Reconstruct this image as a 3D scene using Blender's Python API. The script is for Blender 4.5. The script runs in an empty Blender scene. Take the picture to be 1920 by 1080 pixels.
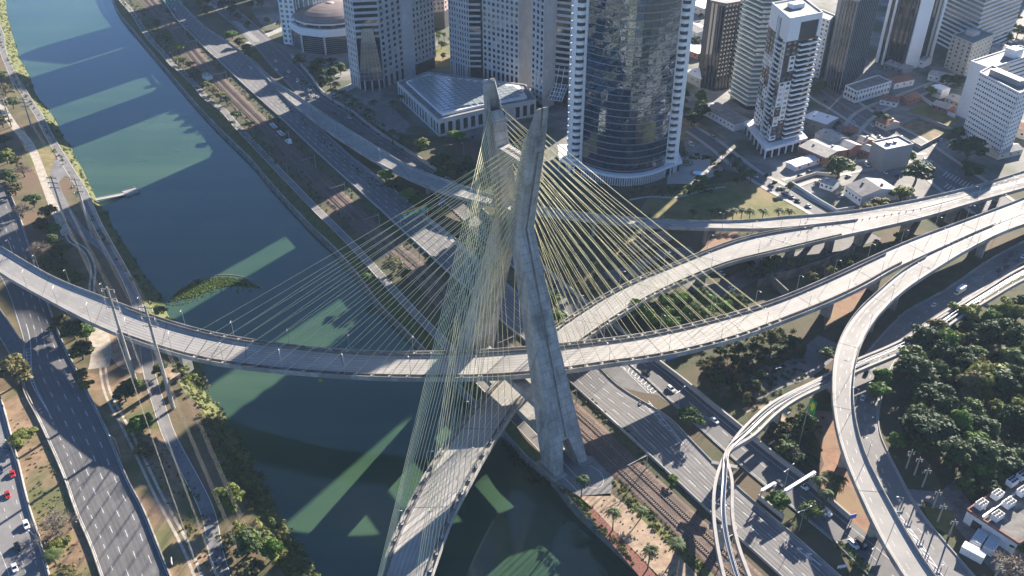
import bpy, bmesh, math, random
import numpy as np
from mathutils import Vector, Matrix
random.seed(7); np.random.seed(7)
C = bpy.context.scene.collection
SC = bpy.context.scene

# ------------------------------------------------------------------ camera, sky, sun
FPX, VPY, CAMH = 1650.0, 3030.0, 248.0          # focal length in photo pixels, vertical vanishing point, camera height
PITCH = math.atan2(FPX, VPY - 540.0)
cam = bpy.data.cameras.new('camera'); camo = bpy.data.objects.new('camera', cam); C.objects.link(camo)
camo.location = (0, 0, CAMH); camo.rotation_euler = (math.pi/2 - PITCH, 0, 0)
cam.sensor_width = 36.0; cam.lens = 36.0*FPX/1920.0; cam.clip_start = 1; cam.clip_end = 12000
SC.camera = camo
SUN_EL, SUN_AZ = math.radians(20.0), math.radians(34.0)   # azimuth measured from +Y towards +X
world = bpy.data.worlds.new('World'); SC.world = world; world.use_nodes = True
wn = world.node_tree; bg = wn.nodes['Background']
sky = wn.nodes.new('ShaderNodeTexSky'); sky.sky_type = 'NISHITA'; sky.sun_disc = False
sky.sun_elevation = SUN_EL; sky.sun_rotation = SUN_AZ; sky.altitude = 700; sky.air_density = 0.75; sky.dust_density = 0.5; sky.ozone_density = 6.0
wn.links.new(sky.outputs[0], bg.inputs[0]); bg.inputs[1].default_value = 0.058
sl = bpy.data.lights.new('sun', 'SUN'); sl.energy = 5.0; sl.angle = math.radians(0.5); sl.color = (1.0, 0.90, 0.79)
so = bpy.data.objects.new('sun', sl); C.objects.link(so)
so.location = (300, 500, 400); so.rotation_euler = (math.pi/2 - SUN_EL, 0, math.pi - SUN_AZ)
SC.view_settings.view_transform = 'Standard'; SC.view_settings.look = 'None'
SC.view_settings.exposure = 2.02; SC.view_settings.gamma = 1.0; SC.view_settings.use_curve_mapping = False
HAZE = 0.00005
SC.render.engine = 'CYCLES'
SC.cycles.max_bounces = 5; SC.cycles.diffuse_bounces = 3; SC.cycles.glossy_bounces = 3; SC.cycles.transmission_bounces = 2
SC.cycles.volume_bounces = 0; SC.cycles.caustics_reflective = False; SC.cycles.caustics_refractive = False
SC.cycles.use_denoising = True

# ------------------------------------------------------------------ photogrammetry: photo pixel -> point at height z
_cp, _sp = math.cos(PITCH), math.sin(PITCH)
def G(px, py, z=0.0):
    u, v = (px-960)/FPX, (py-540)/FPX
    d = (u, _cp - v*_sp, -_sp - v*_cp); t = (z-CAMH)/d[2]
    return np.array([t*d[0], t*d[1], z])
def PX(p):
    q = (p[0], p[1], p[2]-CAMH); zc = q[1]*_cp - q[2]*_sp; dn = -q[1]*_sp - q[2]*_cp
    return 960+FPX*q[0]/zc, 540+FPX*dn/zc
def height_of(base, topy):
    b = G(*base); lo, hi = 0.0, 240.0
    for _ in range(40):
        m = (lo+hi)/2
        if PX((b[0], b[1], m))[1] > topy: lo = m
        else: hi = m
    return lo
def catmull(P, step=3.0, smooth=2):
    P = np.array(P, float); out = []
    Q = np.vstack([2*P[0]-P[1], P, 2*P[-1]-P[-2]])
    for i in range(1, len(Q)-2):
        n = max(2, int(np.linalg.norm(Q[i+1]-Q[i])/step))
        for k in range(n):
            t = k/n
            out.append(0.5*((2*Q[i]) + (-Q[i-1]+Q[i+1])*t + (2*Q[i-1]-5*Q[i]+4*Q[i+1]-Q[i+2])*t*t + (-Q[i-1]+3*Q[i]-3*Q[i+1]+Q[i+2])*t**3))
    out.append(P[-1]); out = np.array(out)
    for _ in range(smooth):
        o = out.copy(); o[1:-1] = (out[:-2]+2*out[1:-1]+out[2:])/4; out = o
    return out
def resample(P, n):
    d = np.r_[0, np.cumsum(np.linalg.norm(np.diff(P, axis=0), axis=1))]
    s = np.linspace(0, d[-1], n)
    return np.stack([np.interp(s, d, P[:, k]) for k in range(P.shape[1])], 1)
def path(pts, z=0.0, step=3.0, smooth=2):
    return catmull([G(p[0], p[1], p[2] if len(p) > 2 else z) for p in pts], step, smooth)

# ------------------------------------------------------------------ mesh builder and object helpers
class MB:
    def __init__(s): s.v = []; s.f = []; s.m = []
    def add(s, vs, fs, mi=0):
        o = len(s.v); s.v.extend([tuple(map(float, p)) for p in vs])
        for f in fs: s.f.append(tuple(i+o for i in f)); s.m.append(mi)
    def quad(s, a, b, c, d, mi=0): s.add([a, b, c, d], [(0, 1, 2, 3)], mi)
    def box(s, c, size, rz=0.0, mi=0):
        hx, hy, hz = size[0]/2, size[1]/2, size[2]/2; ca, sa = math.cos(rz), math.sin(rz)
        vs = []
        for z in (-hz, hz):
            for x, y in ((-hx, -hy), (hx, -hy), (hx, hy), (-hx, hy)):
                vs.append((c[0]+x*ca-y*sa, c[1]+x*sa+y*ca, c[2]+z))
        s.add(vs, [(3, 2, 1, 0), (4, 5, 6, 7), (0, 1, 5, 4), (1, 2, 6, 5), (2, 3, 7, 6), (3, 0, 4, 7)], mi)
    def hexa(s, b, t, mi=0):     # 4 bottom corners (ccw), 4 top corners
        s.add(list(b)+list(t), [(3, 2, 1, 0), (4, 5, 6, 7), (0, 1, 5, 4), (1, 2, 6, 5), (2, 3, 7, 6), (3, 0, 4, 7)], mi)
    def bar(s, a, b, w, h=None, mi=0):   # box beam between two points
        a, b = Vector(a), Vector(b); h = h or w
        d = (b-a).normalized(); up = Vector((0, 0, 1)) if abs(d.z) < 0.95 else Vector((1, 0, 0))
        x = d.cross(up).normalized()*w/2; y = x.cross(d).normalized()*h/2
        s.hexa([a-x-y, a+x-y, a+x+y, a-x+y], [b-x-y, b+x-y, b+x+y, b-x+y], mi)
    def tube(s, pts, r, n=6, mi=0, caps=True):
        pts = [Vector(p) for p in pts]; rs = r if hasattr(r, '__len__') else [r]*len(pts)
        o = len(s.v); k = len(pts)
        for i, p in enumerate(pts):
            d = (pts[min(i+1, k-1)]-pts[max(i-1, 0)]).normalized()
            up = Vector((0, 0, 1)) if abs(d.z) < 0.95 else Vector((1, 0, 0))
            x = d.cross(up).normalized(); y = x.cross(d)
            for j in range(n):
                a = 2*math.pi*j/n
                s.v.append(tuple(p + (x*math.cos(a)+y*math.sin(a))*rs[i]))
        for i in range(k-1):
            for j in range(n):
                j2 = (j+1) % n
                s.f.append((o+i*n+j, o+i*n+j2, o+(i+1)*n+j2, o+(i+1)*n+j)); s.m.append(mi)
        if caps:
            s.f.append(tuple(o+j for j in range(n))[::-1]); s.m.append(mi)
            s.f.append(tuple(o+(k-1)*n+j for j in range(n))); s.m.append(mi)
    def prism(s, poly, z0, z1, mi=0, top=None):
        n = len(poly); b = [(p[0], p[1], z0) for p in poly]; t = [(p[0], p[1], z1) for p in poly]
        o = len(s.v); s.v.extend(b+t)
        for i in range(n):
            j = (i+1) % n; s.f.append((o+i, o+j, o+n+j, o+n+i)); s.m.append(mi)
        s.f.append(tuple(o+n+i for i in range(n))); s.m.append(mi if top is None else top)
        s.f.append(tuple(o+i for i in range(n))[::-1]); s.m.append(mi)
    def strip(s, A, B, mi=0):
        o = len(s.v); n = len(A); s.v.extend([tuple(map(float, p)) for p in A]+[tuple(map(float, p)) for p in B])
        for i in range(n-1): s.f.append((o+i, o+n+i, o+n+i+1, o+i+1)); s.m.append(mi)
    def mesh(s, name, mats, smooth=False):
        me = bpy.data.meshes.new(name); me.from_pydata(s.v, [], s.f)
        for m in (mats if isinstance(mats, (list, tuple)) else [mats]): me.materials.append(m)
        if any(s.m): me.polygons.foreach_set('material_index', s.m)
        if smooth: me.polygons.foreach_set('use_smooth', [True]*len(me.polygons))
        me.update(); return me
    def build(s, name, mats, parent=None, smooth=False, **kw):
        return link(name, s.mesh(name, mats, smooth), parent, **kw)
def props(o, label=None, cat=None, group=None, kind=None):
    if label: o['label'] = label
    if cat: o['category'] = cat
    if group: o['group'] = group
    if kind: o['kind'] = kind
    return o
def link(name, me, parent=None, loc=None, rz=None, **kw):
    o = bpy.data.objects.new(name, me); C.objects.link(o)
    if parent is not None: o.parent = parent
    if loc is not None: o.location = loc
    if rz is not None: o.rotation_euler = (0, 0, rz)
    return props(o, **kw)
def thing(name, label, cat, loc=(0, 0, 0), rz=0.0, group=None):
    o = bpy.data.objects.new(name, None); C.objects.link(o); o.empty_display_size = 0.5
    o.location = tuple(map(float, loc)); o.rotation_euler = (0, 0, rz)
    return props(o, label, cat, group)
def dup(root, loc, rz=0.0, label=None, group=None, scale=None):
    def cp(o, par):
        c = o.copy(); C.objects.link(c)
        if par is not None: c.parent = par
        for ch in o.children: cp(ch, c)
        return c
    r = cp(root, None); r.location = tuple(map(float, loc)); r.rotation_euler = (0, 0, rz)
    if scale: r.scale = (scale,)*3 if not hasattr(scale, '__len__') else scale
    if label: r['label'] = label
    if group: r['group'] = group
    return r
ORD = ['first', 'second', 'third', 'fourth', 'fifth', 'sixth', 'seventh', 'eighth', 'ninth', 'tenth', 'eleventh', 'twelfth', 'thirteenth',
       'fourteenth', 'fifteenth', 'sixteenth', 'seventeenth', 'eighteenth', 'nineteenth', 'twentieth']
def ordn(i): return ORD[i] if i < 20 else 'twenty-'+ORD[i-20]

# ------------------------------------------------------------------ materials
MATS = {}
def _nt(name):
    m = bpy.data.materials.new(name); m.use_nodes = True; MATS[name] = m
    return m, m.node_tree.nodes, m.node_tree.links, m.node_tree.nodes['Principled BSDF']
def noise_mat(name, c1, c2, scale=0.2, rough=0.9, detail=5, bump=0.0, bscale=None, c3=None, s3=0.02, spec=0.3, coord='Object', stretch=None, lo=0.35, hi=0.65):
    m, N, L, P = _nt(name)
    tc = N.new('ShaderNodeTexCoord'); src = tc.outputs[coord]
    if stretch:
        mp = N.new('ShaderNodeMapping'); mp.inputs['Scale'].default_value = stretch
        if len(stretch) == 4: mp.inputs['Scale'].default_value = stretch[:3]; mp.inputs['Rotation'].default_value = (0, 0, stretch[3])
        L.new(src, mp.inputs['Vector']); src = mp.outputs[0]
    n = N.new('ShaderNodeTexNoise'); n.inputs['Scale'].default_value = scale; n.inputs['Detail'].default_value = detail; n.inputs['Roughness'].default_value = 0.65
    L.new(src, n.inputs['Vector'])
    r = N.new('ShaderNodeValToRGB'); r.color_ramp.elements[0].position = lo; r.color_ramp.elements[1].position = hi
    r.color_ramp.elements[0].color = (*c1, 1); r.color_ramp.elements[1].color = (*c2, 1)
    L.new(n.outputs['Fac'], r.inputs[0]); col = r.outputs[0]
    if c3 is not None:
        n3 = N.new('ShaderNodeTexNoise'); n3.inputs['Scale'].default_value = s3; n3.inputs['Detail'].default_value = 4
        L.new(tc.outputs[coord], n3.inputs['Vector'])
        r3 = N.new('ShaderNodeValToRGB'); r3.color_ramp.elements[0].position = 0.46; r3.color_ramp.elements[1].position = 0.60
        mx = N.new('ShaderNodeMix'); mx.data_type = 'RGBA'
        L.new(n3.outputs['Fac'], r3.inputs[0]); L.new(r3.outputs[0], mx.inputs[0]); L.new(col, mx.inputs[6]); mx.inputs[7].default_value = (*c3, 1)
        col = mx.outputs[2]
    L.new(col, P.inputs['Base Color']); P.inputs['Roughness'].default_value = rough; P.inputs['Specular IOR Level'].default_value = spec
    if bump:
        nb = N.new('ShaderNodeTexNoise'); nb.inputs['Scale'].default_value = bscale or scale*4; nb.inputs['Detail'].default_value = 3
        L.new(tc.outputs[coord], nb.inputs['Vector'])
        b = N.new('ShaderNodeBump'); b.inputs['Strength'].default_value = 1.0; b.inputs['Distance'].default_value = bump
        L.new(nb.outputs['Fac'], b.inputs['Height']); L.new(b.outputs[0], P.inputs['Normal'])
    return m
def flat(name, c, rough=0.6, metal=0.0, spec=0.4):
    m, N, L, P = _nt(name)
    tc = N.new('ShaderNodeTexCoord'); n = N.new('ShaderNodeTexNoise'); n.inputs['Scale'].default_value = 1.3; n.inputs['Detail'].default_value = 4
    L.new(tc.outputs['Object'], n.inputs['Vector'])
    r = N.new('ShaderNodeValToRGB'); r.color_ramp.elements[0].position = 0.3; r.color_ramp.elements[1].position = 0.7
    r.color_ramp.elements[0].color = (*[x*0.86 for x in c], 1); r.color_ramp.elements[1].color = (*[min(1, x*1.08) for x in c], 1)
    L.new(n.outputs['Fac'], r.inputs[0]); L.new(r.outputs[0], P.inputs['Base Color'])
    P.inputs['Roughness'].default_value = rough; P.inputs['Metallic'].default_value = metal; P.inputs['Specular IOR Level'].default_value = spec
    return m
def glass_mat(name, c, rough=0.05, wob=0.0, tint=(1, 1, 1)):
    m, N, L, P = _nt(name); P.inputs['Specular Tint'].default_value = (*tint, 1)
    P.inputs['Base Color'].default_value = (*c, 1); P.inputs['Roughness'].default_value = rough; P.inputs['IOR'].default_value = 1.9; P.inputs['Specular IOR Level'].default_value = 0.6
    if wob:
        tc = N.new('ShaderNodeTexCoord'); n = N.new('ShaderNodeTexNoise'); n.inputs['Scale'].default_value = 0.35; n.inputs['Detail'].default_value = 2
        L.new(tc.outputs['Object'], n.inputs['Vector']); b = N.new('ShaderNodeBump'); b.inputs['Distance'].default_value = wob; b.inputs['Strength'].default_value = 1.0
        L.new(n.outputs['Fac'], b.inputs['Height']); L.new(b.outputs[0], P.inputs['Normal'])
    return m
def formwork_mat(name, c1, c2, w=4.4, h=3.1):
    # board-marked concrete: cast lifts show as fine joints, rain streaks run down
    m, N, L, P = _nt(name); tc = N.new('ShaderNodeTexCoord')
    n = N.new('ShaderNodeTexNoise'); n.inputs['Scale'].default_value = 0.22; n.inputs['Detail'].default_value = 7; n.inputs['Roughness'].default_value = 0.7
    mp = N.new('ShaderNodeMapping'); mp.inputs['Scale'].default_value = (1, 1, 0.35); L.new(tc.outputs['Object'], mp.inputs[0]); L.new(mp.outputs[0], n.inputs['Vector'])
    r = N.new('ShaderNodeValToRGB'); r.color_ramp.elements[0].position = 0.34; r.color_ramp.elements[1].position = 0.66
    r.color_ramp.elements[0].color = (*c1, 1); r.color_ramp.elements[1].color = (*c2, 1); L.new(n.outputs['Fac'], r.inputs[0])
    # joints from the height and from the horizontal run
    sp = N.new('ShaderNodeSeparateXYZ'); L.new(tc.outputs['Object'], sp.inputs[0])
    add = N.new('ShaderNodeMath'); add.operation = 'ADD'; L.new(sp.outputs['X'], add.inputs[0]); L.new(sp.outputs['Y'], add.inputs[1])
    cb = N.new('ShaderNodeCombineXYZ'); L.new(add.outputs[0], cb.inputs['X']); L.new(sp.outputs['Z'], cb.inputs['Y'])
    br = N.new('ShaderNodeTexBrick'); br.inputs['Scale'].default_value = 1.0; br.inputs['Mortar Size'].default_value = 0.09; br.inputs['Mortar Smooth'].default_value = 0.3
    br.inputs['Brick Width'].default_value = w; br.inputs['Row Height'].default_value = h; br.inputs['Bias'].default_value = 0.0; br.offset = 0.0
    br.inputs['Color1'].default_value = (1, 1, 1, 1); br.inputs['Color2'].default_value = (0.80, 0.80, 0.80, 1); br.inputs['Mortar'].default_value = (0.48, 0.47, 0.46, 1)
    L.new(cb.outputs[0], br.inputs['Vector'])
    mx = N.new('ShaderNodeMix'); mx.data_type = 'RGBA'; mx.blend_type = 'MULTIPLY'; mx.inputs[0].default_value = 0.65
    L.new(r.outputs[0], mx.inputs[6]); L.new(br.outputs['Color'], mx.inputs[7])
    n2 = N.new('ShaderNodeTexNoise'); n2.inputs['Scale'].default_value = 0.09; n2.inputs['Detail'].default_value = 6
    L.new(tc.outputs['Object'], n2.inputs['Vector'])
    r2 = N.new('ShaderNodeValToRGB'); r2.color_ramp.elements[0].position = 0.58; r2.color_ramp.elements[1].position = 0.70
    r2.color_ramp.elements[0].color = (1, 1, 1, 1); r2.color_ramp.elements[1].color = (0.55, 0.54, 0.53, 1); L.new(n2.outputs['Fac'], r2.inputs[0])
    mx2 = N.new('ShaderNodeMix'); mx2.data_type = 'RGBA'; mx2.blend_type = 'MULTIPLY'; mx2.inputs[0].default_value = 0.85
    L.new(mx.outputs[2], mx2.inputs[6]); L.new(r2.outputs[0], mx2.inputs[7]); L.new(mx2.outputs[2], P.inputs['Base Color'])
    b = N.new('ShaderNodeBump'); b.inputs['Distance'].default_value = 0.12; L.new(br.outputs['Fac'], b.inputs['Height']); b.invert = True; L.new(b.outputs[0], P.inputs['Normal'])
    P.inputs['Roughness'].default_value = 0.9; P.inputs['Specular IOR Level'].default_value = 0.2
    return m
def leaf_mat(name, c1, c2, trans=0.25):
    m, N, L, P = _nt(name)
    oi = N.new('ShaderNodeObjectInfo'); tc = N.new('ShaderNodeTexCoord')
    n = N.new('ShaderNodeTexNoise'); n.inputs['Scale'].default_value = 0.45; n.inputs['Detail'].default_value = 4; L.new(tc.outputs['Object'], n.inputs['Vector'])
    a = N.new('ShaderNodeMath'); a.operation = 'MULTIPLY_ADD'; L.new(oi.outputs['Random'], a.inputs[0]); a.inputs[1].default_value = 0.5
    s = N.new('ShaderNodeMath'); s.operation = 'MULTIPLY_ADD'; L.new(n.outputs['Fac'], s.inputs[0]); s.inputs[1].default_value = 1.0; s.inputs[2].default_value = -0.25
    L.new(s.outputs[0], a.inputs[2])
    r = N.new('ShaderNodeValToRGB'); r.color_ramp.elements[0].position = 0.15; r.color_ramp.elements[1].position = 0.85
    r.color_ramp.elements[0].color = (*c1, 1); r.color_ramp.elements[1].color = (*c2, 1); L.new(a.outputs[0], r.inputs[0])
    L.new(r.outputs[0], P.inputs['Base Color']); P.inputs['Roughness'].default_value = 0.7; P.inputs['Specular IOR Level'].default_value = 0.25
    t = N.new('ShaderNodeBsdfTranslucent'); L.new(r.outputs[0], t.inputs['Color'])
    mx = N.new('ShaderNodeMixShader'); mx.inputs[0].default_value = trans
    L.new(P.outputs[0], mx.inputs[1]); L.new(t.outputs[0], mx.inputs[2]); L.new(mx.outputs[0], N['Material Output'].inputs['Surface'])
    return m
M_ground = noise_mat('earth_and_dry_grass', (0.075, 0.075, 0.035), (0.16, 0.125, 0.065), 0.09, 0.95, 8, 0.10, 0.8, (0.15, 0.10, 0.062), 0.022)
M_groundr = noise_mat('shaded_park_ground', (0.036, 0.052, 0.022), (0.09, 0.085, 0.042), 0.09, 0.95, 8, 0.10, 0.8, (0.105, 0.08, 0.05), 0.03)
M_town = noise_mat('town_ground', (0.13, 0.13, 0.125), (0.27, 0.26, 0.24), 0.06, 0.9, 7, 0.0, None, (0.075, 0.085, 0.05), 0.017)
M_dirt = noise_mat('brown_dirt', (0.16, 0.105, 0.06), (0.30, 0.205, 0.125), 0.16, 0.95, 7, 0.06, 1.2, (0.11, 0.11, 0.045), 0.045)
M_red = noise_mat('red_soil', (0.19, 0.105, 0.065), (0.30, 0.18, 0.115), 0.2, 0.95, 6, 0.06, 1.0, (0.22, 0.16, 0.09), 0.06)
M_sand = noise_mat('sandy_path_soil', (0.23, 0.165, 0.11), (0.40, 0.30, 0.21), 0.35, 0.95, 6, 0.03, 1.5)
M_mulch = noise_mat('red_mulch', (0.13, 0.055, 0.04), (0.24, 0.11, 0.08), 1.2, 0.95, 6, 0.08, 2.5)
M_dry = noise_mat('dry_tan_grass', (0.15, 0.13, 0.05), (0.27, 0.215, 0.10), 0.2, 0.95, 7, 0.05, 2.0, (0.12, 0.125, 0.04), 0.06)
M_tyre = noise_mat('tyre_worn_concrete', (0.24, 0.228, 0.205), (0.34, 0.322, 0.29), 0.05, 0.85, 8)
M_tyreA = noise_mat('tyre_worn_asphalt', (0.085, 0.083, 0.082), (0.13, 0.127, 0.124), 0.05, 0.8, 8)
M_track = noise_mat('pale_gravel_track', (0.30, 0.26, 0.20), (0.50, 0.44, 0.36), 0.3, 0.95, 6, 0.02, 1.5)
M_lawn = noise_mat('lawn', (0.085, 0.10, 0.028), (0.17, 0.155, 0.05), 0.12, 0.95, 7, 0.05, 2.0, (0.20, 0.155, 0.07), 0.03)
M_weed = noise_mat('bank_weeds', (0.05, 0.065, 0.02), (0.115, 0.115, 0.04), 0.35, 0.95, 7, 0.25, 1.2)
M_asph = noise_mat('asphalt', (0.105, 0.103, 0.102), (0.155, 0.151, 0.148), 0.05, 0.85, 8, 0.0, None, (0.12, 0.117, 0.113), 0.3, 0.35)
M_asphold = noise_mat('worn_asphalt', (0.15, 0.145, 0.14), (0.235, 0.225, 0.215), 0.045, 0.88, 8, 0.0, None, (0.18, 0.172, 0.163), 0.25, 0.3)
M_bike = noise_mat('bike_path_asphalt', (0.14, 0.135, 0.13), (0.22, 0.21, 0.20), 0.12, 0.88, 7)
M_deck = noise_mat('concrete_paving', (0.29, 0.275, 0.245), (0.41, 0.39, 0.35), 0.05, 0.85, 8, 0.0, None, (0.36, 0.34, 0.31), 0.2, 0.3)
M_conc = noise_mat('concrete', (0.27, 0.255, 0.225), (0.44, 0.415, 0.37), 0.3, 0.9, 8, 0.03, 2.0, (0.22, 0.21, 0.19), 0.08)
M_form = formwork_mat('pylon_concrete', (0.24, 0.23, 0.21), (0.47, 0.45, 0.415))
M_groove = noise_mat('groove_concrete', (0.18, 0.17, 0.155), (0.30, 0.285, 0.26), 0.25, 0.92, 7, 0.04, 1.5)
M_cdark = noise_mat('dirty_concrete', (0.10, 0.095, 0.085), (0.21, 0.20, 0.18), 0.25, 0.92, 7, 0.04, 1.5)
M_paint = noise_mat('white_road_paint', (0.38, 0.38, 0.37), (0.62, 0.62, 0.60), 0.7, 0.7, 5)
M_yline = noise_mat('pale_edge_paint', (0.45, 0.42, 0.33), (0.62, 0.58, 0.48), 0.7, 0.7, 5)
M_cable = flat('yellow_cable_duct', (0.66, 0.62, 0.36), 0.5)
M_steel = flat('galvanised_steel', (0.42, 0.43, 0.44), 0.45, 0.6)
M_wire = flat('aluminium_conductor', (0.22, 0.21, 0.18), 0.6, 0.2)
M_rail = flat('rusty_rail', (0.10, 0.065, 0.05), 0.6, 0.3)
M_sleep = noise_mat('sleeper_concrete', (0.20, 0.16, 0.13), (0.30, 0.25, 0.20), 0.8, 0.95)
M_ballast = noise_mat('ballast', (0.085, 0.06, 0.05), (0.19, 0.135, 0.105), 1.2, 0.95, 6, 0.10, 2.5, (0.10, 0.075, 0.06), 0.08)
M_bark = noise_mat('bark', (0.07, 0.055, 0.04), (0.16, 0.13, 0.10), 1.5, 0.95, 5)
M_black = flat('black_rubber', (0.02, 0.02, 0.02), 0.8)
M_white = flat('white_render', (0.74, 0.74, 0.73), 0.75)
M_cream = flat('cream_render', (0.62, 0.55, 0.45), 0.8)
M_stone = noise_mat('grey_stone_cladding', (0.42, 0.42, 0.425), (0.55, 0.545, 0.54), 0.12, 0.8, 6, 0.0, None, (0.45, 0.445, 0.44), 0.3)
M_pink = noise_mat('pink_granite', (0.40, 0.30, 0.26), (0.52, 0.41, 0.36), 0.2, 0.8, 5)
M_char = flat('charcoal_panel', (0.055, 0.055, 0.06), 0.5)
M_grey = flat('grey_panel', (0.26, 0.265, 0.27), 0.7)
M_roofg = noise_mat('grey_sheet_roof', (0.16, 0.15, 0.145), (0.27, 0.255, 0.24), 0.2, 0.8, 6)
M_fibro = noise_mat('fibre_cement_roof', (0.30, 0.28, 0.26), (0.45, 0.42, 0.39), 0.3, 0.9, 6)
M_clay = noise_mat('clay_tile_roof', (0.20, 0.095, 0.065), (0.33, 0.165, 0.11), 0.5, 0.9, 6)
M_brick = noise_mat('red_brick_wall', (0.20, 0.10, 0.08), (0.31, 0.165, 0.13), 0.6, 0.9, 6)
M_dome = noise_mat('brown_dome_sheet', (0.16, 0.13, 0.125), (0.22, 0.18, 0.17), 0.1, 0.55, 4)
M_win = glass_mat('dark_window_glass', (0.012, 0.016, 0.022), 0.06)
M_blind = flat('drawn_window_blind', (0.42, 0.40, 0.36), 0.7)
M_wing = glass_mat('grey_window_glass', (0.05, 0.06, 0.07), 0.08)
M_gblue = glass_mat('blue_curtain_glass', (0.008, 0.024, 0.055), 0.02, 0.14, (0.66, 0.84, 1.0)); MATS['blue_curtain_glass'].node_tree.nodes['Principled BSDF'].inputs['IOR'].default_value = 2.5
M_ggreen = glass_mat('pale_green_glass', (0.16, 0.22, 0.21), 0.08)
M_gpale = glass_mat('pale_skylight_glass', (0.30, 0.34, 0.35), 0.22)
M_gpool = glass_mat('pool_water', (0.03, 0.22, 0.42), 0.03)
M_sign = flat('green_sign', (0.0, 0.30, 0.20), 0.5)
M_signb = flat('blue_sign', (0.02, 0.12, 0.50), 0.5)
M_orange = flat('orange_banner', (0.75, 0.35, 0.03), 0.6)
M_flagy = flat('yellow_flag_cloth', (0.72, 0.58, 0.04), 0.8)
M_flagg = flat('green_flag_cloth', (0.02, 0.28, 0.07), 0.8)
M_skin = flat('skin', (0.38, 0.24, 0.17), 0.6)
M_leaf = [leaf_mat('leaves_mid_green', (0.043, 0.076, 0.017), (0.104, 0.146, 0.037)),
          leaf_mat('leaves_deep_green', (0.022, 0.050, 0.014), (0.052, 0.088, 0.026)) if True else leaf_mat('leaves_dark_green', (0.024, 0.046, 0.017), (0.059, 0.085, 0.029)),
          leaf_mat('leaves_yellow_green', (0.104, 0.134, 0.022), (0.195, 0.207, 0.043)),
          leaf_mat('leaves_olive', (0.079, 0.079, 0.027), (0.146, 0.128, 0.046)),
          leaf_mat('twigs_grey_brown', (0.10, 0.085, 0.068), (0.19, 0.155, 0.12), 0.05),
          leaf_mat('leaves_bright_green', (0.05, 0.122, 0.015), (0.122, 0.207, 0.029))]
M_palm = leaf_mat('palm_leaves', (0.03, 0.06, 0.014), (0.075, 0.105, 0.03))
# ================================================================== THE SETTING
def normals2(P):
    d = np.zeros((len(P), 2)); d[1:-1] = P[2:, :2]-P[:-2, :2]; d[0] = P[1, :2]-P[0, :2]; d[-1] = P[-1, :2]-P[-2, :2]
    d /= np.linalg.norm(d, axis=1)[:, None]+1e-9
    return np.stack([-d[:, 1], d[:, 0]], 1)          # left of travel
def offset(P, a, dz=0.0):
    Q = P.copy(); Q[:, :2] += normals2(P)*a; Q[:, 2] += dz; return Q
def patch(name, picks, z, m, kind='structure', label=None, **kw):
    me = MB(); pts = [G(*p) for p in picks]; me.add([(p[0], p[1], z) for p in pts], [tuple(range(len(pts)))][:1])
    o = me.build(name, m, kind=kind, label=label, **kw)
    for p in o.data.polygons:
        if p.normal.z < 0: p.flip()
    return o
class Rib:
    def __init__(s, pairs, z=0.05, step=3.0, smooth=3, n=None):
        zz = lambda p: p[4] if len(p) > 4 else z
        s.L = catmull([G(p[0], p[1], zz(p)) for p in pairs], step, smooth); s.R = catmull([G(p[2], p[3], zz(p)) for p in pairs], step, smooth)
        k = n or max(len(s.L), len(s.R)); s.L = resample(s.L, k); s.R = resample(s.R, k); s.n = k
    def at(s, t, dz=0.0):
        P = s.L*(1-t)+s.R*t; P = P.copy(); P[:, 2] += dz; return P
    def length(s): return np.linalg.norm(np.diff(s.at(.5), axis=0), axis=1).sum()
    def surf(s, name, m, dz=0.0, **kw):
        b = MB(); b.strip(s.at(0, dz), s.at(1, dz)); kw.setdefault('kind', 'structure')
        return b.build(name, m, **kw)
def line_strip(b, P, w, a0=0.0, a1=1.0, mi=0):
    n = len(P); i0, i1 = int(a0*(n-1)), int(a1*(n-1))+1; Q = P[i0:i1]
    if len(Q) < 2: return
    b.strip(offset(Q, w/2), offset(Q, -w/2), mi)
def dashes(b, P, on=3.5, off=8.0, w=0.24, phase=0.0, a0=0.0, a1=1.0):
    d = np.r_[0, np.cumsum(np.linalg.norm(np.diff(P, axis=0), axis=1))]; s = d[-1]*a0+phase
    while s+on < d[-1]*a1:
        A = np.array([np.interp(s, d, P[:, k]) for k in range(3)]); B = np.array([np.interp(s+on, d, P[:, k]) for k in range(3)])
        t = (B-A); t /= np.linalg.norm(t); nn = np.array([-t[1], t[0], 0])*w/2
        b.quad(A+nn, A-nn, B-nn, B+nn); s += on+off
def wall_mb(P, h, w, b=None, mi=0, taper=0.6):
    b = b or MB(); n = len(P); o = len(b.v); nn = normals2(P)
    for i in range(n):
        for a, z in ((w/2, 0), (w/2*taper, h), (-w/2*taper, h), (-w/2, 0)):
            b.v.append((P[i, 0]+nn[i, 0]*a, P[i, 1]+nn[i, 1]*a, P[i, 2]+z))
    for i in range(n-1):
        for j in range(3):
            b.f.append((o+i*4+j, o+i*4+j+1, o+(i+1)*4+j+1, o+(i+1)*4+j)); b.m.append(mi)
    for e in (0, n-1): b.f.append(tuple(o+e*4+j for j in range(4))); b.m.append(mi)
    return b

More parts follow.
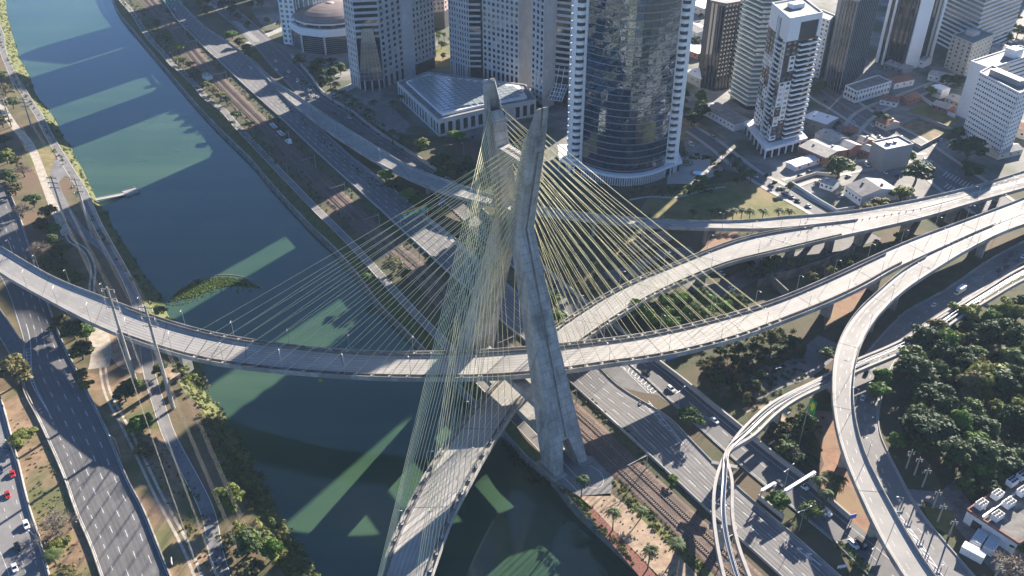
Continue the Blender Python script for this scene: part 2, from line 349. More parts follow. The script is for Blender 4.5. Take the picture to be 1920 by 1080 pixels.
# ---- river, banks and the two ground sheets
WZ = -8.0
LB = path([(-60, -130, WZ), (-10, -40, WZ), (10, 0, WZ), (12, 22, WZ), (20, 55, WZ), (30, 88, WZ), (38, 113, WZ), (55, 143, WZ), (67, 177, WZ), (83, 197, WZ), (102, 223, WZ), (120, 260, WZ), (133, 273, WZ), (138, 293, WZ),
           (152, 313, WZ), (160, 330, WZ), (173, 358, WZ), (190, 390, WZ), (202, 403, WZ), (215, 433, WZ), (237, 463, WZ), (260, 500, WZ), (280, 528, WZ), (303, 556, WZ), (314, 590, WZ), (335, 612, WZ), (362, 640, WZ), (376, 667, WZ), (383, 692, WZ),
           (382, 732, WZ), (398, 753, WZ), (422, 781, WZ), (464, 858, WZ), (500, 925, WZ), (549, 1010, WZ), (580, 1076, WZ), (640, 1180, WZ), (760, 1400, WZ)], 4, 2)
RB = path([(150, -130, WZ), (185, -50, WZ), (209, 0, WZ), (222, 30, WZ), (252, 67, WZ), (290, 112, WZ), (331, 161, WZ), (363, 199, WZ), (400, 239, WZ), (437, 276, WZ), (471, 310, WZ), (512, 359, WZ), (560, 411, WZ), (590, 442, WZ), (624, 474, WZ),
           (665, 521, WZ), (707, 579, WZ), (754, 627, WZ), (782, 656, WZ), (850, 726, WZ), (900, 780, WZ), (942, 822, WZ), (985, 870, WZ), (1038, 915, WZ), (1071, 958, WZ), (1114, 1000, WZ), (1159, 1043, WZ), (1190, 1072, WZ), (1300, 1180, WZ), (1520, 1400, WZ)], 4, 2)
def extend(P, far):
    a = P[0]-(P[6]-P[0])/np.linalg.norm(P[6]-P[0])*far; z = P[-1]+(P[-1]-P[-7])/np.linalg.norm(P[-1]-P[-7])*400
    return np.vstack([a, P, z])
LBx, RBx = extend(LB, 3000), extend(RB, 3000)
def voffset(P, a, dz):
    Q = P.copy(); Q[:, :2] += normals2(P)*a[:, None]; Q[:, 2] += dz; return Q
Roff = np.array([float(np.interp(PX(p)[1], [640, 860], [10.0, 3.2])) if p[1] < 2500 else 10.0 for p in RBx])
Ltop = offset(LBx, -9.0, -WZ); Rtop = voffset(RBx, Roff, -WZ)
# the photo path runs far -> near, so "left of travel" is +x here
b = MB(); far = Ltop.copy(); far[:, 0] -= 3000; b.strip(Ltop, far); b.build('ground', M_ground, kind='structure')
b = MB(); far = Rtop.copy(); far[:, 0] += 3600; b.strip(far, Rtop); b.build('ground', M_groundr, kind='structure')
def water_mat():
    m, N, L, P = _nt('river_water')
    tc = N.new('ShaderNodeTexCoord'); n = N.new('ShaderNodeTexNoise'); n.inputs['Scale'].default_value = 0.012; n.inputs['Detail'].default_value = 5
    L.new(tc.outputs['Object'], n.inputs['Vector'])
    r = N.new('ShaderNodeValToRGB'); r.color_ramp.elements[0].color = (0.032, 0.070, 0.042, 1); r.color_ramp.elements[1].color = (0.048, 0.090, 0.056, 1)
    r.color_ramp.elements[0].position = 0.3; r.color_ramp.elements[1].position = 0.7
    L.new(n.outputs['Fac'], r.inputs[0])
    mp = N.new('ShaderNodeMapping'); mp.inputs['Rotation'].default_value = (0, 0, math.radians(-57)); mp.inputs['Scale'].default_value = (0.004, 0.055, 1)     # silt streaks drawn out along the current
    L.new(tc.outputs['Object'], mp.inputs[0]); n3 = N.new('ShaderNodeTexNoise'); n3.inputs['Scale'].default_value = 1.0; n3.inputs['Detail'].default_value = 6; L.new(mp.outputs[0], n3.inputs['Vector'])
    r3 = N.new('ShaderNodeValToRGB'); r3.color_ramp.elements[0].position = 0.38; r3.color_ramp.elements[1].position = 0.66; r3.color_ramp.elements[0].color = (0.84, 0.88, 0.90, 1); r3.color_ramp.elements[1].color = (1.18, 1.12, 1.02, 1); L.new(n3.outputs['Fac'], r3.inputs[0])
    mx = N.new('ShaderNodeMix'); mx.data_type = 'RGBA'; mx.blend_type = 'MULTIPLY'; mx.inputs[0].default_value = 1.0; L.new(r.outputs[0], mx.inputs[6]); L.new(r3.outputs[0], mx.inputs[7]); L.new(mx.outputs[2], P.inputs['Base Color'])
    rr = N.new('ShaderNodeMapRange'); rr.inputs['To Min'].default_value = 0.03; rr.inputs['To Max'].default_value = 0.10; L.new(n3.outputs['Fac'], rr.inputs['Value']); L.new(rr.outputs[0], P.inputs['Roughness'])
    P.inputs['Roughness'].default_value = 0.04; P.inputs['IOR'].default_value = 1.5
    n2 = N.new('ShaderNodeTexNoise'); n2.inputs['Scale'].default_value = 0.5; n2.inputs['Detail'].default_value = 3
    L.new(tc.outputs['Object'], n2.inputs['Vector']); bp = N.new('ShaderNodeBump'); bp.inputs['Distance'].default_value = 0.006; bp.inputs['Strength'].default_value = 1.0
    L.new(n2.outputs['Fac'], bp.inputs['Height']); L.new(bp.outputs[0], P.inputs['Normal'])
    return m
M_water = water_mat()
b = MB(); n = max(len(LBx), len(RBx)); b.strip(offset(resample(RBx, n), 1.5), offset(resample(LBx, n), -1.5)); b.build('river_water', M_water, kind='structure')
b = MB(); b.strip(offset(LBx, 2.0, -1.6), Ltop); b.build('river_bank', M_weed, kind='structure')
Rlow = voffset(RBx, Roff*0+1.1, 3.4)
b = MB(); b.strip(Rlow, offset(RBx, -0.5, -1.6)); b.build('river_wall', M_cdark, kind='structure')
b = MB(); b.strip(Rtop, Rlow); b.build('river_bank', M_weed, kind='structure')
b = MB(); wall_mb(voffset(RBx, Roff*0+1.3, 3.2), 0.6, 0.8, b); b.build('river_bank_kerb', M_conc, kind='structure')

# ---- soil, lawn and paved patches on the ground (each sheet a little above the one below)
patch('dirt_verge', [(-60, 760), (0, 735), (45, 720), (120, 890), (195, 1085), (200, 1200), (110, 1200), (60, 1000), (0, 800)], 0.02, M_dirt)
patch('dirt_ground', [(215, 600), (262, 640), (345, 700), (320, 720), (300, 690), (262, 700), (225, 690), (180, 640), (170, 600)], 0.02, M_sand)
patch('dirt_verge', [(150, 700), (240, 700), (310, 800), (380, 960), (430, 1085), (470, 1200), (360, 1200), (318, 1077), (267, 950), (205, 820)], 0.015, M_dirt)
patch('dry_grass', [(40, 250), (95, 270), (112, 320), (100, 370), (120, 400), (105, 420), (70, 330), (50, 300)], 0.02, M_dry)
patch('red_soil', [(1545, 500), (1640, 515), (1600, 580), (1545, 620)], 0.02, M_red)
patch('red_soil', [(1505, 770), (1562, 770), (1585, 880), (1625, 960), (1660, 1020), (1600, 985), (1525, 915), (1545, 870), (1530, 820)], 0.02, M_red)
patch('red_soil', [(1300, 480), (1345, 445), (1390, 430), (1350, 470)], 0.02, M_red)
patch('sandy_ground', [(1180, 450), (1250, 430), (1260, 450), (1180, 480), (1150, 480)], 0.02, M_sand)
patch('lawn', [(1200, 395), (1215, 370), (1290, 352), (1360, 342), (1420, 336), (1470, 352), (1510, 385), (1530, 405), (1440, 416), (1250, 416)], 0.02, M_lawn)
patch('lawn', [(780, 95), (850, 80), (850, 130), (790, 130)], 0.02, M_lawn)
patch('brown_lot', [(1268, 215), (1310, 230), (1362, 262), (1320, 270), (1265, 262)], 0.02, M_dirt)
patch('overgrown_lot', [(1678, 240), (1732, 222), (1790, 247), (1770, 262), (1722, 280)], 0.03, M_dirt)
patch('overgrown_lot', [(1700, 210), (1735, 188), (1800, 222), (1780, 240), (1735, 218)], 0.03, M_lawn)
patch('town_ground', [(1290, 300), (1260, 180), (1300, 0), (1290, -80), (2300, -80), (2300, 330), (1920, 330), (1700, 380), (1550, 400), (1480, 350)], 0.012, M_town)
patch('town_ground', [(500, -60), (1290, -60), (1255, 330), (1080, 345), (880, 260), (740, 250), (640, 200), (560, 130), (470, 20)], 0.011, M_town)
patch('plaza_paving', [(1255, 300), (1300, 290), (1335, 300), (1340, 330), (1300, 345), (1250, 345)], 0.03, M_deck)
patch('forecourt_paving', [(505, 75), (560, 95), (590, 110), (590, 130), (560, 130), (520, 100)], 0.03, M_bike)
patch('pylon_apron', [(1020, 880), (1060, 850), (1110, 855), (1150, 895), (1145, 930), (1085, 930), (1045, 905)], 0.02, M_bike)
patch('sandy_path', [(1085, 930), (1145, 925), (1190, 960), (1300, 1070), (1400, 1180), (1330, 1180), (1240, 1085), (1108, 950)], 0.02, M_sand)
patch('mulch_bed', [(1100, 962), (1112, 952), (1215, 1062), (1320, 1180), (1280, 1180), (1190, 1070), (1140, 1012)], 0.022, M_mulch)
patch('dry_grass_strip', [(1150, 900), (1175, 905), (1280, 1005), (1400, 1120), (1370, 1130), (1270, 1040), (1180, 950)], 0.024, M_lawn)
patch('depot_yard', [(1740, 940), (1790, 985), (1850, 1060), (1950, 1150), (2050, 1100), (1830, 960), (1790, 900)], 0.015, M_cdark)
patch('verge_grass', [(1731, 948), (1790, 958), (1785, 1005), (1745, 985)], 0.02, M_lawn)

# ---- roads
def markings(name, fn, m=None, **kw):
    b = MB(); fn(b); return b.build(name, m or M_paint, kind='structure', **kw)
WH = Rib([(-60, 420, 10, 340), (-25, 480, 40, 415), (10, 540, 70, 510), (28, 590, 98, 590), (45, 652, 117, 640), (42, 723, 158, 722), (70, 783, 182, 768), (93, 833, 207, 820), (120, 895, 240, 900), (143, 963, 267, 950), (167, 1017, 297, 1025), (188, 1077, 318, 1077), (225, 1190, 365, 1190)])
WH.surf('highway', M_asph)
ramp = Rib([(-80, 560, -40, 520), (-30, 600, 0, 580), (0, 633, 28, 622), (22, 672, 50, 657), (43, 720, 75, 712), (62, 760, 95, 765)], 0.045); ramp.surf('slip_road', M_asph)
FL = Rib([(-130, 740, -35, 660), (-100, 790, 0, 743), (-85, 850, 14, 790), (-70, 910, 34, 865), (-50, 970, 56, 955), (-25, 1035, 75, 1010), (0, 1090, 94, 1085), (30, 1200, 130, 1200)])
FL.surf('carriageway', M_asphold)
def f(b):
    for i, t in enumerate((0.40, 0.60, 0.80)): dashes(b, WH.at(t, 0.03), 4.0, 7.5, 0.26, 2+i*2.6, 0.02, 1)
    dashes(b, WH.at(0.20, 0.03), 2.2, 3.4, 0.24, 1, 0.62, 1)
    for t in (0.035, 0.965): line_strip(b, WH.at(t, 0.03), 0.22)
    P = WH.at(0.215, 0.03); n = len(P); i0, i1 = int(n*0.46), int(n*0.63)
    line_strip(b, P, 0.28, 0.40, 0.64)
    Q = offset(P, -2.0); k = np.linspace(0, 1, i1-i0)[:, None]
    line_strip(b, Q[i0:i1]*(1-k)+P[i0:i1]*k, 0.28)
    for i in range(i0, i1-3):
        w = 1-(i-i0)/(i1-i0); A, B_ = P[i], Q[i]*w+P[i]*(1-w); b.bar(A, B_, 0.35, 0.02)
    for t in (0.07, 0.085): pass
    for q in (0.60, 0.605): A = WH.at(0.07, 0.03)[int(n*q*1.0)]; B_ = WH.at(0.13, 0.03)[int(n*q)]; b.bar(A, B_, 0.35, 0.02)
markings('lane_markings', f)
def f(b):
    dashes(b, FL.at(0.55, 0.03), 2.0, 3.0, 0.22); dashes(b, FL.at(0.80, 0.03), 2.6, 6.0, 0.22)
    line_strip(b, FL.at(0.95, 0.03), 0.2); line_strip(b, FL.at(0.22, 0.03), 0.2)
markings('lane_markings', f)
REL = [(200, -130), (260, -60), (305, 0), (331, 37), (356, 62), (387, 94), (416, 120), (453, 156), (497, 196), (531, 226), (574, 267), (616, 306), (674, 359), (719, 399), (747, 426), (794, 469), (837, 508), (862, 530), (894, 556), (945, 607), (977, 632), (1060, 710), (1108, 754), (1177, 817), (1219, 856), (1326, 957), (1382, 1007), (1427, 1047), (1462, 1079), (1580, 1190)]
RER = [(240, -130), (298, -60), (336, 0), (363, 30), (391, 56), (425, 77), (462, 105), (504, 150), (550, 197), (578, 218), (634, 269), (681, 310), (743, 359), (780, 391), (821, 422), (852, 446), (905, 492), (940, 523), (985, 563), (1030, 604), (1070, 640), (1125, 691), (1164, 728), (1254, 782), (1288, 817), (1376, 907), (1453, 973), (1500, 1013), (1573, 1078), (1700, 1190)]
RE = Rib([(*a, *c) for a, c in zip(REL, RER)]); RE.surf('expressway', M_asphold)
RLp = [(330, -130, 372, -130), (365, -40, 400, -40), (397, 12, 425, 0), (444, 54, 470, 40), (477, 88, 507, 72), (505, 122, 548, 108), (540, 160, 580, 140), (563, 184, 608, 178), (613, 218, 662, 212), (670, 254, 707, 248), (747, 300, 775, 292), (800, 350, 845, 340), (850, 395, 900, 392), (905, 450, 960, 448), (955, 495, 1015, 500), (1030, 560, 1095, 566), (1090, 615, 1160, 617), (1150, 660, 1227, 675), (1205, 705, 1282, 717), (1273, 768, 1338, 764), (1310, 802, 1382, 799), (1349, 838, 1433, 842), (1420, 900, 1509, 900), (1476, 945, 1545, 931), (1542, 998, 1600, 980), (1580, 1031, 1655, 1022), (1640, 1090, 1720, 1080), (1760, 1200, 1850, 1190)]
RL = Rib(RLp, 0.045); RL.surf('side_road', M_asph)
patch('slip_lane', [(1088, 640), (1128, 691), (1168, 728), (1210, 738), (1232, 741), (1280, 774), (1215, 700), (1150, 652)], 0.04, M_asph)
def f(b):
    for i, t in enumerate((0.25, 0.42, 0.59, 0.76)): dashes(b, RE.at(t, 0.03), 4.0, 8.0, 0.25, i*3.1)
    for t in (0.05, 0.95): line_strip(b, RE.at(t, 0.03), 0.2)
    P = RE.at(0.86, 0.03); n = len(P)
    for a0, a1 in ((0.175, 0.30), (0.735, 0.80)):
        i0, i1 = int(n*a0), int(n*a1); Q = offset(P, 1.6)
        line_strip(b, P[i0:i1], 0.25); line_strip(b, Q[i0:i1], 0.25)
        for i in range(i0, i1): b.bar(P[i], Q[min(i+1, n-1)], 0.35, 0.02)
markings('lane_markings', f)
def f(b):
    dashes(b, RL.at(0.5, 0.03), 3.5, 7.0, 0.22); line_strip(b, RL.at(0.80, 0.03), 0.2); line_strip(b, RL.at(0.07, 0.03), 0.2)
    P = RL.at(0.09, 0.03); n = len(P); Q = RL.at(0.0, 0.03)
    for i in range(int(n*0.74), int(n*0.87)): b.bar(P[i], Q[i], 0.4, 0.02)
    for i in range(int(n*0.36), int(n*0.42)): b.bar(RL.at(0.15, .03)[i], RL.at(0.45, .03)[i], 0.9, 0.02)
markings('lane_markings', f)
# chevrons painted on the nose where the slip lane leaves the expressway
def f(b):
    for k in range(9):
        t = k/8; A = G(1168+t*48, 688+t*42)+[0, 0, .09]; M_ = G(1177+t*46, 697+t*41)+[0, 0, .09]; B_ = G(1181+t*52, 690+t*41)+[0, 0, .09]
        b.bar(A, M_, 0.45, 0.02); b.bar(M_, B_, 0.45, 0.02)
    line_strip(b, np.array([G(1160, 683)+[0, 0, .09], G(1216, 737)+[0, 0, .09]]), 0.3); line_strip(b, np.array([G(1172, 682)+[0, 0, .09], G(1236, 732)+[0, 0, .09]]), 0.3)
    line_strip(b, np.array([G(1206, 757)+[0, 0, .09], G(1285, 836)+[0, 0, .09]]), 0.3); line_strip(b, np.array([G(1216, 752)+[0, 0, .09], G(1285, 836)+[0, 0, .09]]), 0.3)
    for k in range(7):
        t = k/7; b.bar(G(1206+t*68, 757+t*70)+[0, 0, .09], G(1219+t*62, 757+t*72)+[0, 0, .09], 0.4, 0.02)
    for (x, y) in ((1506, 1037), (1524, 1047)):
        b.bar(G(x-12, y-8)+[0, 0, .09], G(x+16, y+14)+[0, 0, .09], 0.5, 0.02); b.bar(G(x-12, y-8)+[0, 0, .09], G(x-2, y-8)+[0, 0, .09], 0.9, 0.02)
markings('road_arrows', f)
RR = Rib([(2050, 395, 2050, 440), (1980, 425, 1990, 458), (1920, 452, 1925, 488), (1850, 490, 1860, 532), (1769, 545, 1790, 575), (1696, 585, 1735, 612), (1640, 640, 1690, 662), (1604, 690, 1662, 715), (1596, 745, 1648, 770), (1600, 800, 1650, 815), (1620, 868, 1680, 878), (1655, 940, 1716, 945), (1700, 1000, 1760, 1003), (1752, 1085, 1825, 1078), (1830, 1200, 1920, 1190)], 0.05); RR.surf('local_road', M_asphold)
def f(b):
    dashes(b, RR.at(0.5, 0.03), 2.5, 5.0, 0.2)
    for t in (0.06, 0.94): line_strip(b, RR.at(t, 0.03), 0.18)
    P = RR.at(0.12, 0.03); n = len(P); i0 = int(n*0.80); Q = RR.at(0.24, 0.03)
    line_strip(b, P[i0:], 0.25); line_strip(b, Q[i0:], 0.25)
    for i in range(i0, n-1): b.bar(P[i], Q[i+1], 0.4, 0.02)
markings('lane_markings', f)
b = MB(); line_strip(b, path([(1040, 868), (1062, 893), (1095, 912), (1122, 918), (1134, 905), (1128, 885), (1105, 872)], 0.05), 0.25); b.build('path_edge_lines', M_paint, kind='structure')
patch('side_entrance', [(1672, 905), (1690, 915), (1750, 922), (1752, 942), (1730, 940), (1722, 960), (1712, 950)], 0.055, M_asphold)
AV = Rib([(1380, 60, 1420, 50), (1450, 120, 1485, 108), (1514, 175, 1560, 160), (1560, 204, 1600, 188), (1616, 240, 1660, 226), (1672, 274, 1729, 262), (1717, 310, 1770, 290), (1760, 350, 1830, 330), (1830, 400, 1900, 380)], 0.05); AV.surf('avenue', M_asph)
def f(b):
    for t in (0.25, 0.75): dashes(b, AV.at(t, 0.03), 3, 5, 0.2)
    line_strip(b, AV.at(0.47, 0.03), 0.2); line_strip(b, AV.at(0.53, 0.03), 0.2)
    for k in range(9): b.bar(G(1768+k*6, 330+k*3)+[0, 0, .09], G(1776+k*6, 322+k*3)+[0, 0, .09], 0.7, 0.02)
    for k in range(8): b.bar(G(1770+k*6, 352+k*3)+[0, 0, .09], G(1778+k*6, 345+k*3)+[0, 0, .09], 0.7, 0.02)
markings('lane_markings', f)
ST = Rib([(1290, 245, 1300, 238), (1333, 275, 1340, 262), (1378, 312, 1392, 302), (1415, 338, 1428, 328), (1445, 356, 1460, 344), (1507, 390, 1520, 376), (1552, 416, 1570, 402), (1600, 440, 1620, 425)], 0.05); ST.surf('street', M_asph)
XS = Rib([(1470, 340, 1480, 352), (1515, 326, 1525, 336), (1560, 314, 1572, 326), (1640, 300, 1650, 312), (1740, 290, 1745, 300)], 0.045); XS.surf('street', M_asphold)
XS2 = Rib([(1575, 262, 1590, 268), (1610, 212, 1640, 214), (1700, 175, 1722, 178), (1790, 140, 1805, 145), (1870, 105, 1890, 110)], 0.044); XS2.surf('street', M_asphold)
for nm_, R_, ts_, w_ in (('tyre_wear', WH, (.07, .14, .27, .34, .47, .54, .66, .73, .86, .93), .9), ('tyre_wear', RE, (.09, .17, .29, .37, .46, .54, .63, .71, .80), .9)):
    b = MB()
    for t in ts_: line_strip(b, R_.at(t, 0.012), w_)
    b.build(nm_, M_tyreA if R_ is WH else M_asph, kind='structure')
for R_ in (AV, ST, XS, XS2):
    b = MB()
    for t, a in ((0.0, 1.6), (1.0, -1.6)):
        P = R_.at(t); wall_mb(offset(P, a*(1 if (R_.at(0)[0]-R_.at(1)[0])@np.array([*normals2(P)[0], 0]) > 0 else -1), -0.03), 0.16, 3.0, b, taper=0.98)
    b.build('pavement', M_deck, kind='structure')
# right bank bicycle path, left bank bicycle path and the pale tracks
RBP = path([(150, -130), (205, -40), (228, 0), (243, 17), (262, 45), (281, 73), (305, 99), (325, 122), (342, 135), (369, 163), (387, 184), (419, 207), (443, 235), (475, 269), (512, 308), (557, 355), (597, 396), (626, 424), (654, 452), (680, 480), (702, 504), (744, 551), (772, 581), (802, 611), (829, 638), (870, 683), (930, 745), (990, 810), (1040, 862), (1065, 890), (1090, 915)], 0.05)
b = MB(); b.strip(offset(RBP, 2.3), offset(RBP, -2.3)); b.build('bicycle_path', M_bike, kind='structure')
b = MB()
for a in (2.15, -2.15): line_strip(b, offset(RBP, a, 0.03), 0.3)
b.build('path_edge_lines', M_yline, kind='structure')
BP = path([(-40, -20), (-12, 30), (2, 67), (5, 93), (15, 120), (28, 147), (45, 173), (55, 190), (72, 215), (88, 247), (103, 273), (118, 297), (133, 322), (150, 348), (163, 375), (180, 415), (198, 450), (217, 483), (233, 513), (250, 550), (263, 590), (272, 640), (280, 700), (299, 763), (317, 816), (348, 876), (376, 929), (394, 974), (405, 1038), (420, 1085), (450, 1190)], 0.05)
b = MB(); b.strip(offset(BP, 2.5), offset(BP, -2.5)); b.build('bicycle_path', M_bike, kind='structure')
b = MB()
for a in (2.35, -2.35): line_strip(b, offset(BP, a, 0.03), 0.25)
b.build('path_edge_lines', M_yline, kind='structure')
BF = path([(110, 300), (102, 325), (103, 347), (113, 372), (127, 397), (147, 427), (170, 448), (196, 466), (222, 495)], 0.045)
b = MB(); b.strip(offset(BF, 2.6), offset(BF, -2.6)); b.build('bicycle_path', M_bike, kind='structure')
patch('path_junction', [(103, 272), (124, 290), (150, 335), (122, 330), (106, 345), (98, 330), (108, 300)], 0.06, M_bike)
TR = path([(0, 195), (27, 237), (57, 273), (83, 338), (92, 362), (105, 395), (122, 430), (135, 455), (153, 462), (168, 483), (175, 507), (172, 537), (176, 575), (185, 610), (190, 660), (197, 720), (210, 755), (232, 795), (262, 855), (295, 925), (328, 985), (350, 1028), (372, 1082), (410, 1190)], 0.035)
b = MB()
for a in (1.1, -1.1): line_strip(b, offset(TR, a), 1.0)
b.build('gravel_track', M_track, kind='structure')
b = MB(); line_strip(b, path([(0, 195), (27, 237), (57, 273), (83, 338), (100, 385), (125, 440)], 0.03), 5.0); line_strip(b, path([(180, 600), (190, 660), (185, 690)], 0.03), 9.0); b.build('gravel_track', M_track, kind='structure')
# garden path on the lawn below the curved tower
b = MB(); line_strip(b, path([(1180, 375), (1220, 368), (1262, 371), (1290, 365), (1320, 356), (1360, 350)], 0.05), 2.0); b.build('garden_path', M_deck, kind='structure')
b = MB(); line_strip(b, path([(1395, 770), (1420, 760), (1452, 768), (1480, 800)], 0.04), 3.0); b.build('park_path', M_sand, kind='structure')
b = MB(); line_strip(b, path([(1398, 735), (1440, 712), (1500, 690), (1560, 640)], 0.05), 14.0); b.build('park_road', M_asphold, kind='structure')
b = MB(); line_strip(b, path([(1140, 520), (1240, 500), (1330, 545), (1420, 510), (1540, 470), (1640, 440)], 0.04), 11.0); b.build('park_road', M_asph, kind='structure')
b = MB(); line_strip(b, path([(1190, 500), (1230, 478), (1300, 470)], 0.045), 9.0); b.build('park_road', M_asphold, kind='structure')
patch('plaza_paving', [(690, 190), (740, 205), (770, 235), (745, 262), (715, 240), (680, 215)], 0.03, M_bike)
b = MB(); line_strip(b, path([(600, 190), (640, 172), (680, 150), (700, 142)], 0.04), 8.0); line_strip(b, path([(466, 82), (500, 66), (540, 50)], 0.04), 9.0); b.build('street', M_deck, kind='structure')

# ---- railway: ballast bed, sleepers and rails
TC = path([(180, -120), (235, -40), (278, 0), (305, 33), (338, 72), (371, 112), (400, 144), (437, 182), (470, 215), (505, 250), (545, 290), (592, 335), (635, 376), (675, 414), (722, 457), (770, 499), (812, 538), (860, 585), (920, 640), (1000, 712), (1066, 775), (1110, 815), (1139, 846), (1228, 930), (1344, 1040), (1470, 1160)], 0.0, 3, 3)
b = MB(); n0 = offset(TC, 7.0, 0.02); n1 = offset(TC, -7.0, 0.02); b.strip(offset(TC, 5.5, 0.3), offset(TC, -5.5, 0.3)); b.strip(n0, offset(TC, 5.5, 0.3)); b.strip(offset(TC, -5.5, 0.3), n1)
b.build('railway_ballast', M_ballast, kind='structure')
b = MB()
d = np.r_[0, np.cumsum(np.linalg.norm(np.diff(TC, axis=0), axis=1))]
for off in (-2.6, 2.6):
    P = offset(TC, off)
    for s in np.arange(0, d[-1], 0.9):
        p = np.array([np.interp(s, d, P[:, k]) for k in range(3)]); q = np.array([np.interp(s+0.5, d, P[:, k]) for k in range(3)])
        b.box((p[0], p[1], 0.36), (0.32, 2.7, 0.16), math.atan2(q[1]-p[1], q[0]-p[0]))
b.build('railway_sleepers', M_sleep, kind='stuff')
for off in (-2.6, 2.6):
    for g in (-0.8, 0.8):
        b = MB(); wall_mb(offset(TC, off+g, 0.44), 0.18, 0.16, b, taper=1.0); b.build('rail', M_rail, kind='structure')
# ================================================================== BRIDGE, VIADUCTS, MONORAIL
PC = np.array([0.8, 279.5, 0.0]); UD = np.array([-0.559, 0.829, 0.0]); ND = np.array([0.829, 0.559, 0.0])   # pylon centre, near->far leg, across
bridge = thing('cable_stayed_bridge', 'grey concrete bridge hung on yellow stay cables from an X shaped pylon beside the river', 'bridge', PC)
BO = Vector(PC)
def rel(b, o=BO):
    b.v = [(x-o[0], y-o[1], z-o[2]) for x, y, z in b.v]; return b
def leg_dims(z):
    a = np.interp(z, [0, 92, 139], [35.5, 4.2, 14.3]); d = np.interp(z, [0, 14, 45, 92, 139], [4.6, 4.3, 3.7, 3.4, 2.4]); w = np.interp(z, [0, 14, 45, 92, 139], [7.9, 7.2, 5.2, 3.4, 2.4])
    return a, d, w
def leg_pt(s, z, n, e, dz=0):       # s=+1 near leg, n across, e outward from the leg axis
    a = leg_dims(z)[0]; p = PC - UD*s*(a+e) + ND*n*s; return (p[0], p[1], z+dz)
def make_leg(s):
    b = MB(); zs = [13, 20, 30, 40, 52, 64, 76, 86, 90, 92, 94, 98, 106, 116, 128, 135]; k = 8
    for z in zs:
        a, d, w = leg_dims(z); g = 0.45
        for n, e in ((-w, -d), (-w, d), (-g, d), (-g, d-0.4), (g, d-0.4), (g, d), (w, d), (w, -d)):
            dz = 0
            if z == 135: dz = 5.5 if e > 0 else -5.0
            b.v.append(leg_pt(s, z, n, e, dz))
    for i in range(len(zs)-1):
        for j in range(k):
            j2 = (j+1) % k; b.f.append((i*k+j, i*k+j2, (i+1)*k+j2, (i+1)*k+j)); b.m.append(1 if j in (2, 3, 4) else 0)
    # rim of the open top and the shaft inside it
    a, d, w = leg_dims(135); t = (len(zs)-1)*k; o = len(b.v)
    for n, e, dz in ((-w+.5, -d+.5, -4.4), (-w+.5, d-1.2, 4.2), (w-.5, d-1.2, 4.2), (w-.5, -d+.5, -4.4)): b.v.append(leg_pt(s, 135, n, e, dz))
    for n, e, dz in ((-w+.5, -d+.5, -10.0), (-w+.5, d-1.2, -10.0), (w-.5, d-1.2, -10.0), (w-.5, -d+.5, -10.0)): b.v.append(leg_pt(s, 135, n, e, dz))
    for f in ((t, t+1, o+1, o), (t+1, t+2, t+3, o+1), (o+1, t+3, t+4, o+2), (t+4, t+5, t+6, o+2), (t+6, t+7, o+3, o+2), (t+7, t, o, o+3),
              (o, o+1, o+5, o+4), (o+1, o+2, o+6, o+5), (o+2, o+3, o+7, o+6), (o+3, o, o+4, o+7), (o+4, o+5, o+6, o+7)): b.f.append(f); b.m.append(0)
    # two feet with the passage between them
    for sg in (-1, 1):
        bot, top = [], []
        for z, L in ((0.0, bot), (13.0, top)):
            a, d, w = leg_dims(z); q = 4.2 if z == 0 else 1.2
            for n, e in ((sg*q, -d), (sg*q, d), (sg*w, d), (sg*w, -d)): L.append(leg_pt(s, z, n, e))
        b.hexa(bot, top)
    a, d, w = leg_dims(13); b.hexa([leg_pt(s, 12.4, -1.3, -d), leg_pt(s, 12.4, -1.3, d), leg_pt(s, 12.4, 1.3, d), leg_pt(s, 12.4, 1.3, -d)], [leg_pt(s, 13.2, -1.3, -d), leg_pt(s, 13.2, -1.3, d), leg_pt(s, 13.2, 1.3, d), leg_pt(s, 13.2, 1.3, -d)])
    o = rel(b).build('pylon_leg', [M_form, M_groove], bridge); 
    f = MB()
    for sg in (-1, 1):
        p = PC - UD*s*35.5 + ND*sg*6.4*s; f.box((p[0], p[1], 0.3), (6.0, 12.5, 0.9), math.atan2(UD[1], UD[0])-math.pi/2)
    rel(f).build('footing', M_conc, o)
make_leg(1); make_leg(-1)
def crossbeam(z, h, w, inset, holes=False):
    b = MB(); a, d, _ = leg_dims(z); e = a-d+inset
    P = [PC+UD*e-ND*w, PC+UD*e+ND*w, PC-UD*e+ND*w, PC-UD*e-ND*w]
    b.hexa([(p[0], p[1], z-h) for p in P], [(p[0], p[1], z) for p in P])
    o = rel(b).build('crossbeam', M_form, bridge)
    if holes:
        h_ = MB()
        for k in (-3.4, -1.1, 1.2, 3.5):
            p = PC+UD*k; h_.box((p[0], p[1], z+0.03), (1.1, 1.9, 0.1), math.atan2(ND[1], ND[0]))
        rel(h_).build('access_hole', M_black, o)
crossbeam(119, 2.2, 2.4, 0.4, True); crossbeam(20.0, 3.0, 2.6, 0.5); crossbeam(8.6, 3.0, 3.0, 0.5)
b = MB(); P = [PC+UD*3-ND*2.9, PC+UD*3+ND*2.9, PC-UD*3+ND*2.9, PC-UD*3-ND*2.9]; b.hexa([(p[0], p[1], 83) for p in P], [(p[0], p[1], 98) for p in P]); rel(b).build('junction_block', M_form, bridge)

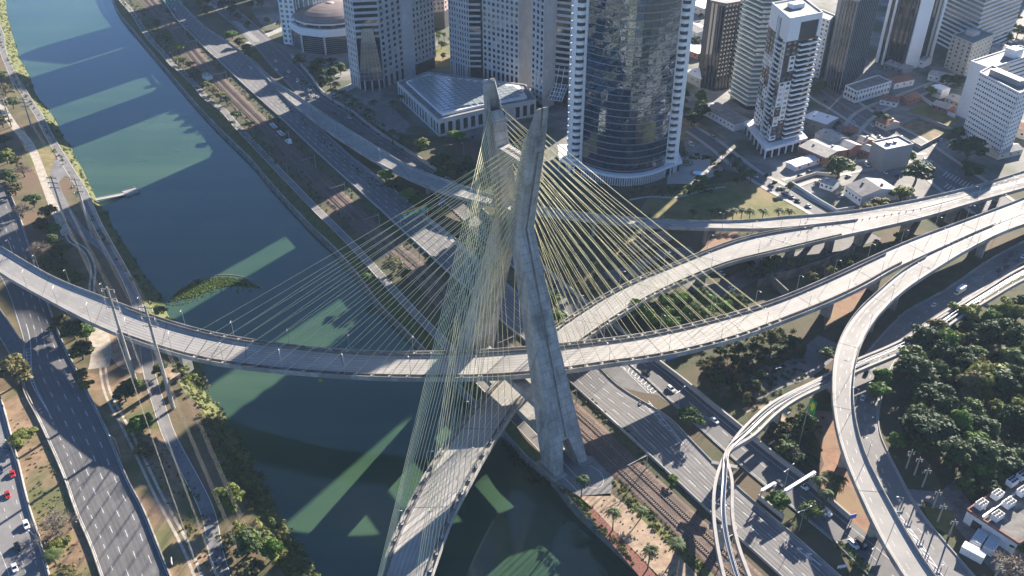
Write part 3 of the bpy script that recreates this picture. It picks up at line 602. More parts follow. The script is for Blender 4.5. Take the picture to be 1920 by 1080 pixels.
class Deck(Rib):
    def make(s, name, parent, origin, skipL=(), skipR=(), depth=2.6, stay=None, mpave=None):
        n = s.n; b = MB(); z = np.array([0, 0, 1.0])
        b.strip(s.at(0), s.at(1))
        secs = [s.at(0), s.at(0, -1.1), s.at(0.2, -1.5), s.at(0.28, -depth), s.at(0.72, -depth), s.at(0.8, -1.5), s.at(1, -1.1), s.at(1)]
        for A, B_ in zip(secs[:-1], secs[1:]): b.strip(B_, A, 1)
        for e in (0, n-1): o = len(b.v); b.v.extend([tuple(q[e]) for q in secs]); b.f.append(tuple(range(o, o+8))); b.m.append(1)
        d = rel(b, origin).build(name, [mpave or M_deck, M_conc], parent)
        ok = lambda t, sk: not any(a <= t <= c for a, c in sk)
        for side, t, sk in (('L', 0.0, skipL), ('R', 1.0, skipR)):
            P = s.at(t, 0.0); Q = s.at(1-t); nn = (Q-P); nn /= np.linalg.norm(nn, axis=1)[:, None]
            run = []
            def flush(run):
                if len(run) > 2:
                    w = MB(); wall_mb(np.array([P[i]+nn[i]*0.22 for i in run]), 1.0, 0.4, w); rel(w, origin).build('parapet', M_conc, d)
            for i in range(n):
                if ok(i/(n-1), sk): run.append(i)
                else: flush(run); run = []
            flush(run)
            if stay:
                i0, i1 = int(stay[0]*(n-1)), int(stay[1]*(n-1)); w = MB(); wall_mb(np.array([P[i]+nn[i]*2.3 for i in range(i0, i1)]), 0.95, 0.5, w); rel(w, origin).build('inner_barrier', M_cdark, d)
        m = MB()
        for t in (0.36, 0.64): dashes(m, s.at(t, 0.03), 2.5, 7.0, 0.2)
        for t in (0.24, 0.32, 0.41, 0.49, 0.57, 0.66, 0.75): line_strip(m, s.at(t, 0.012), 0.85, mi=2)
        for t in (0.16, 0.84): line_strip(m, s.at(t, 0.03), 0.18)
        for k in range(8, n, 14): m.bar(s.at(0.03, 0.03)[k], s.at(0.97, 0.03)[k], 0.28, 0.02, 1)     # expansion joints
        rel(m, origin).build('deck_markings', [M_paint, M_cdark, M_tyre], d, kind='stuff')
        return d
U = Deck([(-110, 405, -120, 430, 9), (-40, 440, -45, 477, 9), (0, 462, -2, 512, 10), (100, 520, 100, 570, 12), (200, 560, 195, 618, 14), (300, 597, 295, 655, 16.5), (400, 625, 395, 681, 18.5), (500, 642, 498, 695, 20), (600, 654, 600, 704, 21.5), (700, 660, 700, 710, 22), (800, 661, 805, 712, 23),
          (900, 658, 910, 711, 24), (1000, 651, 1020, 703, 24), (1112, 639, 1131, 687, 23.5), (1187, 630, 1225, 674, 22.5), (1262, 616, 1300, 659, 20.5), (1335, 598, 1385, 636, 18.5), (1404, 579, 1460, 608, 16.5), (1485, 550, 1546, 574, 15.7), (1578, 509, 1625, 537, 15), (1637, 481, 1680, 505, 14.5),
          (1711, 449, 1756, 470, 14), (1785, 422, 1840, 432, 13.5), (1896, 381, 1945, 390, 13), (1990, 342, 2030, 350, 13), (2080, 305, 2110, 312, 13)], smooth=8)
u_deck = U.make('upper_deck', bridge, BO, skipR=((0.83, 1),), stay=(0.22, 0.74))
L_ = Deck([(560, 1600, 690, 1560, 14), (640, 1320, 750, 1300, 13.5), (690, 1150, 788, 1150, 13), (710, 1080, 812, 1080, 13), (729, 1022, 829, 1030, 13), (760, 958, 849, 972, 12.8), (785, 908, 880, 915, 12.6), (814, 860, 907, 863, 12.5), (860, 795, 943, 806, 12.4), (896, 754, 982, 748, 12.2), (933, 712, 1020, 708, 12),
           (985, 662, 1060, 670, 12), (1036, 617, 1096, 641, 12), (1080, 587, 1140, 610, 12), (1135, 552, 1182, 582, 12), (1200, 520, 1234, 552, 12), (1267, 493, 1309, 518, 12), (1336, 465, 1375, 493, 12), (1404, 443, 1459, 473, 12), (1505, 425, 1567, 447, 12), (1600, 414, 1645, 430, 12), (1700, 397, 1740, 407, 12), (1800, 371, 1831, 380, 12), (1920, 338, 1950, 346, 12), (2050, 300, 2080, 308, 12)], smooth=8)
l_deck = L_.make('lower_deck', bridge, BO, skipL=((0.70, 1),), stay=(0.05, 0.66))
def nearest(P, px, zs=None):
    return int(np.argmin([abs(PX(p)[0]-px) for p in P]))
def stays(R, ends, s, zlo=92.5, zhi=131.0):
    P, Q = R.at(0), R.at(1); mid = R.at(.5); ic = int(np.argmin(np.linalg.norm(mid[:, :2]-PC[:2], axis=1)))
    arc = np.r_[0, np.cumsum(np.linalg.norm(np.diff(mid, axis=0), axis=1))]
    for send, ns in ends:
        for i in range(18):
            f = i/17; dist = 15+(abs(send)-15)*f; sg = np.sign(send)
            at = arc[ic]+sg*dist; z = zlo+(zhi-zlo)*f**0.92; a, d, w = leg_dims(z)
            for E, e in ((P, 0.9), (Q, -0.9)):
                O = Q if E is P else P; pt = np.array([np.interp(at, arc, E[:, k]) for k in range(3)]); ot = np.array([np.interp(at, arc, O[:, k]) for k in range(3)])
                pt = pt+(ot-pt)/np.linalg.norm(ot-pt)*1.25; pt[2] += 0.3
                m = np.array(leg_pt(s, z, ns*s*(w-0.2), e*s)); v = m-pt; sag = np.linalg.norm(v)*0.004
                pts = [pt+v*t-np.array([0, 0, sag*4*t*(1-t)]) for t in (0, .25, .5, .75, 1)]
                b = MB(); b.tube([p-PC for p in pts], 0.10, 5); o = b.build('stay_cable', M_cable, bridge, smooth=True)
                g = MB(); q = pt+v/np.linalg.norm(v)*1.5; g.tube([pt-PC-[0, 0, .3], q-PC], [0.34, 0.24], 6); g.box(tuple(pt-PC+[0, 0, 0.05]), (1.5, 1.0, 0.9), math.atan2(v[1], v[0])+0.4*(i % 2)); g.build('cable_anchor', M_conc, o)
stays(U, ((-138, -1), (128, 1)), 1)
stays(L_, ((-136, -1), (128, 1)), -1)

def pier(parent, origin, top, w=2.2, l=4.5, rz=0.0, flare=1.5, base=0.0):
    b = MB(); x, y, z = top; ca, sa = math.cos(rz), math.sin(rz)
    def ring(k, zz): return [(x+(px*l*k)*ca-(py*w)*sa, y+(px*l*k)*sa+(py*w)*ca, zz) for px, py in ((-.5, -.5), (.5, -.5), (.5, .5), (-.5, .5))]
    b.hexa(ring(1, base-0.3), ring(1, z-2.5)); b.hexa(ring(1, z-2.5), ring(flare, z+0.1))
    return rel(b, origin).build('pier', M_conc, parent)
def piers(parent, origin, R, ts, w=2.2, l=5.0, depth=2.6):
    M_ = R.at(.5)
    for t in ts:
        i = min(int(t*(R.n-1)), R.n-2); p = M_[i]; d = M_[i+1]-M_[i]
        pier(parent, origin, (p[0], p[1], p[2]-depth), w, l, math.atan2(d[1], d[0])+math.pi/2)
def tpx(R, px):
    return nearest(R.at(.5), px)/(R.n-1)
piers(bridge, BO, U, [tpx(U, x) for x in (-30, 130, 335, 1560, 1650, 1740, 1850)])
piers(bridge, BO, L_, [0.03]+[tpx(L_, x) for x in (1330, 1420, 1490, 1560, 1620, 1700, 1790)])

Rr = Deck([(455, 98, 470, 112, .08), (480, 118, 495, 140, .1), (508, 146, 522, 172, .3), (545, 172, 552, 198, 1.0), (590, 202, 600, 236, 2.4), (635, 232, 645, 267, 4), (690, 266, 704, 304, 6), (755, 306, 777, 341, 8), (826, 335, 850, 368, 9), (880, 354, 905, 382, 9.5), (940, 372, 955, 392, 10), (1004, 387, 1010, 403, 10.3), (1092, 400, 1095, 413, 10.8), (1167, 408, 1170, 421.5, 11.2),
           (1261, 414, 1255, 427.5, 11.6), (1344, 415.5, 1340, 430, 11.8), (1404, 414, 1430, 431, 12), (1467, 408, 1507, 425, 12), (1541, 403, 1600, 414, 12), (1604, 396, 1660, 404, 12), (1674, 384, 1730, 391, 12), (1749, 369, 1810, 369, 12), (1849, 344, 1920, 338, 12), (1940, 316, 2040, 303, 12), (2050, 285, 2150, 270, 12)], smooth=8)
VO = Vector(G(1200, 420, 0)); via = thing('approach_viaduct', 'pale ramp viaduct climbing from the expressway and curving behind the pylon', 'viaduct', VO)
Rr.make('viaduct_deck', via, VO, skipR=((0.70, 1),))
piers(via, VO, Rr, [tpx(Rr, x) for x in (640, 720, 800, 900, 1000, 1110, 1205, 1320, 1430, 1540, 1640, 1730, 1800, 1880)], 1.6, 3.2)
Cv = Deck([(2120, 318, 2140, 335, 13), (2030, 352, 2040, 372, 13), (1945, 391, 1965, 407, 13), (1840, 433, 1880, 437, 13.5), (1753, 473, 1804, 476, 14), (1693, 506, 1745, 513, 14), (1653, 540, 1700, 543, 14), (1611, 578, 1661, 578, 14), (1586, 612, 1633, 613, 14), (1566, 656, 1610, 660, 14), (1559, 719, 1600, 728, 14), (1563, 786, 1604, 786, 13.5), (1580, 854, 1623, 855, 13), (1609, 926, 1657, 922, 12.5), (1652, 1017, 1703, 1005, 12), (1691, 1080, 1748, 1075, 11.5), (1740, 1150, 1800, 1140, 11), (1850, 1290, 1915, 1275, 10)], smooth=8)
CO = Vector(G(1580, 760, 0)); viac = thing('curved_viaduct', 'pale concrete viaduct ramp bending down the right side between the monorail and the grove', 'viaduct', CO)
Cv.make('viaduct_deck', viac, CO, skipL=((0.0, 0.42),))
piers(viac, CO, Cv, [tpx(Cv, x) for x in (1850, 1760)]+[0.50, 0.56, 0.63, 0.70, 0.78, 0.86], 1.8, 3.6)

# ---- monorail: two guide beams, a silver walkway between them, portal piers
MA = path([(2060, 440, 10), (1920, 499, 10), (1850, 541, 9.5), (1782, 583, 9), (1724, 620, 8.5), (1657, 653, 8.2), (1609, 672, 8.2), (1556, 700, 8.5), (1513, 721, 9), (1450, 752, 10), (1407, 789, 11), (1378, 820, 12), (1356, 858, 12.5), (1342, 897, 13), (1337, 945, 13), (1342, 1003, 13), (1353, 1061, 13), (1372, 1130, 13), (1420, 1280, 13)], 0, 3, 6)
MI = path([(2070, 462, 10), (1930, 518, 10), (1862, 556, 9.5), (1800, 594, 9), (1742, 634, 8.5), (1672, 668, 8.2), (1622, 688, 8.2), (1570, 712, 8.5), (1532, 728, 9), (1484, 752, 10), (1440, 787, 11), (1411, 820, 12), (1352, 849, 12.5), (1378, 887, 13), (1371, 930, 13), (1374, 978, 13), (1387, 1032, 13), (1407, 1082, 13), (1428, 1135, 13), (1478, 1275, 13)], 0, 3, 6)
k = max(len(MA), len(MI)); MA, MI = resample(MA, k), resample(MI, k); MM = (MA+MI)/2
MO = Vector(G(1400, 850, 0)); mono = thing('monorail', 'curved elevated monorail with two pale guide beams and a silver walkway over the highway', 'monorail', MO)
def beam(P, w, h, name, m):
    b = MB(); wall_mb(P-np.array([0, 0, h]), h, w, b, taper=1.0); n = len(P); b.strip(offset(P, -w/2, -h), offset(P, w/2, -h)); return rel(b, MO).build(name, m, mono)
beam(MA, 1.1, 2.0, 'guide_beam', M_deck); beam(MI, 1.1, 2.0, 'guide_beam', M_deck); wk = beam(MM-np.array([0, 0, 0.5]), 1.5, 0.25, 'walkway', M_steel)
for a in (0.75, -0.75):
    b = MB(); wall_mb(offset(MM, a, -0.4), 0.9, 0.08, b, taper=1.0); rel(b, MO).build('handrail', M_steel, wk)
for i in range(4, k-1, 4):
    b = MB(); b.bar(MA[i]-[0, 0, 1.3], MI[i]-[0, 0, 1.3], 0.4, 0.4); rel(b, MO).build('cross_tie', M_steel, mono)
for i in [int(np.argmin([abs(PX(p)[0]-x)+abs(PX(p)[1]-y) for p in MM])) for x, y in ((1840, 560), (1715, 636), (1560, 708), (1465, 752), (1366, 868), (1350, 985), (1355, 1110))]:
    p = MM[i]; d = MM[min(i+1, k-1)]-MM[i-1]; rz = math.atan2(d[1], d[0])+math.pi/2; b = MB()
    b.box((p[0], p[1], p[2]-2.6), (9.5, 1.7, 1.2), rz); b.box((p[0], p[1], (p[2]-3.2)/2-0.2), (2.8, 1.7, p[2]-3.0), rz); rel(b, MO).build('portal_pier', M_conc, mono)
# ================================================================== BUILDINGS
def inset(poly, d):
    n = len(poly); out = []
    for i in range(n):
        p0, p1, p2 = [np.array(poly[j % n][:2], float) for j in (i-1, i, i+1)]
        e1 = (p1-p0)/np.linalg.norm(p1-p0); e2 = (p2-p1)/np.linalg.norm(p2-p1)
        n1 = np.array([-e1[1], e1[0]]); n2 = np.array([-e2[1], e2[0]])
        k = max(0.25, 1+n1.dot(n2)); out.append(p1+(n1+n2)*d/k)
    return out
class Bld:
    def __init__(s, name, label, cat, poly, h, fh=4.2, z0=0.0, wall=None, core=None, inset_d=0.5, group=None, roof=None):
        poly = [np.array(p[:2], float) for p in poly]
        ar = sum(poly[i-1][0]*poly[i][1]-poly[i][0]*poly[i-1][1] for i in range(len(poly)))
        if ar < 0: poly = poly[::-1]
        s.poly, s.h, s.fh, s.z0 = poly, h, fh, z0; c = np.mean(poly, axis=0); s.o = (c[0], c[1], 0.0)
        s.t = thing(name, label, cat, s.o, 0, group); s.wall = wall or M_stone; s.core = core or M_win; s.d = inset_d
        s.w = MB(); s.panes = []; s.pm = {}
        ip = inset(poly, inset_d); b = MB(); b.prism(ip, 0, h-0.3); s.rb(b).build('core', [s.core], s.t)
        r = MB(); r.prism(inset(poly, 0.02), h-1.2, h, 0); s.rb(r).build('roof', roof or M_roofg, s.t)
        q = MB()
        for i in range(len(poly)):
            a, c_ = poly[i], poly[(i+1) % len(poly)]; q.bar((a[0], a[1], h+0.35), (c_[0], c_[1], h+0.35), 0.5, 1.0)
        s.rb(q).build('roof_parapet', s.wall, s.t)
    def rb(s, b): return rel(b, s.o)
    def edge(s, i):
        a = s.poly[i]; b = s.poly[(i+1) % len(s.poly)]; L = np.linalg.norm(b-a); e = (b-a)/L; return a, e, np.array([e[1], -e[0]]), L
    def slab(s, a, e, nrm, u0, u1, z0, z1, d0, d1, b=None, mi=0):       # a box hung on the facade plane
        b = b or s.w; P = [a+e*u0+nrm*d0, a+e*u1+nrm*d0, a+e*u1+nrm*d1, a+e*u0+nrm*d1]
        P = [P[3], P[2], P[1], P[0]] if False else P
        b.hexa([(p[0], p[1], z0) for p in P], [(p[0], p[1], z1) for p in P], mi)
    def pane(s, a, e, nrm, u0, u1, z0, z1, m=None, d=None):
        s.panes.append((a, e, nrm, u0, u1, z0, z1, m or M_win, d if d is not None else -s.d))
    def grid(s, i, nc, pf=0.45, sf=0.45, z0=None, z1=None, u0=0, u1=None, m=None, fh=None):
        a, e, nr, L = s.edge(i); z0 = s.z0 if z0 is None else z0; z1 = s.h if z1 is None else z1; u1 = L if u1 is None else u1; fh = fh or s.fh
        nf = max(1, int(round((z1-z0)/fh))); fh = (z1-z0)/nf; cw = (u1-u0)/nc
        for c in range(nc+1):
            p = cw*pf; x0 = max(u0, u0+c*cw-p/2); x1 = min(u1, u0+c*cw+p/2); s.slab(a, e, nr, x0, x1, z0, z1, -s.d-.05, 0.0)
        for f in range(nf):
            s.slab(a, e, nr, u0, u1, z0+f*fh, z0+f*fh+fh*sf, -s.d-.05, -0.06)
        for f in range(nf):
            for c in range(nc): s.pane(a, e, nr, u0+c*cw+cw*pf/2, u0+(c+1)*cw-cw*pf/2, z0+f*fh+fh*sf, z0+(f+1)*fh, m)
    def band(s, i, sf=0.45, z0=None, z1=None, u0=0, u1=None, m=None, fh=None, proud=0.0):
        a, e, nr, L = s.edge(i); z0 = s.z0 if z0 is None else z0; z1 = s.h if z1 is None else z1; u1 = L if u1 is None else u1; fh = fh or s.fh
        nf = max(1, int(round((z1-z0)/fh))); fh = (z1-z0)/nf
        for f in range(nf):
            s.slab(a, e, nr, u0, u1, z0+f*fh, z0+f*fh+fh*sf, -s.d-.05, proud); s.pane(a, e, nr, u0+.1, u1-.1, z0+f*fh+fh*sf, z0+(f+1)*fh, m)
    def blank(s, i, u0=0, u1=None, z0=0, z1=None, b=None):
        a, e, nr, L = s.edge(i); s.slab(a, e, nr, u0, L if u1 is None else u1, z0, s.h if z1 is None else z1, -s.d-.05, 0.03, b)
    def slots(s, i, nc, pf=0.4, z0=0, z1=None, u0=0, u1=None, m=None):
        a, e, nr, L = s.edge(i); u1 = L if u1 is None else u1; cw = (u1-u0)/nc; z1 = s.h if z1 is None else z1
        for c in range(nc+1): p = cw*pf; s.slab(a, e, nr, max(u0, u0+c*cw-p/2), min(u1, u0+c*cw+p/2), z0, z1, -s.d-.05, 0.0)
        for c in range(nc): s.pane(a, e, nr, u0+c*cw+cw*pf/2, u0+(c+1)*cw-cw*pf/2, z0, z1, m)
    def done(s, limit=300, name='window'):
        if s.w.v: s.rb(s.w).build('facade', s.wall, s.t)
        vis = [p for p in s.panes if -140 < PX((*(p[0]+p[1]*p[3]), p[5]))[1] < 1200 and -200 < PX((*(p[0]+p[1]*p[3]), p[5]))[0] < 2100 and np.dot(p[2], p[0]) < 0]
        vis.sort(key=lambda p: -(p[4]-p[3])*(p[6]-p[5])); rng = random.Random(len(s.panes)); rest = MB(); keys = {}; keep = set(id(p) for p in vis[:limit])
        for p in s.panes:
            a, e, nr, u0, u1, z0, z1, m, d = p; w, h = round(u1-u0, 2), round(z1-z0, 2); c = a+e*(u0+u1)/2+nr*(d+.03); rz = math.atan2(e[1], e[0])
            if id(p) in keep:
                if m is M_win and w < 6: m = rng.choices((M_win, M_wing, M_blind), (80, 14, 6))[0]
                k = (w, h, m.name)
                if k not in keys: q = MB(); q.box((0, 0, h/2), (w, 0.12, h)); keys[k] = q.mesh(name, m)
                link(name, keys[k], s.t, (c[0]-s.o[0], c[1]-s.o[1], z0), rz)
            else:
                P = [a+e*u0+nr*(d+.09), a+e*u1+nr*(d+.09)]; rest.quad((*P[0], z0), (*P[1], z0), (*P[1], z1), (*P[0], z1))
        if rest.v: s.rb(rest).build(name+'_panes', M_win, s.t, kind='stuff')
        return s.t

# west tower: chamfered stone tower with a sloping glass atrium
W = Bld('office_tower', 'grey stone office tower with square windows and a sloping glass atrium over its entrance', 'office tower', [(-117, 652), (-99, 655), (-84.5, 676.5), (-77, 682), (-62, 702), (-98, 704), (-126, 664)], 142, 4.5, 9)
W.band(0, 0.42, 40, 146); W.grid(1, 4, 0.5, 0.45); W.slots(1, 4, 0.5, 0, 9); W.blank(2); W.grid(3, 6); W.grid(4, 6); W.blank(5); W.grid(6, 4, 0.55, 0.45); W.slots(6, 4, 0.55, 0, 9)
a, e, nr, L = W.edge(0); at = MB(); fr = MB(); lo = [a+e*0.3+nr*5.5, a+e*(L-.3)+nr*5.5]; hi = [a+e*(L*.28)+nr*0.3, a+e*(L*.72)+nr*0.3]
at.quad((*lo[0], 9), (*lo[1], 9), (*hi[1], 47), (*hi[0], 47)); at.quad((*lo[0], 9), (*hi[0], 47), (*(a+e*0.3), 9), (*(a+e*0.3), 9.1)); at.quad((*lo[1], 9), (*(a+e*(L-.3)), 9), (*hi[1], 47), (*hi[1], 47.1))
for k in range(13):
    t = k/12; p = lo[0]*(1-t)+hi[0]*t; q = lo[1]*(1-t)+hi[1]*t; fr.bar((*(p+nr*.1), 9+38*t), (*(q+nr*.1), 9+38*t), 0.5, 0.3)
for k in range(6):
    t = k/5; p = lo[0]*(1-t)+lo[1]*t; q = hi[0]*(1-t)+hi[1]*t; fr.bar((*(p+nr*.1), 9), (*(q+nr*.1), 47), 0.35, 0.3)
o = W.rb(at).build('atrium_glazing', M_wing, W.t); W.rb(fr).build('atrium_frame', M_grey, o)
c = MB()
for k in (0.2, 0.5, 0.8): p = a+e*L*k+nr*5; c.tube([(*p, 0), (*p, 9)], 0.6, 8)
W.rb(c).build('entrance_columns', M_stone, W.t, kind='stuff'); W.done()
E1 = Bld('office_tower', 'pale grey stone tower with a sunlit narrow flank behind the glass roofed pavilion', 'office tower', [(-49, 683), (-33, 668), (-24, 668), (5, 645), (22, 667), (-37, 749)], 138, 4.4, 12)
E1.grid(0, 8, 0.5, 0.4); E1.band(1, 0.35); E1.grid(2, 8, 0.42, 0.42, u0=2); E1.slots(2, 8, 0.42, 0, 12, u0=2); E1.slots(0, 8, 0.5, 0, 12); E1.blank(3); E1.grid(4, 8); E1.blank(5); E1.done()
E2 = Bld('hotel_tower', 'grey tower with a banded recess above a white framed canopy beside the curved tower', 'hotel tower', [(14, 624), (22.4, 612), (31.5, 621), (41, 617), (48, 616), (74, 618), (68, 656), (42, 668), (21, 640)], 133, 4.4, 4)
E2.grid(0, 3, 0.45, 0.42); E2.blank(1); E2.band(2, 0.4, 22, 140); E2.blank(3); E2.blank(4); E2.blank(5); E2.blank(6); E2.blank(7); E2.grid(8, 4)
a, e, nr, L = E2.edge(2); cn = MB()
for k in range(6): p = a+e*L*k/5; cn.bar((*(p+nr*1), 17), (*(p+nr*13), 9), 0.35)
for k in range(5): q = k/4; cn.bar((*(a+nr*(1+12*q)), 17-8*q), (*(a+e*L+nr*(1+12*q)), 17-8*q), 0.35)
for k in (0.3, 0.7): cn.bar((*(a+e*L*k+nr*.4), 30), (*(a+e*L*k+nr*10), 11), 0.3)
o = E2.rb(cn).build('canopy_frame', M_white, E2.t); cg = MB(); cg.quad((*(a+nr*1), 16.7), (*(a+e*L+nr*1), 16.7), (*(a+e*L+nr*13), 8.7), (*(a+nr*13), 8.7)); E2.rb(cg).build('canopy_glass', M_gblue, o); E2.done()

# curved blue glass tower between two white balcony stacks
def curved_tower():
    arc = []
    A, B_ = np.array([44.0, 506.0]), np.array([96.0, 504.0]); bul = 13.0; nn = 12
    ch = B_-A; Lc = np.linalg.norm(ch); e = ch/Lc; n_ = np.array([e[1], -e[0]])
    for i in range(nn+1): t = i/nn; arc.append(A+ch*t+n_*bul*4*t*(1-t))
    poly = arc+[np.array([98, 522.]), np.array([96, 540.]), np.array([62, 545.]), np.array([44, 522.])]
    T = Bld('curved_glass_tower', 'tall tower with a bowed blue mirror glass front between white balcony stacks', 'glass tower', poly, 119, 4.4, 6, M_stone, M_char, 0.35)
    fh = 4.4; H = 119; nf = int((H-8)/fh); o_ = T.o; rng = random.Random(4); rest = MB(); cnt = 0; fl = MB()
    for f in range(nf-1, -1, -1):
        z = 8+f*fh
        for i in range(nn):
            a, b2 = arc[i], arc[i+1]; L = np.linalg.norm(b2-a); ee = (b2-a)/L; nr = np.array([ee[1], -ee[0]])
            q = MB(); P = [(*(a+ee*.06+nr*(0.02+rng.uniform(0, .22))), z+.5), (*(b2-ee*.06+nr*(0.02+rng.uniform(0, .22))), z+.5), (*(b2-ee*.06+nr*(.02+rng.uniform(0, .22))), z+fh-.02), (*(a+ee*.06+nr*(.02+rng.uniform(0, .22))), z+fh-.02)]
            if z < 116 and cnt < 300:
                cnt += 1; q.quad(*P); q.quad(*[(x-nr[0]*.1, y-nr[1]*.1, zz) for x, y, zz in P[::-1]]); T.rb(q).build('glass_pane', M_gblue, T.t)
            else: rest.quad(*P)
        for i in range(nn): a, b2 = arc[i], arc[i+1]; fl.bar((*a, z+.25), (*b2, z+.25), 0.5, 0.42)
    T.rb(rest).build('upper_glass_panes', M_gblue, T.t, kind='stuff'); T.rb(fl).build('floor_edges', M_grey, T.t, kind='stuff')
    for side in (0, 1):
        if side == 0: c = np.array([40.0, 514.0])
        else: c = np.array([99.6, 512.0])
        bm = MB(); n8 = 10
        ang = np.linspace(math.radians(180), math.radians(372), n8)
        ring = lambda r, k=1.45: [c+np.array([math.cos(t)*r, math.sin(t)*r*k]) for t in ang]
        dk = MB(); dk.prism([*ring(3.6), c+np.array([3.6, 6]), c+np.array([-3.6, 6])], 0, H+2); T.rb(dk).build('balcony_core', M_char, T.t)
        for f in range(nf):
            z = 8+f*fh; bal = MB(); R1 = ring(4.5); bal.prism([*R1, c+np.array([5, 6]), c+np.array([-5, 6])], z-0.9, z+1.35)
            if z < 122: T.rb(bal).build('balcony', M_white, T.t)
            else:
                T.rb(bal).build('balcony', M_white, T.t)
        col = MB(); x = 3.9 if side == 0 else -3.9
        for dx, dy in ((x*0.95, -5.0), (-x*0.9, -4.0)): col.box((c[0]+dx, c[1]+dy, H/2), (2.3, 3.0, H))
        T.rb(col).build('white_pier', M_white, T.t)
    P = MB(); ring = [A+np.array([-14, 6])]+[p+n_*3.5 for p in arc]+[B_+np.array([12, 5]), B_+np.array([12, 30]), A+np.array([-14, 30])]; P.prism(ring, 5.2, 6.6); T.rb(P).build('podium_roof', M_white, T.t)
    P = MB(); P.prism(inset(ring, 1.5), 0, 5.2); T.rb(P).build('podium_wall', M_win, T.t)
    P = MB()
    for i in range(len(ring)-3):
        for t in (0, .33, .66): p = ring[i]*(1-t)+ring[i+1]*t; P.box((p[0], p[1], 2.6), (1.0, 1.0, 5.2))
    T.rb(P).build('podium_columns', M_stone, T.t, kind='stuff'); T.done()
curved_tower()

# low pavilion with a glazed grid roof
pv = [G(745, 155, 12)[:2], G(822, 226, 12)[:2], G(908, 206, 12)[:2], G(1005, 188, 12)[:2], G(985, 160, 12)[:2], G(800, 137, 12)[:2]]
Pv = Bld('exhibition_pavilion', 'low stone pavilion with tall window slots and a large glazed grid roof', 'pavilion', pv, 12, 12, 0, M_stone)
n = len(Pv.poly)
for i in range(n):
    L = Pv.edge(i)[3]; Pv.slots(i, max(3, int(L/5.2)), 0.42, 1.5, 9.5); Pv.blank(i, z0=9.5, z1=11.9); Pv.blank(i, z0=0, z1=1.5)
rp = inset(Pv.poly, 5.5); ctr = np.mean(rp, axis=0)
hp = MB(); hp.prism(rp, 11.9, 13.6); hr = Pv.rb(hp).build('skylight_base', M_white, Pv.t)
# roof panels: a grid of separate glass sheets in two tilted falls
d1 = np.array(rp[1])-np.array(rp[0]); 
i_f = int(np.argmin([p[1] for p in rp])); q0, q1, q2 = np.array(rp[i_f]), np.array(rp[i_f-1]), np.array(rp[(i_f+1) % n])
def inside(p, poly):
    r = False; j = len(poly)-1
    for i in range(len(poly)):
        if (poly[i][1] > p[1]) != (poly[j][1] > p[1]) and p[0] < (poly[j][0]-poly[i][0])*(p[1]-poly[i][1])/(poly[j][1]-poly[i][1])+poly[i][0]: r = not r
        j = i
    return r
e1 = (q1-q0)/np.linalg.norm(q1-q0); e2 = np.array([-e1[1], e1[0]]); e2 = e2 if e2.dot(q2-q0) > 0 else -e2
pm = MB(); pm.box((0, 0, 0), (4.0, 4.0, 0.18)); pm = pm.mesh('roof_panel', M_gpale); rib_ = MB(); cnt = 0
for i in range(0, 40):
    for j in range(0, 40):
        p = q0+e1*(2.3+i*4.5)+e2*(2.3+j*4.5)
        if all(inside(p+e1*x+e2*y, rp) for x in (-2.2, 2.2) for y in (-2.2, 2.2)):
            h = 13.9+0.9*math.sin(min(1, j/9)*math.pi)
            if cnt < 300: link('roof_panel', pm, Pv.t, (p[0]-Pv.o[0], p[1]-Pv.o[1], h), math.atan2(e1[1], e1[0])); cnt += 1
Pv.done()
b = MB(); tp = [G(850, 214, 14), G(900, 200, 14)]; 

# drum shaped building with a brown dome
c = G(615, 30, 26)[:2]+np.array([0, 12]); R = 33.0; DO = (c[0], c[1], 0)
dm = thing('domed_hall', 'round hall under a low brown dome with a white band above dark glass', 'hall', DO)
def ringp(r, n=40, a0=0): return [(r*math.cos(a0+2*math.pi*i/n), r*math.sin(a0+2*math.pi*i/n)) for i in range(n)]
b = MB(); b.prism(ringp(R+2, 10, 0.3), 0, 15); b.build('glass_wall', M_win, dm)
b = MB()
for z in np.arange(1, 15, 1.7): 
    q = ringp(R+2.15, 10, 0.3); [b.bar((*q[i], z), (*q[(i+1) % 10], z), 0.3, 0.25) for i in range(10)]
b.build('glazing_bars', M_grey, dm, kind='stuff')
b = MB()
for p in ringp(R+2.6, 10, 0.3): b.box((p[0], p[1], 8), (1.4, 1.4, 16))
b.build('columns', M_stone, dm, kind='stuff')
b = MB(); b.prism(ringp(R+3.2, 10, 0.3), 15, 21); b.build('white_band', M_white, dm); b = MB(); b.prism(ringp(R-1), 21, 24); b.build('clerestory', M_win, dm)
b = MB(); b.prism(ringp(R), 24, 25); b.build('dome_rim', M_white, dm)
b = MB(); rr = [(R-.8, 25)]+[(R*math.cos(t), 25+9*math.sin(t)) for t in np.linspace(0.12, 1.45, 7)]
for i in range(len(rr)-1): b.strip([(*p, rr[i+1][1]) for p in ringp(rr[i+1][0])+ringp(rr[i+1][0])[:1]], [(*p, rr[i][1]) for p in ringp(rr[i][0])+ringp(rr[i][0])[:1]])
b.prism(ringp(rr[-1][0]), rr[-1][1]-.5, rr[-1][1]); b.build('dome', M_dome, dm, smooth=True)

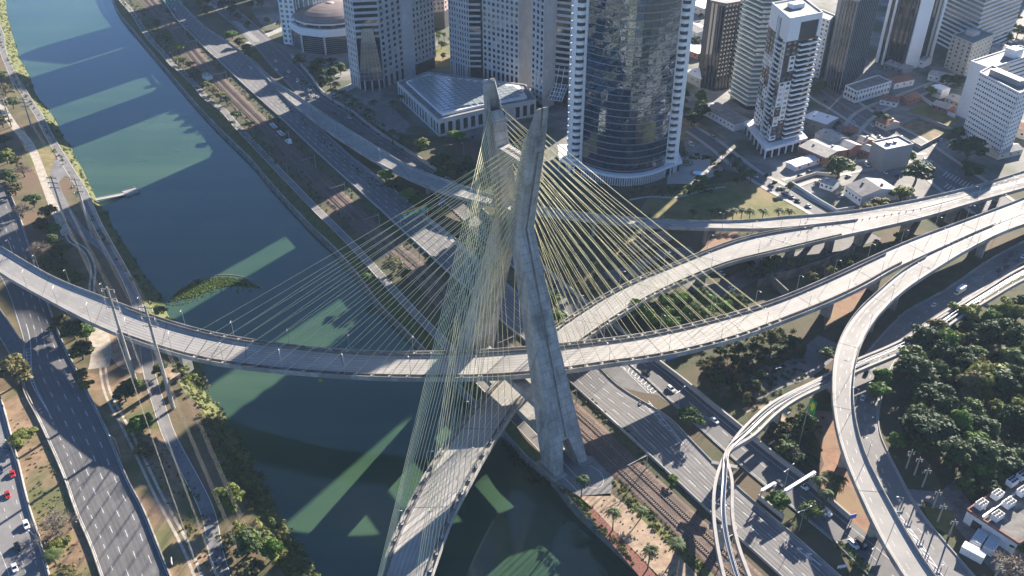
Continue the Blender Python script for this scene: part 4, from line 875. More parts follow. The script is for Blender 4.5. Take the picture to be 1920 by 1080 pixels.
def simple(name, label, cat, poly, h, specs, fh=3.3, z0=0, wall=None, core=None, group=None, roof=None, extras=None, win=None, limit=300):
    B = Bld(name, label, cat, poly, h, fh, z0, wall, core, 0.45, group, roof)
    n = len(B.poly)
    for i in range(n):
        sp = specs[i % len(specs)]
        if sp[0] == 'grid': B.grid(i, sp[1] or max(2, int(B.edge(i)[3]/3.2)), sp[2], sp[3], m=win)
        elif sp[0] == 'band': B.band(i, sp[1], m=win)
        elif sp[0] == 'slots': B.slots(i, sp[1] or max(2, int(B.edge(i)[3]/3)), sp[2], m=win)
        elif sp[0] == 'blank': B.blank(i)
    if extras: extras(B)
    return B, B.done(limit)
def balconies(B, i, z0, z1, fh, depth=1.6, u0=0, u1=None, m=None, rail=None, name='balcony'):
    a, e, nr, L = B.edge(i); u1 = L if u1 is None else u1; z = z0
    while z < z1:
        s_ = MB(); B.slab(a, e, nr, u0, u1, z-.18, z+.12, -.1, depth, s_); o = B.rb(s_).build(name, m or M_white, B.t)
        g = MB(); B.slab(a, e, nr, u0, u1, z+.12, z+1.15, depth-.1, depth, g); B.rb(g).build('balustrade', rail or M_ggreen, o); z += fh
def hof(p, y): return height_of(p, y)
simple('office_block', 'white gridded office block with pale green windows left of the domed hall', 'office block', [(-200, 762), (-186, 757.5), (-183, 764), (-170, 762), (-158, 778), (-188, 812)], 120, [('grid', 3, .4, .4), ('slots', 2, .3), ('slots', 3, .2), ('grid', 6, .4, .4), ('blank',), ('slots', 6, .5)], 4.3, 0, M_white, None, win=M_ggreen)
for nm_, pl_, h_ in (('tall', [(-225, 935), (-160, 915), (-150, 950), (-215, 970)], 120), ('lower', [(-290, 960), (-235, 945), (-225, 975), (-280, 990)], 85), ('slim', [(480, 925), (520, 950), (505, 980), (465, 955)], 160), ('wide', [(530, 955), (580, 985), (560, 1015), (515, 985)], 150), ('broad', [(425, 935), (462, 955), (445, 990), (410, 970)], 150)):
    simple('office_block', f'{nm_} grey office block standing beyond the top of the picture', 'office block', pl_, h_, [('band', .45)], 4.2)
q = [G(770, 62)[:2], G(835, 54)[:2]]; simple('office_block', 'pink granite block with a green glass base seen between the two stone towers', 'office block', [q[0], q[1], q[1]+np.array([12, 34]), q[0]+np.array([10, 34])], 70, [('grid', 9, .5, .5), ('grid', 6, .5, .5), ('blank',), ('grid', 6, .5, .5)], 4.2, 16, M_pink)
q = [(146.4, 656), (156, 648), (170, 655.4), (172, 684), (150, 688)]
simple('office_tower', 'slim dark brown tower with vertical ribs right of the curved glass tower', 'office tower', q, hof((1314, 166), 4), [('slots', 4, .3), ('slots', 5, .3), ('slots', 8, .3), ('slots', 6, .3), ('slots', 8, .3)], 3.6, 0, M_char, M_win)
def ex(B):
    for i in range(3): balconies(B, i, 5, B.h-3, 3.35, 1.5)
simple('apartment_tower', 'pale green glass balcony apartment tower behind the white and charcoal one', 'apartment tower', [(164, 633), (172, 611), (190, 612), (199, 625), (190, 645)], 135, [('band', .3)], 3.35, 3, M_white, None, extras=ex, win=M_ggreen)
# white and charcoal apartment tower: window bays with dark cladding blocks, a recessed balcony stack, wide balconies on the right flank
hW = hof((1495, 272), 24)
def ex(B):
    rng = random.Random(5); nf = int((hW-20)/3.3); wins = MB()
    def bay(i, u0, u1, nwin):
        a, e, nr, L = B.edge(i); f = 0; u0, u1 = u0*L, u1*L; cw = (u1-u0)/nwin
        while f < nf:
            k = min(rng.choice((1, 2, 3)), nf-f); m = rng.choice((M_char, M_char, M_white, M_white, M_grey)); z = 9+f*3.3
            s_ = MB(); B.slab(a, e, nr, u0+.1, u1-.1, z, z+k*3.3-.12, -.3, .22, s_); B.rb(s_).build('cladding_panel', m, B.t)
            for q in range(k):
                for c in range(nwin): B.pane(a, e, nr, u0+c*cw+cw*.25, u0+c*cw+cw*.75, z+q*3.3+1.1, z+q*3.3+2.5, None, .24)
            f += k
    bay(0, 0, .22, 2); bay(0, .24, .50, 2); bay(0, .84, 1.0, 1); bay(1, 0, .18, 1); bay(1, .19, .38, 1); bay(2, .7, 1, 3); bay(4 if len(B.poly) > 4 else 3, 0, .4, 3)
    for i, f0, f1, dp in ((0, .56, .82, 1.1), (1, .40, 1.02, 2.0), (2, 0, .35, 1.6)):
        a, e, nr, L = B.edge(i)
        for f in range(nf):
            z = 9+f*3.3; dd = dp+(.7 if (f//2) % 3 == 0 else 0); s_ = MB(); B.slab(a, e, nr, L*f0, L*f1, z-.25, z+.15, -.1, dd, s_); B.slab(a, e, nr, L*f0, L*f1, z+.15, z+.75, dd-.12, dd, s_)
            for u in (L*f0, L*f1-.2): B.slab(a, e, nr, u, u+.2, z+.15, z+1.1, -.1, dd-.13, s_)
            B.rb(s_).build('balcony', M_white, B.t)
        B.pane(a, e, nr, L*f0, L*f1, 9, 9+nf*3.3, None, -.2)
    a, e, nr, L = B.edge(0); s_ = MB(); B.slab(a, e, nr, L*.51, L*.55, 6, hW-3, -.3, 1.0, s_); zc = 9+nf*3.3
    B.slab(a, e, nr, 0, L*.42, zc, hW, -.3, .4, s_); B.slab(a, e, nr, L*.62, L, zc, hW, -.3, .4, s_); B.slab(a, e, nr, L*.42, L*.62, hW-3, hW, -.3, .4, s_)
    a, e, nr, L = B.edge(1); B.slab(a, e, nr, 0, L*.35, zc, hW, -.3, .4, s_); B.slab(a, e, nr, L*.35, L, hW-3, hW, -.3, .4, s_); B.slab(a, e, nr, L*.93, L, zc, hW-3, -.3, .4, s_); B.rb(s_).build('white_crown', M_white, B.t)
    ctr = np.array(B.o[:2]); p = MB(); p.prism([ctr+(v-ctr)*1.38 for v in B.poly], 5.4, 7.4); o = B.rb(p).build('podium_roof', M_white, B.t); g = MB(); g.prism([ctr+(v-ctr)*1.3 for v in B.poly], 0, 5.4); B.rb(g).build('podium_glazing', M_win, o); cl = MB()
    for i in range(len(B.poly)):
        q0, q1 = ctr+(B.poly[i]-ctr)*1.36, ctr+(B.poly[(i+1) % len(B.poly)]-ctr)*1.36
        for t in np.linspace(0, 1, 7)[:-1]: q = q0*(1-t)+q1*t; cl.box((q[0], q[1], 2.7), (.9, .9, 5.4))
    B.rb(cl).build('podium_columns', M_white, o, kind='stuff'); r = MB(); r.box((0, 3, hW+1.4), (9, 6, 2.8), 0.5); r.build('roof_plant', M_white, B.t)
Lw_, Fw_, Rw_ = G(1409, 250)[:2], G(1438, 288)[:2], G(1494, 273)[:2]
simple('apartment_tower', 'white apartment tower checkered with charcoal panels, stepped balconies and a white crown', 'apartment tower', [Lw_, Fw_, Rw_, Rw_+Lw_-Fw_], hW, [('blankw',)], 3.3, 8, M_white, M_char, extras=ex)
def ex(B):
    s_ = MB(); a, e, nr, L = B.edge(1); B.slab(a, e, nr, 12, 26, 18, B.h-2, -.3, .35, s_); B.rb(s_).build('mirror_glass_bay', M_wing, B.t)
simple('office_tower', 'black mirrored office tower with a lighter glass bay and a white slatted right flank', 'office tower', [(244, 660), (250, 644), (283, 687), (274, 706), (252, 690)], hof((1570, 175), 2), [('slots', 5, .12), ('slots', 12, .1), ('band', .5), ('blank',), ('grid', 6, .4, .4)], 3.6, 0, M_grey, M_gblue)
simple('office_tower', 'slim white office tower with punched windows left of the black mirrored tower', 'office tower', [(236, 690), (244, 676), (252, 690), (246, 704)], hof((1545, 118), 14), [('grid', 4, .5, .5)], 3.4, 0, M_white)
def ex(B):
    for u0, u1 in ((0, 3), (7, 9)): s_ = MB(); a, e, nr, L = B.edge(0); B.slab(a, e, nr, u0, u1, 0, B.h, -.3, .5, s_); B.rb(s_).build('white_fin', M_white, B.t)
    s_ = MB(); a, e, nr, L = B.edge(1); B.slab(a, e, nr, 4, L*.55, 0, B.h, -.3, .6, s_); B.slab(a, e, nr, L-3, L, 0, B.h, -.3, .5, s_); B.rb(s_).build('white_core_wall', M_white, B.t)
simple('office_tower', 'dark tower striped with broad white vertical walls rising beside the avenue', 'office tower', [(303, 716), (314, 690), (348, 714), (340, 742)], 76, [('slots', 5, .25), ('slots', 8, .2)], 3.6, 0, M_char, M_win, extras=ex)
p0, p1, p2 = G(1752, 78)[:2], G(1815, 112)[:2], G(1893, 78)[:2]
simple('office_tower', 'broad pale blue glass office tower with white floor bands in the hazy top right corner', 'office tower', [p0, p1, p2, p2+np.array([-10, 45]), p0+np.array([10, 50])], 72, [('band', .4)], 3.8, 0, M_white, M_gblue, win=M_wing)
def ex(B): r = MB(); r.box((0, 2, B.h+1.6), (9, 7, 3.2), 0.6); r.build('roof_plant', M_cream, B.t)
simple('apartment_block', 'small cream apartment block of nine storeys below the pale blue office tower', 'apartment block', [(354, 702), (361, 680), (389, 704), (380, 722)], hof((1808, 145), 84), [('grid', 4, .6, .55), ('grid', 7, .6, .55)], 3.1, 0, M_cream, extras=ex)
def ex(B): r = MB(); r.box((1, 0, B.h+1.8), (6.5, 24, 3.6), 0.35); r.build('roof_plant', M_grey, B.t)
simple('apartment_block', 'white slab block with rows of small windows behind the dark tree at the right edge', 'apartment block', [(309, 563), (317.5, 526), (331, 537), (323, 576)], hof((1872, 300), 176), [('grid', 17, .3, .6), ('grid', 5, .35, .5), ('blank',), ('blank',)], 3.2, 0, M_white, extras=ex)
def ex(B): r = MB(); r.box((6, 2, B.h+3), (9, 8, 6), 0.5); r.build('roof_plant', M_white, B.t); a, e, nr, L = B.edge(1); s_ = MB(); B.slab(a, e, nr, 18, 24, 0, B.h, -.3, .5, s_); B.rb(s_).build('cream_stair_wall', M_cream, B.t)
simple('apartment_block', 'taller white block with a blank end wall behind the white slab block', 'apartment block', [(322, 602), (329, 588), (380, 622), (372, 636)], hof((1797, 216), 117), [('blank',), ('band', .6), ('blank',), ('blank',)], 3.2, 0, M_white, extras=ex)
simple('commercial_building', 'low white commercial building with a corner entrance beside the avenue', 'commercial building', [(250, 634), (255, 622), (288, 643), (282, 656)], 9.5, [('grid', 4, .35, .5), ('grid', 11, .45, .5)], 4.4, 0.6, M_white, extras=lambda B: [MB()] and None)
def ex(B): r = MB(); r.box((-3, -1, B.h+.9), (3, 2.4, 1.4), .4); r.box((2, 1, B.h+.8), (2.2, 1.8, 1.2), .4); r.build('roof_unit', M_char, B.t)
simple('box_building', 'windowless grey box building with a white flat roof beside the big street trees', 'building', [(230, 520), (234.5, 508), (255, 516.5), (250, 529)], 15, [('blank',)], 4, 0, M_grey, M_grey, extras=ex, roof=M_white)
def gable(name, label, cat, A, B_, depth, h, rise, wall, roof, group=None, win=3):
    A, B_ = np.array(A[:2]), np.array(B_[:2]); L = np.linalg.norm(B_-A); e = (B_-A)/L; n_ = np.array([-e[1], e[0]]); c = (A+B_)/2+n_*depth/2
    t = thing(name, label, cat, (c[0], c[1], 0), math.atan2(e[1], e[0]), group); x, y = L/2, depth/2
    b = MB(); b.add([(-x, -y, 0), (x, -y, 0), (x, y, 0), (-x, y, 0), (-x, -y, h), (x, -y, h), (x, y, h), (-x, y, h), (-x, 0, h+rise), (x, 0, h+rise)], [(0, 1, 5, 4), (2, 3, 7, 6), (1, 2, 6, 9, 5), (3, 0, 4, 8, 7)]); b.build('wall', wall, t)
    for sg in (-1, 1):
        r = MB(); o = .35; ang = rise/y
        r.hexa([(-x-o, sg*(y+o), h-ang*o), (x+o, sg*(y+o), h-ang*o), (x+o, 0, h+rise), (-x-o, 0, h+rise)], [(-x-o, sg*(y+o), h-ang*o+.18), (x+o, sg*(y+o), h-ang*o+.18), (x+o, 0, h+rise+.18), (-x-o, 0, h+rise+.18)]); r.build('roof_slope', roof, t)
    if len(label) % 3 != 1:
        k_ = MB(); k_.tube([(x*.4, y*.3, h+rise*.4), (x*.4, y*.3, h+rise+1.0)], .8, 8); k_.build('roof_tank', M_grey, t); k_ = MB(); k_.box((-x*.45, -y*.35, h+rise*.8), (1.3, 1.0, .9)); k_.build('roof_unit', M_cdark, t)
    if win:
        wm = MB(); wm.box((0, 0, 0), (1.3, .1, 1.2)); wm = wm.mesh('window', M_win)
        for k in range(win): link('window', wm, t, ((-x+(k+.5)*L/win), -y-.02, h*.55))
    return t
gable('warehouse', 'grey pitched roof warehouse with a white office front above the viaduct', 'warehouse', G(1582, 366), G(1612, 387), 26, 6.5, 3.0, M_white, M_roofg, win=5)
gable('long_shed', 'long low shed with a dark ribbed roof beside the brown lot', 'shed', G(1313, 212), G(1375, 247), 15, 5.5, 0.8, M_white, M_roofg, win=9)
HS = [(1640, 236, 1662, 246, 12, 4, 'clay', 'cream'), (1648, 196, 1680, 202, 12, 4, 'clay', 'white'), (1675, 168, 1712, 160, 14, 5, 'clay', 'white'), (1738, 150, 1770, 158, 12, 5, 'fibro', 'white'), (1700, 198, 1725, 190, 9, 4, 'clay', 'brick'), (1745, 205, 1775, 215, 10, 4, 'fibro', 'brick'),
      (1495, 290, 1545, 312, 22, 6, 'fibro', 'brick'), (1525, 268, 1560, 285, 14, 7, 'fibro', 'cream'), (1565, 285, 1590, 296, 12, 6, 'fibro', 'brick'), (1590, 272, 1615, 283, 12, 5, 'roofg', 'brick'), (1575, 258, 1605, 262, 10, 5, 'clay', 'brick'), (1610, 292, 1632, 300, 10, 5, 'fibro', 'brick'),
      (1502, 242, 1545, 256, 16, 9, 'white', 'grey'), (1536, 352, 1560, 360, 9, 4, 'fibro', 'white'), (1490, 322, 1540, 306, 8, 3.5, 'white', 'white'), (1700, 120, 1730, 128, 14, 6, 'fibro', 'white'), (1742, 178, 1762, 186, 9, 7, 'white', 'white'), (1770, 192, 1796, 203, 12, 4, 'fibro', 'cream'),
      (1655, 130, 1690, 142, 14, 5, 'fibro', 'grey'), (1280, 60, 1306, 75, 16, 6, 'fibro', 'white'), (1275, 100, 1308, 112, 16, 5, 'white', 'brick'), (1282, 150, 1312, 165, 18, 7, 'white', 'grey'), (1470, 150, 1500, 160, 14, 6, 'fibro', 'white'), (1290, 20, 1318, 30, 22, 7, 'white', 'cream'), (1856, 100, 1890, 112, 14, 6, 'fibro', 'white'), (1870, 300, 1915, 290, 10, 4, 'fibro', 'cream'), (1880, 250, 1920, 262, 18, 6, 'clay', 'cream')]
RM = dict(clay=M_clay, fibro=M_fibro, roofg=M_roofg, white=M_white); WM = dict(cream=M_cream, white=M_white, brick=M_brick, grey=M_grey)
RN = dict(clay='red clay tile roof', fibro='pale corrugated roof', roofg='dark sheet roof', white='white flat roof')
WHERE = ['at the avenue corner opposite the walled lot', 'below the low white commercial building', 'behind the low white commercial building', 'left of the cream nine storey block', 'beside the walled green lot', 'at the top end of the walled green lot', 'behind the white and charcoal tower podium', 'below the right side of the checkered tower', 'in the brick cluster nearest the grey box building', 'in the brick cluster beside the avenue', 'at the upper edge of the brick cluster', 'touching the avenue in front of the grey box', 'right of the checkered tower', 'in the walled car yard', 'behind the big round tree', 'at the foot of the striped tower', 'standing in the walled compound', 'beside the tall white block', 'left of the striped tower', 'high up between the curved and brown towers', 'halfway up between the curved and brown towers', 'beside the foot of the dark brown tower', 'between the two white towers', 'topmost between the curved and brown towers', 'behind the cream nine storey block', 'in front of the white slab block', 'right of the white slab block']
for (x0, y0, x1, y1, dp, h, rf, wl), wh in zip(HS, WHERE):
    gable('house', f'small {wl.replace("grey","grey rendered")} building with {RN[rf]} {wh}', 'house', G(x0, y0), G(x1, y1), dp, h, 0.5 if rf == 'white' else 1.8, WM[wl], RM[rf], 'small houses and sheds near the avenue')
# plant building with rooftop chillers at the lower right
q = [G(1805, 977)[:2], G(1900, 1040)[:2], G(2040, 965)[:2], G(1945, 880)[:2]]
PB = Bld('plant_building', 'red brick plant building with rows of white chillers on its flat roof', 'building', q, 5.5, 5, 0, M_brick, M_brick, .3, None, M_cdark)
for i in range(4): PB.blank(i, z0=0, z1=6.2)
f0 = MB(); a, e, nr, L = PB.edge(0)
s_ = MB(); PB.slab(a, e, nr, 0.1, L-.1, 0, 5.2, 0.02, .2, s_); PB.rb(s_).build('white_front_wall', M_white, PB.t); s_ = MB(); PB.slab(a, e, nr, 3, 6.5, 0, 3.6, .18, .3, s_); PB.rb(s_).build('shutter_door', M_char, PB.t)
PB.done()
cu = thing('chiller_unit', 'x', 'chiller'); b = MB(); b.box((0, 0, 1.3), (4.2, 2.6, 2.4)); b.build('casing', M_white, cu); fm = MB(); fm.tube([(0, 0, 0), (0, 0, .18)], .52, 10); fm = fm.mesh('fan', M_black)
for x in (-1.3, 0, 1.3):
    for y in (-.62, .62): link('fan', fm, cu, (x, y, 2.45))
CH = [(1838, 950, 'at the left end beside the white wall'), (1868, 972, 'at the front corner above the white wall'), (1890, 948, 'in the middle of the right row'), (1868, 932, 'second along the left row'), (1896, 908, 'third along the left row'), (1915, 896, 'at the far end of the left row'), (1915, 926, 'at the far end of the right row')]
for i, (x, y, w) in enumerate(CH):
    p = G(x, y, 6); l = f'white rooftop chiller with six black fans {w}'
    if i == 0: cu.location = p; cu.rotation_euler = (0, 0, .55); cu['label'] = l; cu['group'] = 'chillers on the brick plant roof'
    else: dup(cu, p, .55, l, 'chillers on the brick plant roof')
b = MB()
for k in (0, 2): b.tube([G(1842, 968+k, 6.6), G(1930, 905+k, 6.6)], .25, 6)
props(b.build('pipe_run', M_steel), 'silver pipes running along the brick plant roof between the chillers', 'pipes')
for i, (x, y, rz, lb) in enumerate(((1822, 1042, -.75, 'weathered white container nearest the road in the depot yard'), (1832, 1018, .8, 'weathered white container behind the front one in the depot yard'), (1856, 1028, .8, 'weathered white container nearest the brick plant building'))):
    p = G(x, y); t = thing('container', lb, 'container', p, rz, 'white containers in the depot yard'); b = MB(); b.box((0, 0, 1.7), (7.5, 3.6, 3.2)); b.build('body', M_white, t); b = MB()
    for k in range(10): b.box((-3.4+k*.75, 0, 3.36), (.12, 3.4, .12))
    b.build('roof_rib', M_grey, t); b = MB(); b.box((3.78, 0, 1.6), (.06, 1.8, 2.4)); b.build('door', M_grey, t)
# walls: compounds, concrete pit beside the upper deck
def wall(label, pts, h, m, w=.35, name='wall', cat='wall', z=0.0):
    P = np.array([G(x, y) for x, y in pts]); P = resample(P, max(len(P), 12)) if len(pts) == 2 else P; o = P[0].copy(); t = wall_mb(P-o, h, w, None, taper=1.0).build(name, m, None); t.location = o; return props(t, label, cat)
wall('white compound wall round the rubble lot beside the avenue', [(1690, 235), (1722, 222), (1787, 247), (1725, 280), (1690, 262)], 2.6, M_grey)
wall('long white wall beside the green vacant lot', [(1722, 182), (1748, 200), (1790, 222)], 2.6, M_white)
wall('white wall of the car yard along the parked cars', [(1482, 345), (1532, 377), (1568, 398), (1602, 392)], 2.2, M_white)
wall('low wall of the car yard facing the street corner', [(1482, 343), (1530, 328), (1570, 332)], 2.2, M_cream)
wall('concrete retaining wall of the open pit behind the upper deck', [(1432, 530), (1483, 522), (1545, 500), (1600, 475)], 5.0, M_cdark, .8)
wall('concrete end wall of the open pit behind the upper deck', [(1420, 540), (1445, 532), (1475, 560)], 5.0, M_cdark, .8)
# road barriers
def barrier(label, P, h=0.95, w=0.6, m=None, name='road_barrier', cat='barrier'):
    o = P[0].copy(); q = P-o; q[:, 2] += 0; t = wall_mb(q, h, w, None).build(name, m or M_conc, None); t.location = o; return props(t, label, cat)
i0 = 12
barrier('pale concrete barrier between the left highway and the dirt verge', WH.at(0.0)[int(WH.n*.42):]); barrier('pale concrete barrier on the river side of the left highway', WH.at(1.0))
barrier('concrete barrier on the outer left edge of the slip road', ramp.at(0.0)); barrier('concrete barrier between the slip road and the highway nose', ramp.at(1.0)[:int(ramp.n*.55)]); barrier('concrete barrier on the right edge of the far left carriageway', FL.at(1.0))
barrier('white concrete barrier between the railway and the expressway', RE.at(0.0), 1.1, 0.6, M_deck); barrier('concrete barrier on the city side of the expressway', RE.at(1.0)[:int(RE.n*.56)]); barrier('low kerb wall of the expressway beside the sandy median', RE.at(1.0)[int(RE.n*.66):], .5, .5)
barrier('tall bluish concrete barrier on the right of the side road', RL.at(1.0)[int(RL.n*.46):int(RL.n*.955)], 2.2, 1.2, M_deck); barrier('low kerb along the left of the side road', RL.at(0.0)[int(RL.n*.60):], .4, .4); barrier('kerb between the upper side road and the palm plaza', RL.at(1.0)[:int(RL.n*.40)], .5, .5, M_deck)
barrier('low kerb on the grove side of the local road', RR.at(1.0), .4, .6, M_deck); barrier('low kerb between the local road and the curved viaduct', RR.at(0.0)[:int(RR.n*.5)], .5, .5)
wall('short leaning concrete wall on the planted median beside the parked motorcycle', [(1421, 935), (1445, 955), (1468, 974)], 2.4, M_deck, .6)
# floor of the plaza below the curved tower
for (x, y, r, m, lb) in ((1284, 306, 6.6, M_leaf[3], 'round planter with concentric rings on the white plaza'), (1308, 326, 6.0, M_gpool, 'round blue fountain pool on the white plaza'), (1341, 316, 4.6, M_mulch, 'small round planter of brown flowers beside the white plaza')):
    t = thing('planter' if m is not M_gpool else 'fountain', lb, 'planter' if m is not M_gpool else 'fountain', G(x, y, .03))
    for k, (rr, hh, mm) in enumerate(((r, .35, M_deck), (r*.82, .5, M_cdark), (r*.62, .7, M_deck), (r*.5, .85, m))): b = MB(); b.prism(ringp(rr, 24), 0, hh); b.build(['outer_ring', 'dark_ring', 'inner_ring', 'basin'][k], mm, t)
# ================================================================== VEGETATION
def leaves(b, c, r, n, size, rng, squash=0.8, mi=0, shell=0.55):
    for _ in range(n):
        d = Vector((rng.gauss(0, 1), rng.gauss(0, 1), rng.gauss(0, 1))).normalized()
        if d.z < -0.35: d.z *= -0.6
        k = r*(shell+(1-shell)*rng.random()); p = Vector(c)+Vector((d.x*k, d.y*k, d.z*k*squash))
        nrm = (d+Vector((rng.gauss(0, .38), rng.gauss(0, .38), rng.gauss(0, .38)+.2))).normalized()
        x = nrm.cross(Vector((rng.gauss(0, 1), rng.gauss(0, 1), rng.gauss(0, 1)))).normalized(); y = nrm.cross(x); s = size*rng.uniform(.6, 1.4)
        b.add([p-x*s*.5, p+y*s*.34, p+x*s*.5, p-y*s*.34], [(0, 1, 2, 3)], mi)
def tree_mesh(seed, R=4.0, H=9.0, lobes=14, nl=110, size=0.85, wide=1.0, bare=False, flat_=False):
    rng = random.Random(seed); cr = MB(); tr = MB(); th = H*(0.30 if not flat_ else 0.5)
    tr.tube([(0, 0, -0.3), (rng.uniform(-.15, .15), rng.uniform(-.15, .15), th*.6), (rng.uniform(-.3, .3), rng.uniform(-.3, .3), th), (rng.uniform(-.4, .4), rng.uniform(-.4, .4), H*.7)], [0.34, 0.27, 0.22, 0.08], 6)
    for k in range(lobes):
        a = k*2.399+rng.uniform(-.4, .4); q = math.sqrt((k+.5)/lobes); rr = R*0.74*q*rng.uniform(.75, 1.12)
        z = H*(0.80-(0.36 if not flat_ else .12)*q*q*rng.uniform(.3, 1.5)+rng.uniform(-.07, .08)); c = (math.cos(a)*rr*wide, math.sin(a)*rr, z); lr = R*rng.uniform(.20, .42)
        tr.tube([(0, 0, th*rng.uniform(.75, 1.1)), (c[0]*.5, c[1]*.5, (th+c[2])*.53), (c[0], c[1], c[2])], [0.13, 0.09, 0.03], 5)
        if bare:
            for _ in range(26):
                d = Vector((rng.gauss(0, 1), rng.gauss(0, 1), abs(rng.gauss(0, .7)))).normalized()*lr*rng.uniform(.8, 1.6); p = Vector(c); m = p+d*.5+Vector((rng.uniform(-.2, .2), rng.uniform(-.2, .2), .1))
                cr.tube([p, m, p+d], [0.05, 0.035, 0.015], 3, caps=False)
            leaves(cr, c, lr*1.2, 14, size*.5, rng)
        else: leaves(cr, c, lr, nl, size, rng)
    return tr, cr
TREES = {}
def variants(kind, mat, seeds, **kw):
    L = []
    for s_ in seeds:
        tr, cr = tree_mesh(s_, **kw); L.append((tr.mesh('trunk', M_bark), cr.mesh('crown', mat)))
    TREES[kind] = (L, kw.get('H', 9.0), kw.get('R', 4.0))
variants('mid', M_leaf[0], (11, 12, 13, 14, 15), R=4.2, H=9, lobes=18, nl=100); variants('dark', M_leaf[1], (21, 22, 23, 24, 25, 26, 27), R=4.4, H=10, lobes=20, nl=95, size=.8); variants('yellow', M_leaf[2], (31, 32), R=4.4, H=8, nl=120)
variants('olive', M_leaf[3], (41, 42, 43), R=4.4, H=9, nl=90); variants('bare', M_leaf[4], (51, 52), R=4.4, H=8, bare=True); variants('bright', M_leaf[5], (61, 62), R=4.0, H=8, nl=130); variants('sparse', M_leaf[0], (71, 72), R=4.4, H=8, nl=38, flat_=True)
TI = [0]
def tree(kind, p, h, label, group=None, cat='tree', rad=None):
    L, H, R = TREES[kind]; tm, cm = L[TI[0] % len(L)]; TI[0] += 1
    t = thing('tree', label, cat, (p[0], p[1], 0), random.uniform(0, 6.28), group); s = h/H; w = s if rad is None else rad/R; t.scale = (w, w*random.uniform(.9, 1.1), s)
    link('trunk', tm, t); link('crown', cm, t); return t
LOOK = dict(mid='mid green tree', dark='dark dense tree', yellow='yellow green tree', olive='dull olive tree', bare='leafless grey tree', bright='bright green tree', sparse='thin open branched tree')
def T(kind, px, py, h, where, rad=None):
    p = G(px, py, h*.62); return tree(kind, p, h, f'{LOOK[kind]} {where}', rad=rad)
T('olive', 22, 690, 15, 'overhanging the slip road at the left edge', 10); T('yellow', 430, 932, 12, 'standing alone beside the bike path above the lower river bank', 7)
T('mid', 462, 1015, 10, 'largest of the clump by the lower left river bank', 7); T('bright', 508, 1028, 9, 'on the river side of the lower left clump', 4.6); T('olive', 470, 1062, 6, 'lowest of the clump by the lower left river bank', 6); T('olive', 437, 1005, 6, 'on the path side of the lower left clump', 4); T('yellow', 448, 990, 5, 'small at the top of the lower left clump', 3)
T('dark', 232, 735, 8, 'between the gravel track and the nearer power pole', 6); T('mid', 246, 722, 7, 'touching the foot of the left power pole', 5); T('bright', 263, 795, 8, 'leaning over the bike path below the power poles', 6.5); T('olive', 270, 840, 5, 'low beside the bike path below the power poles', 5)
T('yellow', 338, 690, 6, 'at the bridge pier on the left bank', 4.5); T('yellow', 352, 712, 5, 'nearest the water below the left bridge pier', 4); T('dark', 300, 690, 6, 'in shade under the left end of the bridge', 4); T('mid', 300, 580, 4, 'small on the bank just behind the bridge', 4)
T('dark', 135, 615, 10, 'between the highway and the sandy ground below the bridge', 7.5); T('bright', 158, 622, 8, 'with sunlit crown below the bridge beside the sandy ground', 5); T('dark', 150, 655, 9, 'lowest of the group between highway and sandy ground', 6.5); T('olive', 112, 600, 8, 'beside the highway barrier just below the bridge', 6); T('olive', 150, 700, 5, 'low along the highway barrier below the bridge', 4.5); T('yellow', 160, 722, 5, 'low and sunlit along the highway barrier', 4)
for i, (k, x, y, h, r) in enumerate((('mid', 60, 372, 9, 6), ('bare', 38, 392, 9, 7), ('olive', 90, 395, 9, 6), ('bright', 100, 428, 7, 5), ('dark', 75, 420, 9, 6), ('bare', 72, 465, 9, 7.5), ('dark', 112, 470, 10, 7), ('dark', 105, 500, 10, 7), ('mid', 122, 515, 9, 6), ('dark', 88, 490, 9, 6), ('dark', 140, 520, 8, 6), ('mid', 95, 450, 8, 5.5))):
    T(k, x, y, h, f'{ordn(i)} down the grove between the left highway and the gravel track', r)
for i, (k, x, y, h, r) in enumerate((('olive', 6, 165, 11, 8), ('mid', 22, 190, 9, 7), ('olive', 2, 225, 9, 7), ('yellow', 10, 292, 9, 7), ('olive', 30, 300, 8, 6), ('bare', 42, 318, 8, 7), ('mid', 14, 330, 9, 7), ('olive', 25, 350, 9, 7), ('dark', 5, 262, 9, 7), ('mid', 0, 140, 9, 7))):
    T(k, x, y, h, f'{ordn(i)} from the top in the trees along the upper left edge', r)
for i, (k, x, y, h, r) in enumerate((('dark', 294, 42, 11, 4), ('mid', 312, 66, 8, 6), ('bright', 334, 88, 9, 6.5), ('olive', 343, 112, 7, 5), ('yellow', 356, 120, 6, 5), ('dark', 366, 138, 7, 5), ('yellow', 386, 158, 6, 5), ('olive', 400, 168, 6, 5), ('yellow', 412, 178, 6, 5), ('dark', 424, 186, 7, 5), ('mid', 443, 214, 6, 5), ('yellow', 466, 232, 5, 4.5))):
    T(k, x, y, h, f'{ordn(i)} from the top in the bike path and railway row', r)
T('olive', 738, 492, 9, 'large and round beside the railway seen through the cables', 7); T('olive', 757, 512, 7, 'smaller and lower beside the railway seen through the cables', 5); T('bright', 688, 518, 4, 'small on the sunlit bank edge seen through the cables', 3.5)
for i, (k, x, y, h, r) in enumerate((('bright', 434, 62, 8, 7), ('mid', 448, 76, 8, 6), ('dark', 462, 88, 7, 6), ('bright', 478, 104, 7, 6), ('mid', 468, 96, 6, 5))): T(k, x, y, h, f'{ordn(i)} from the top in the row between expressway and upper side road', r)
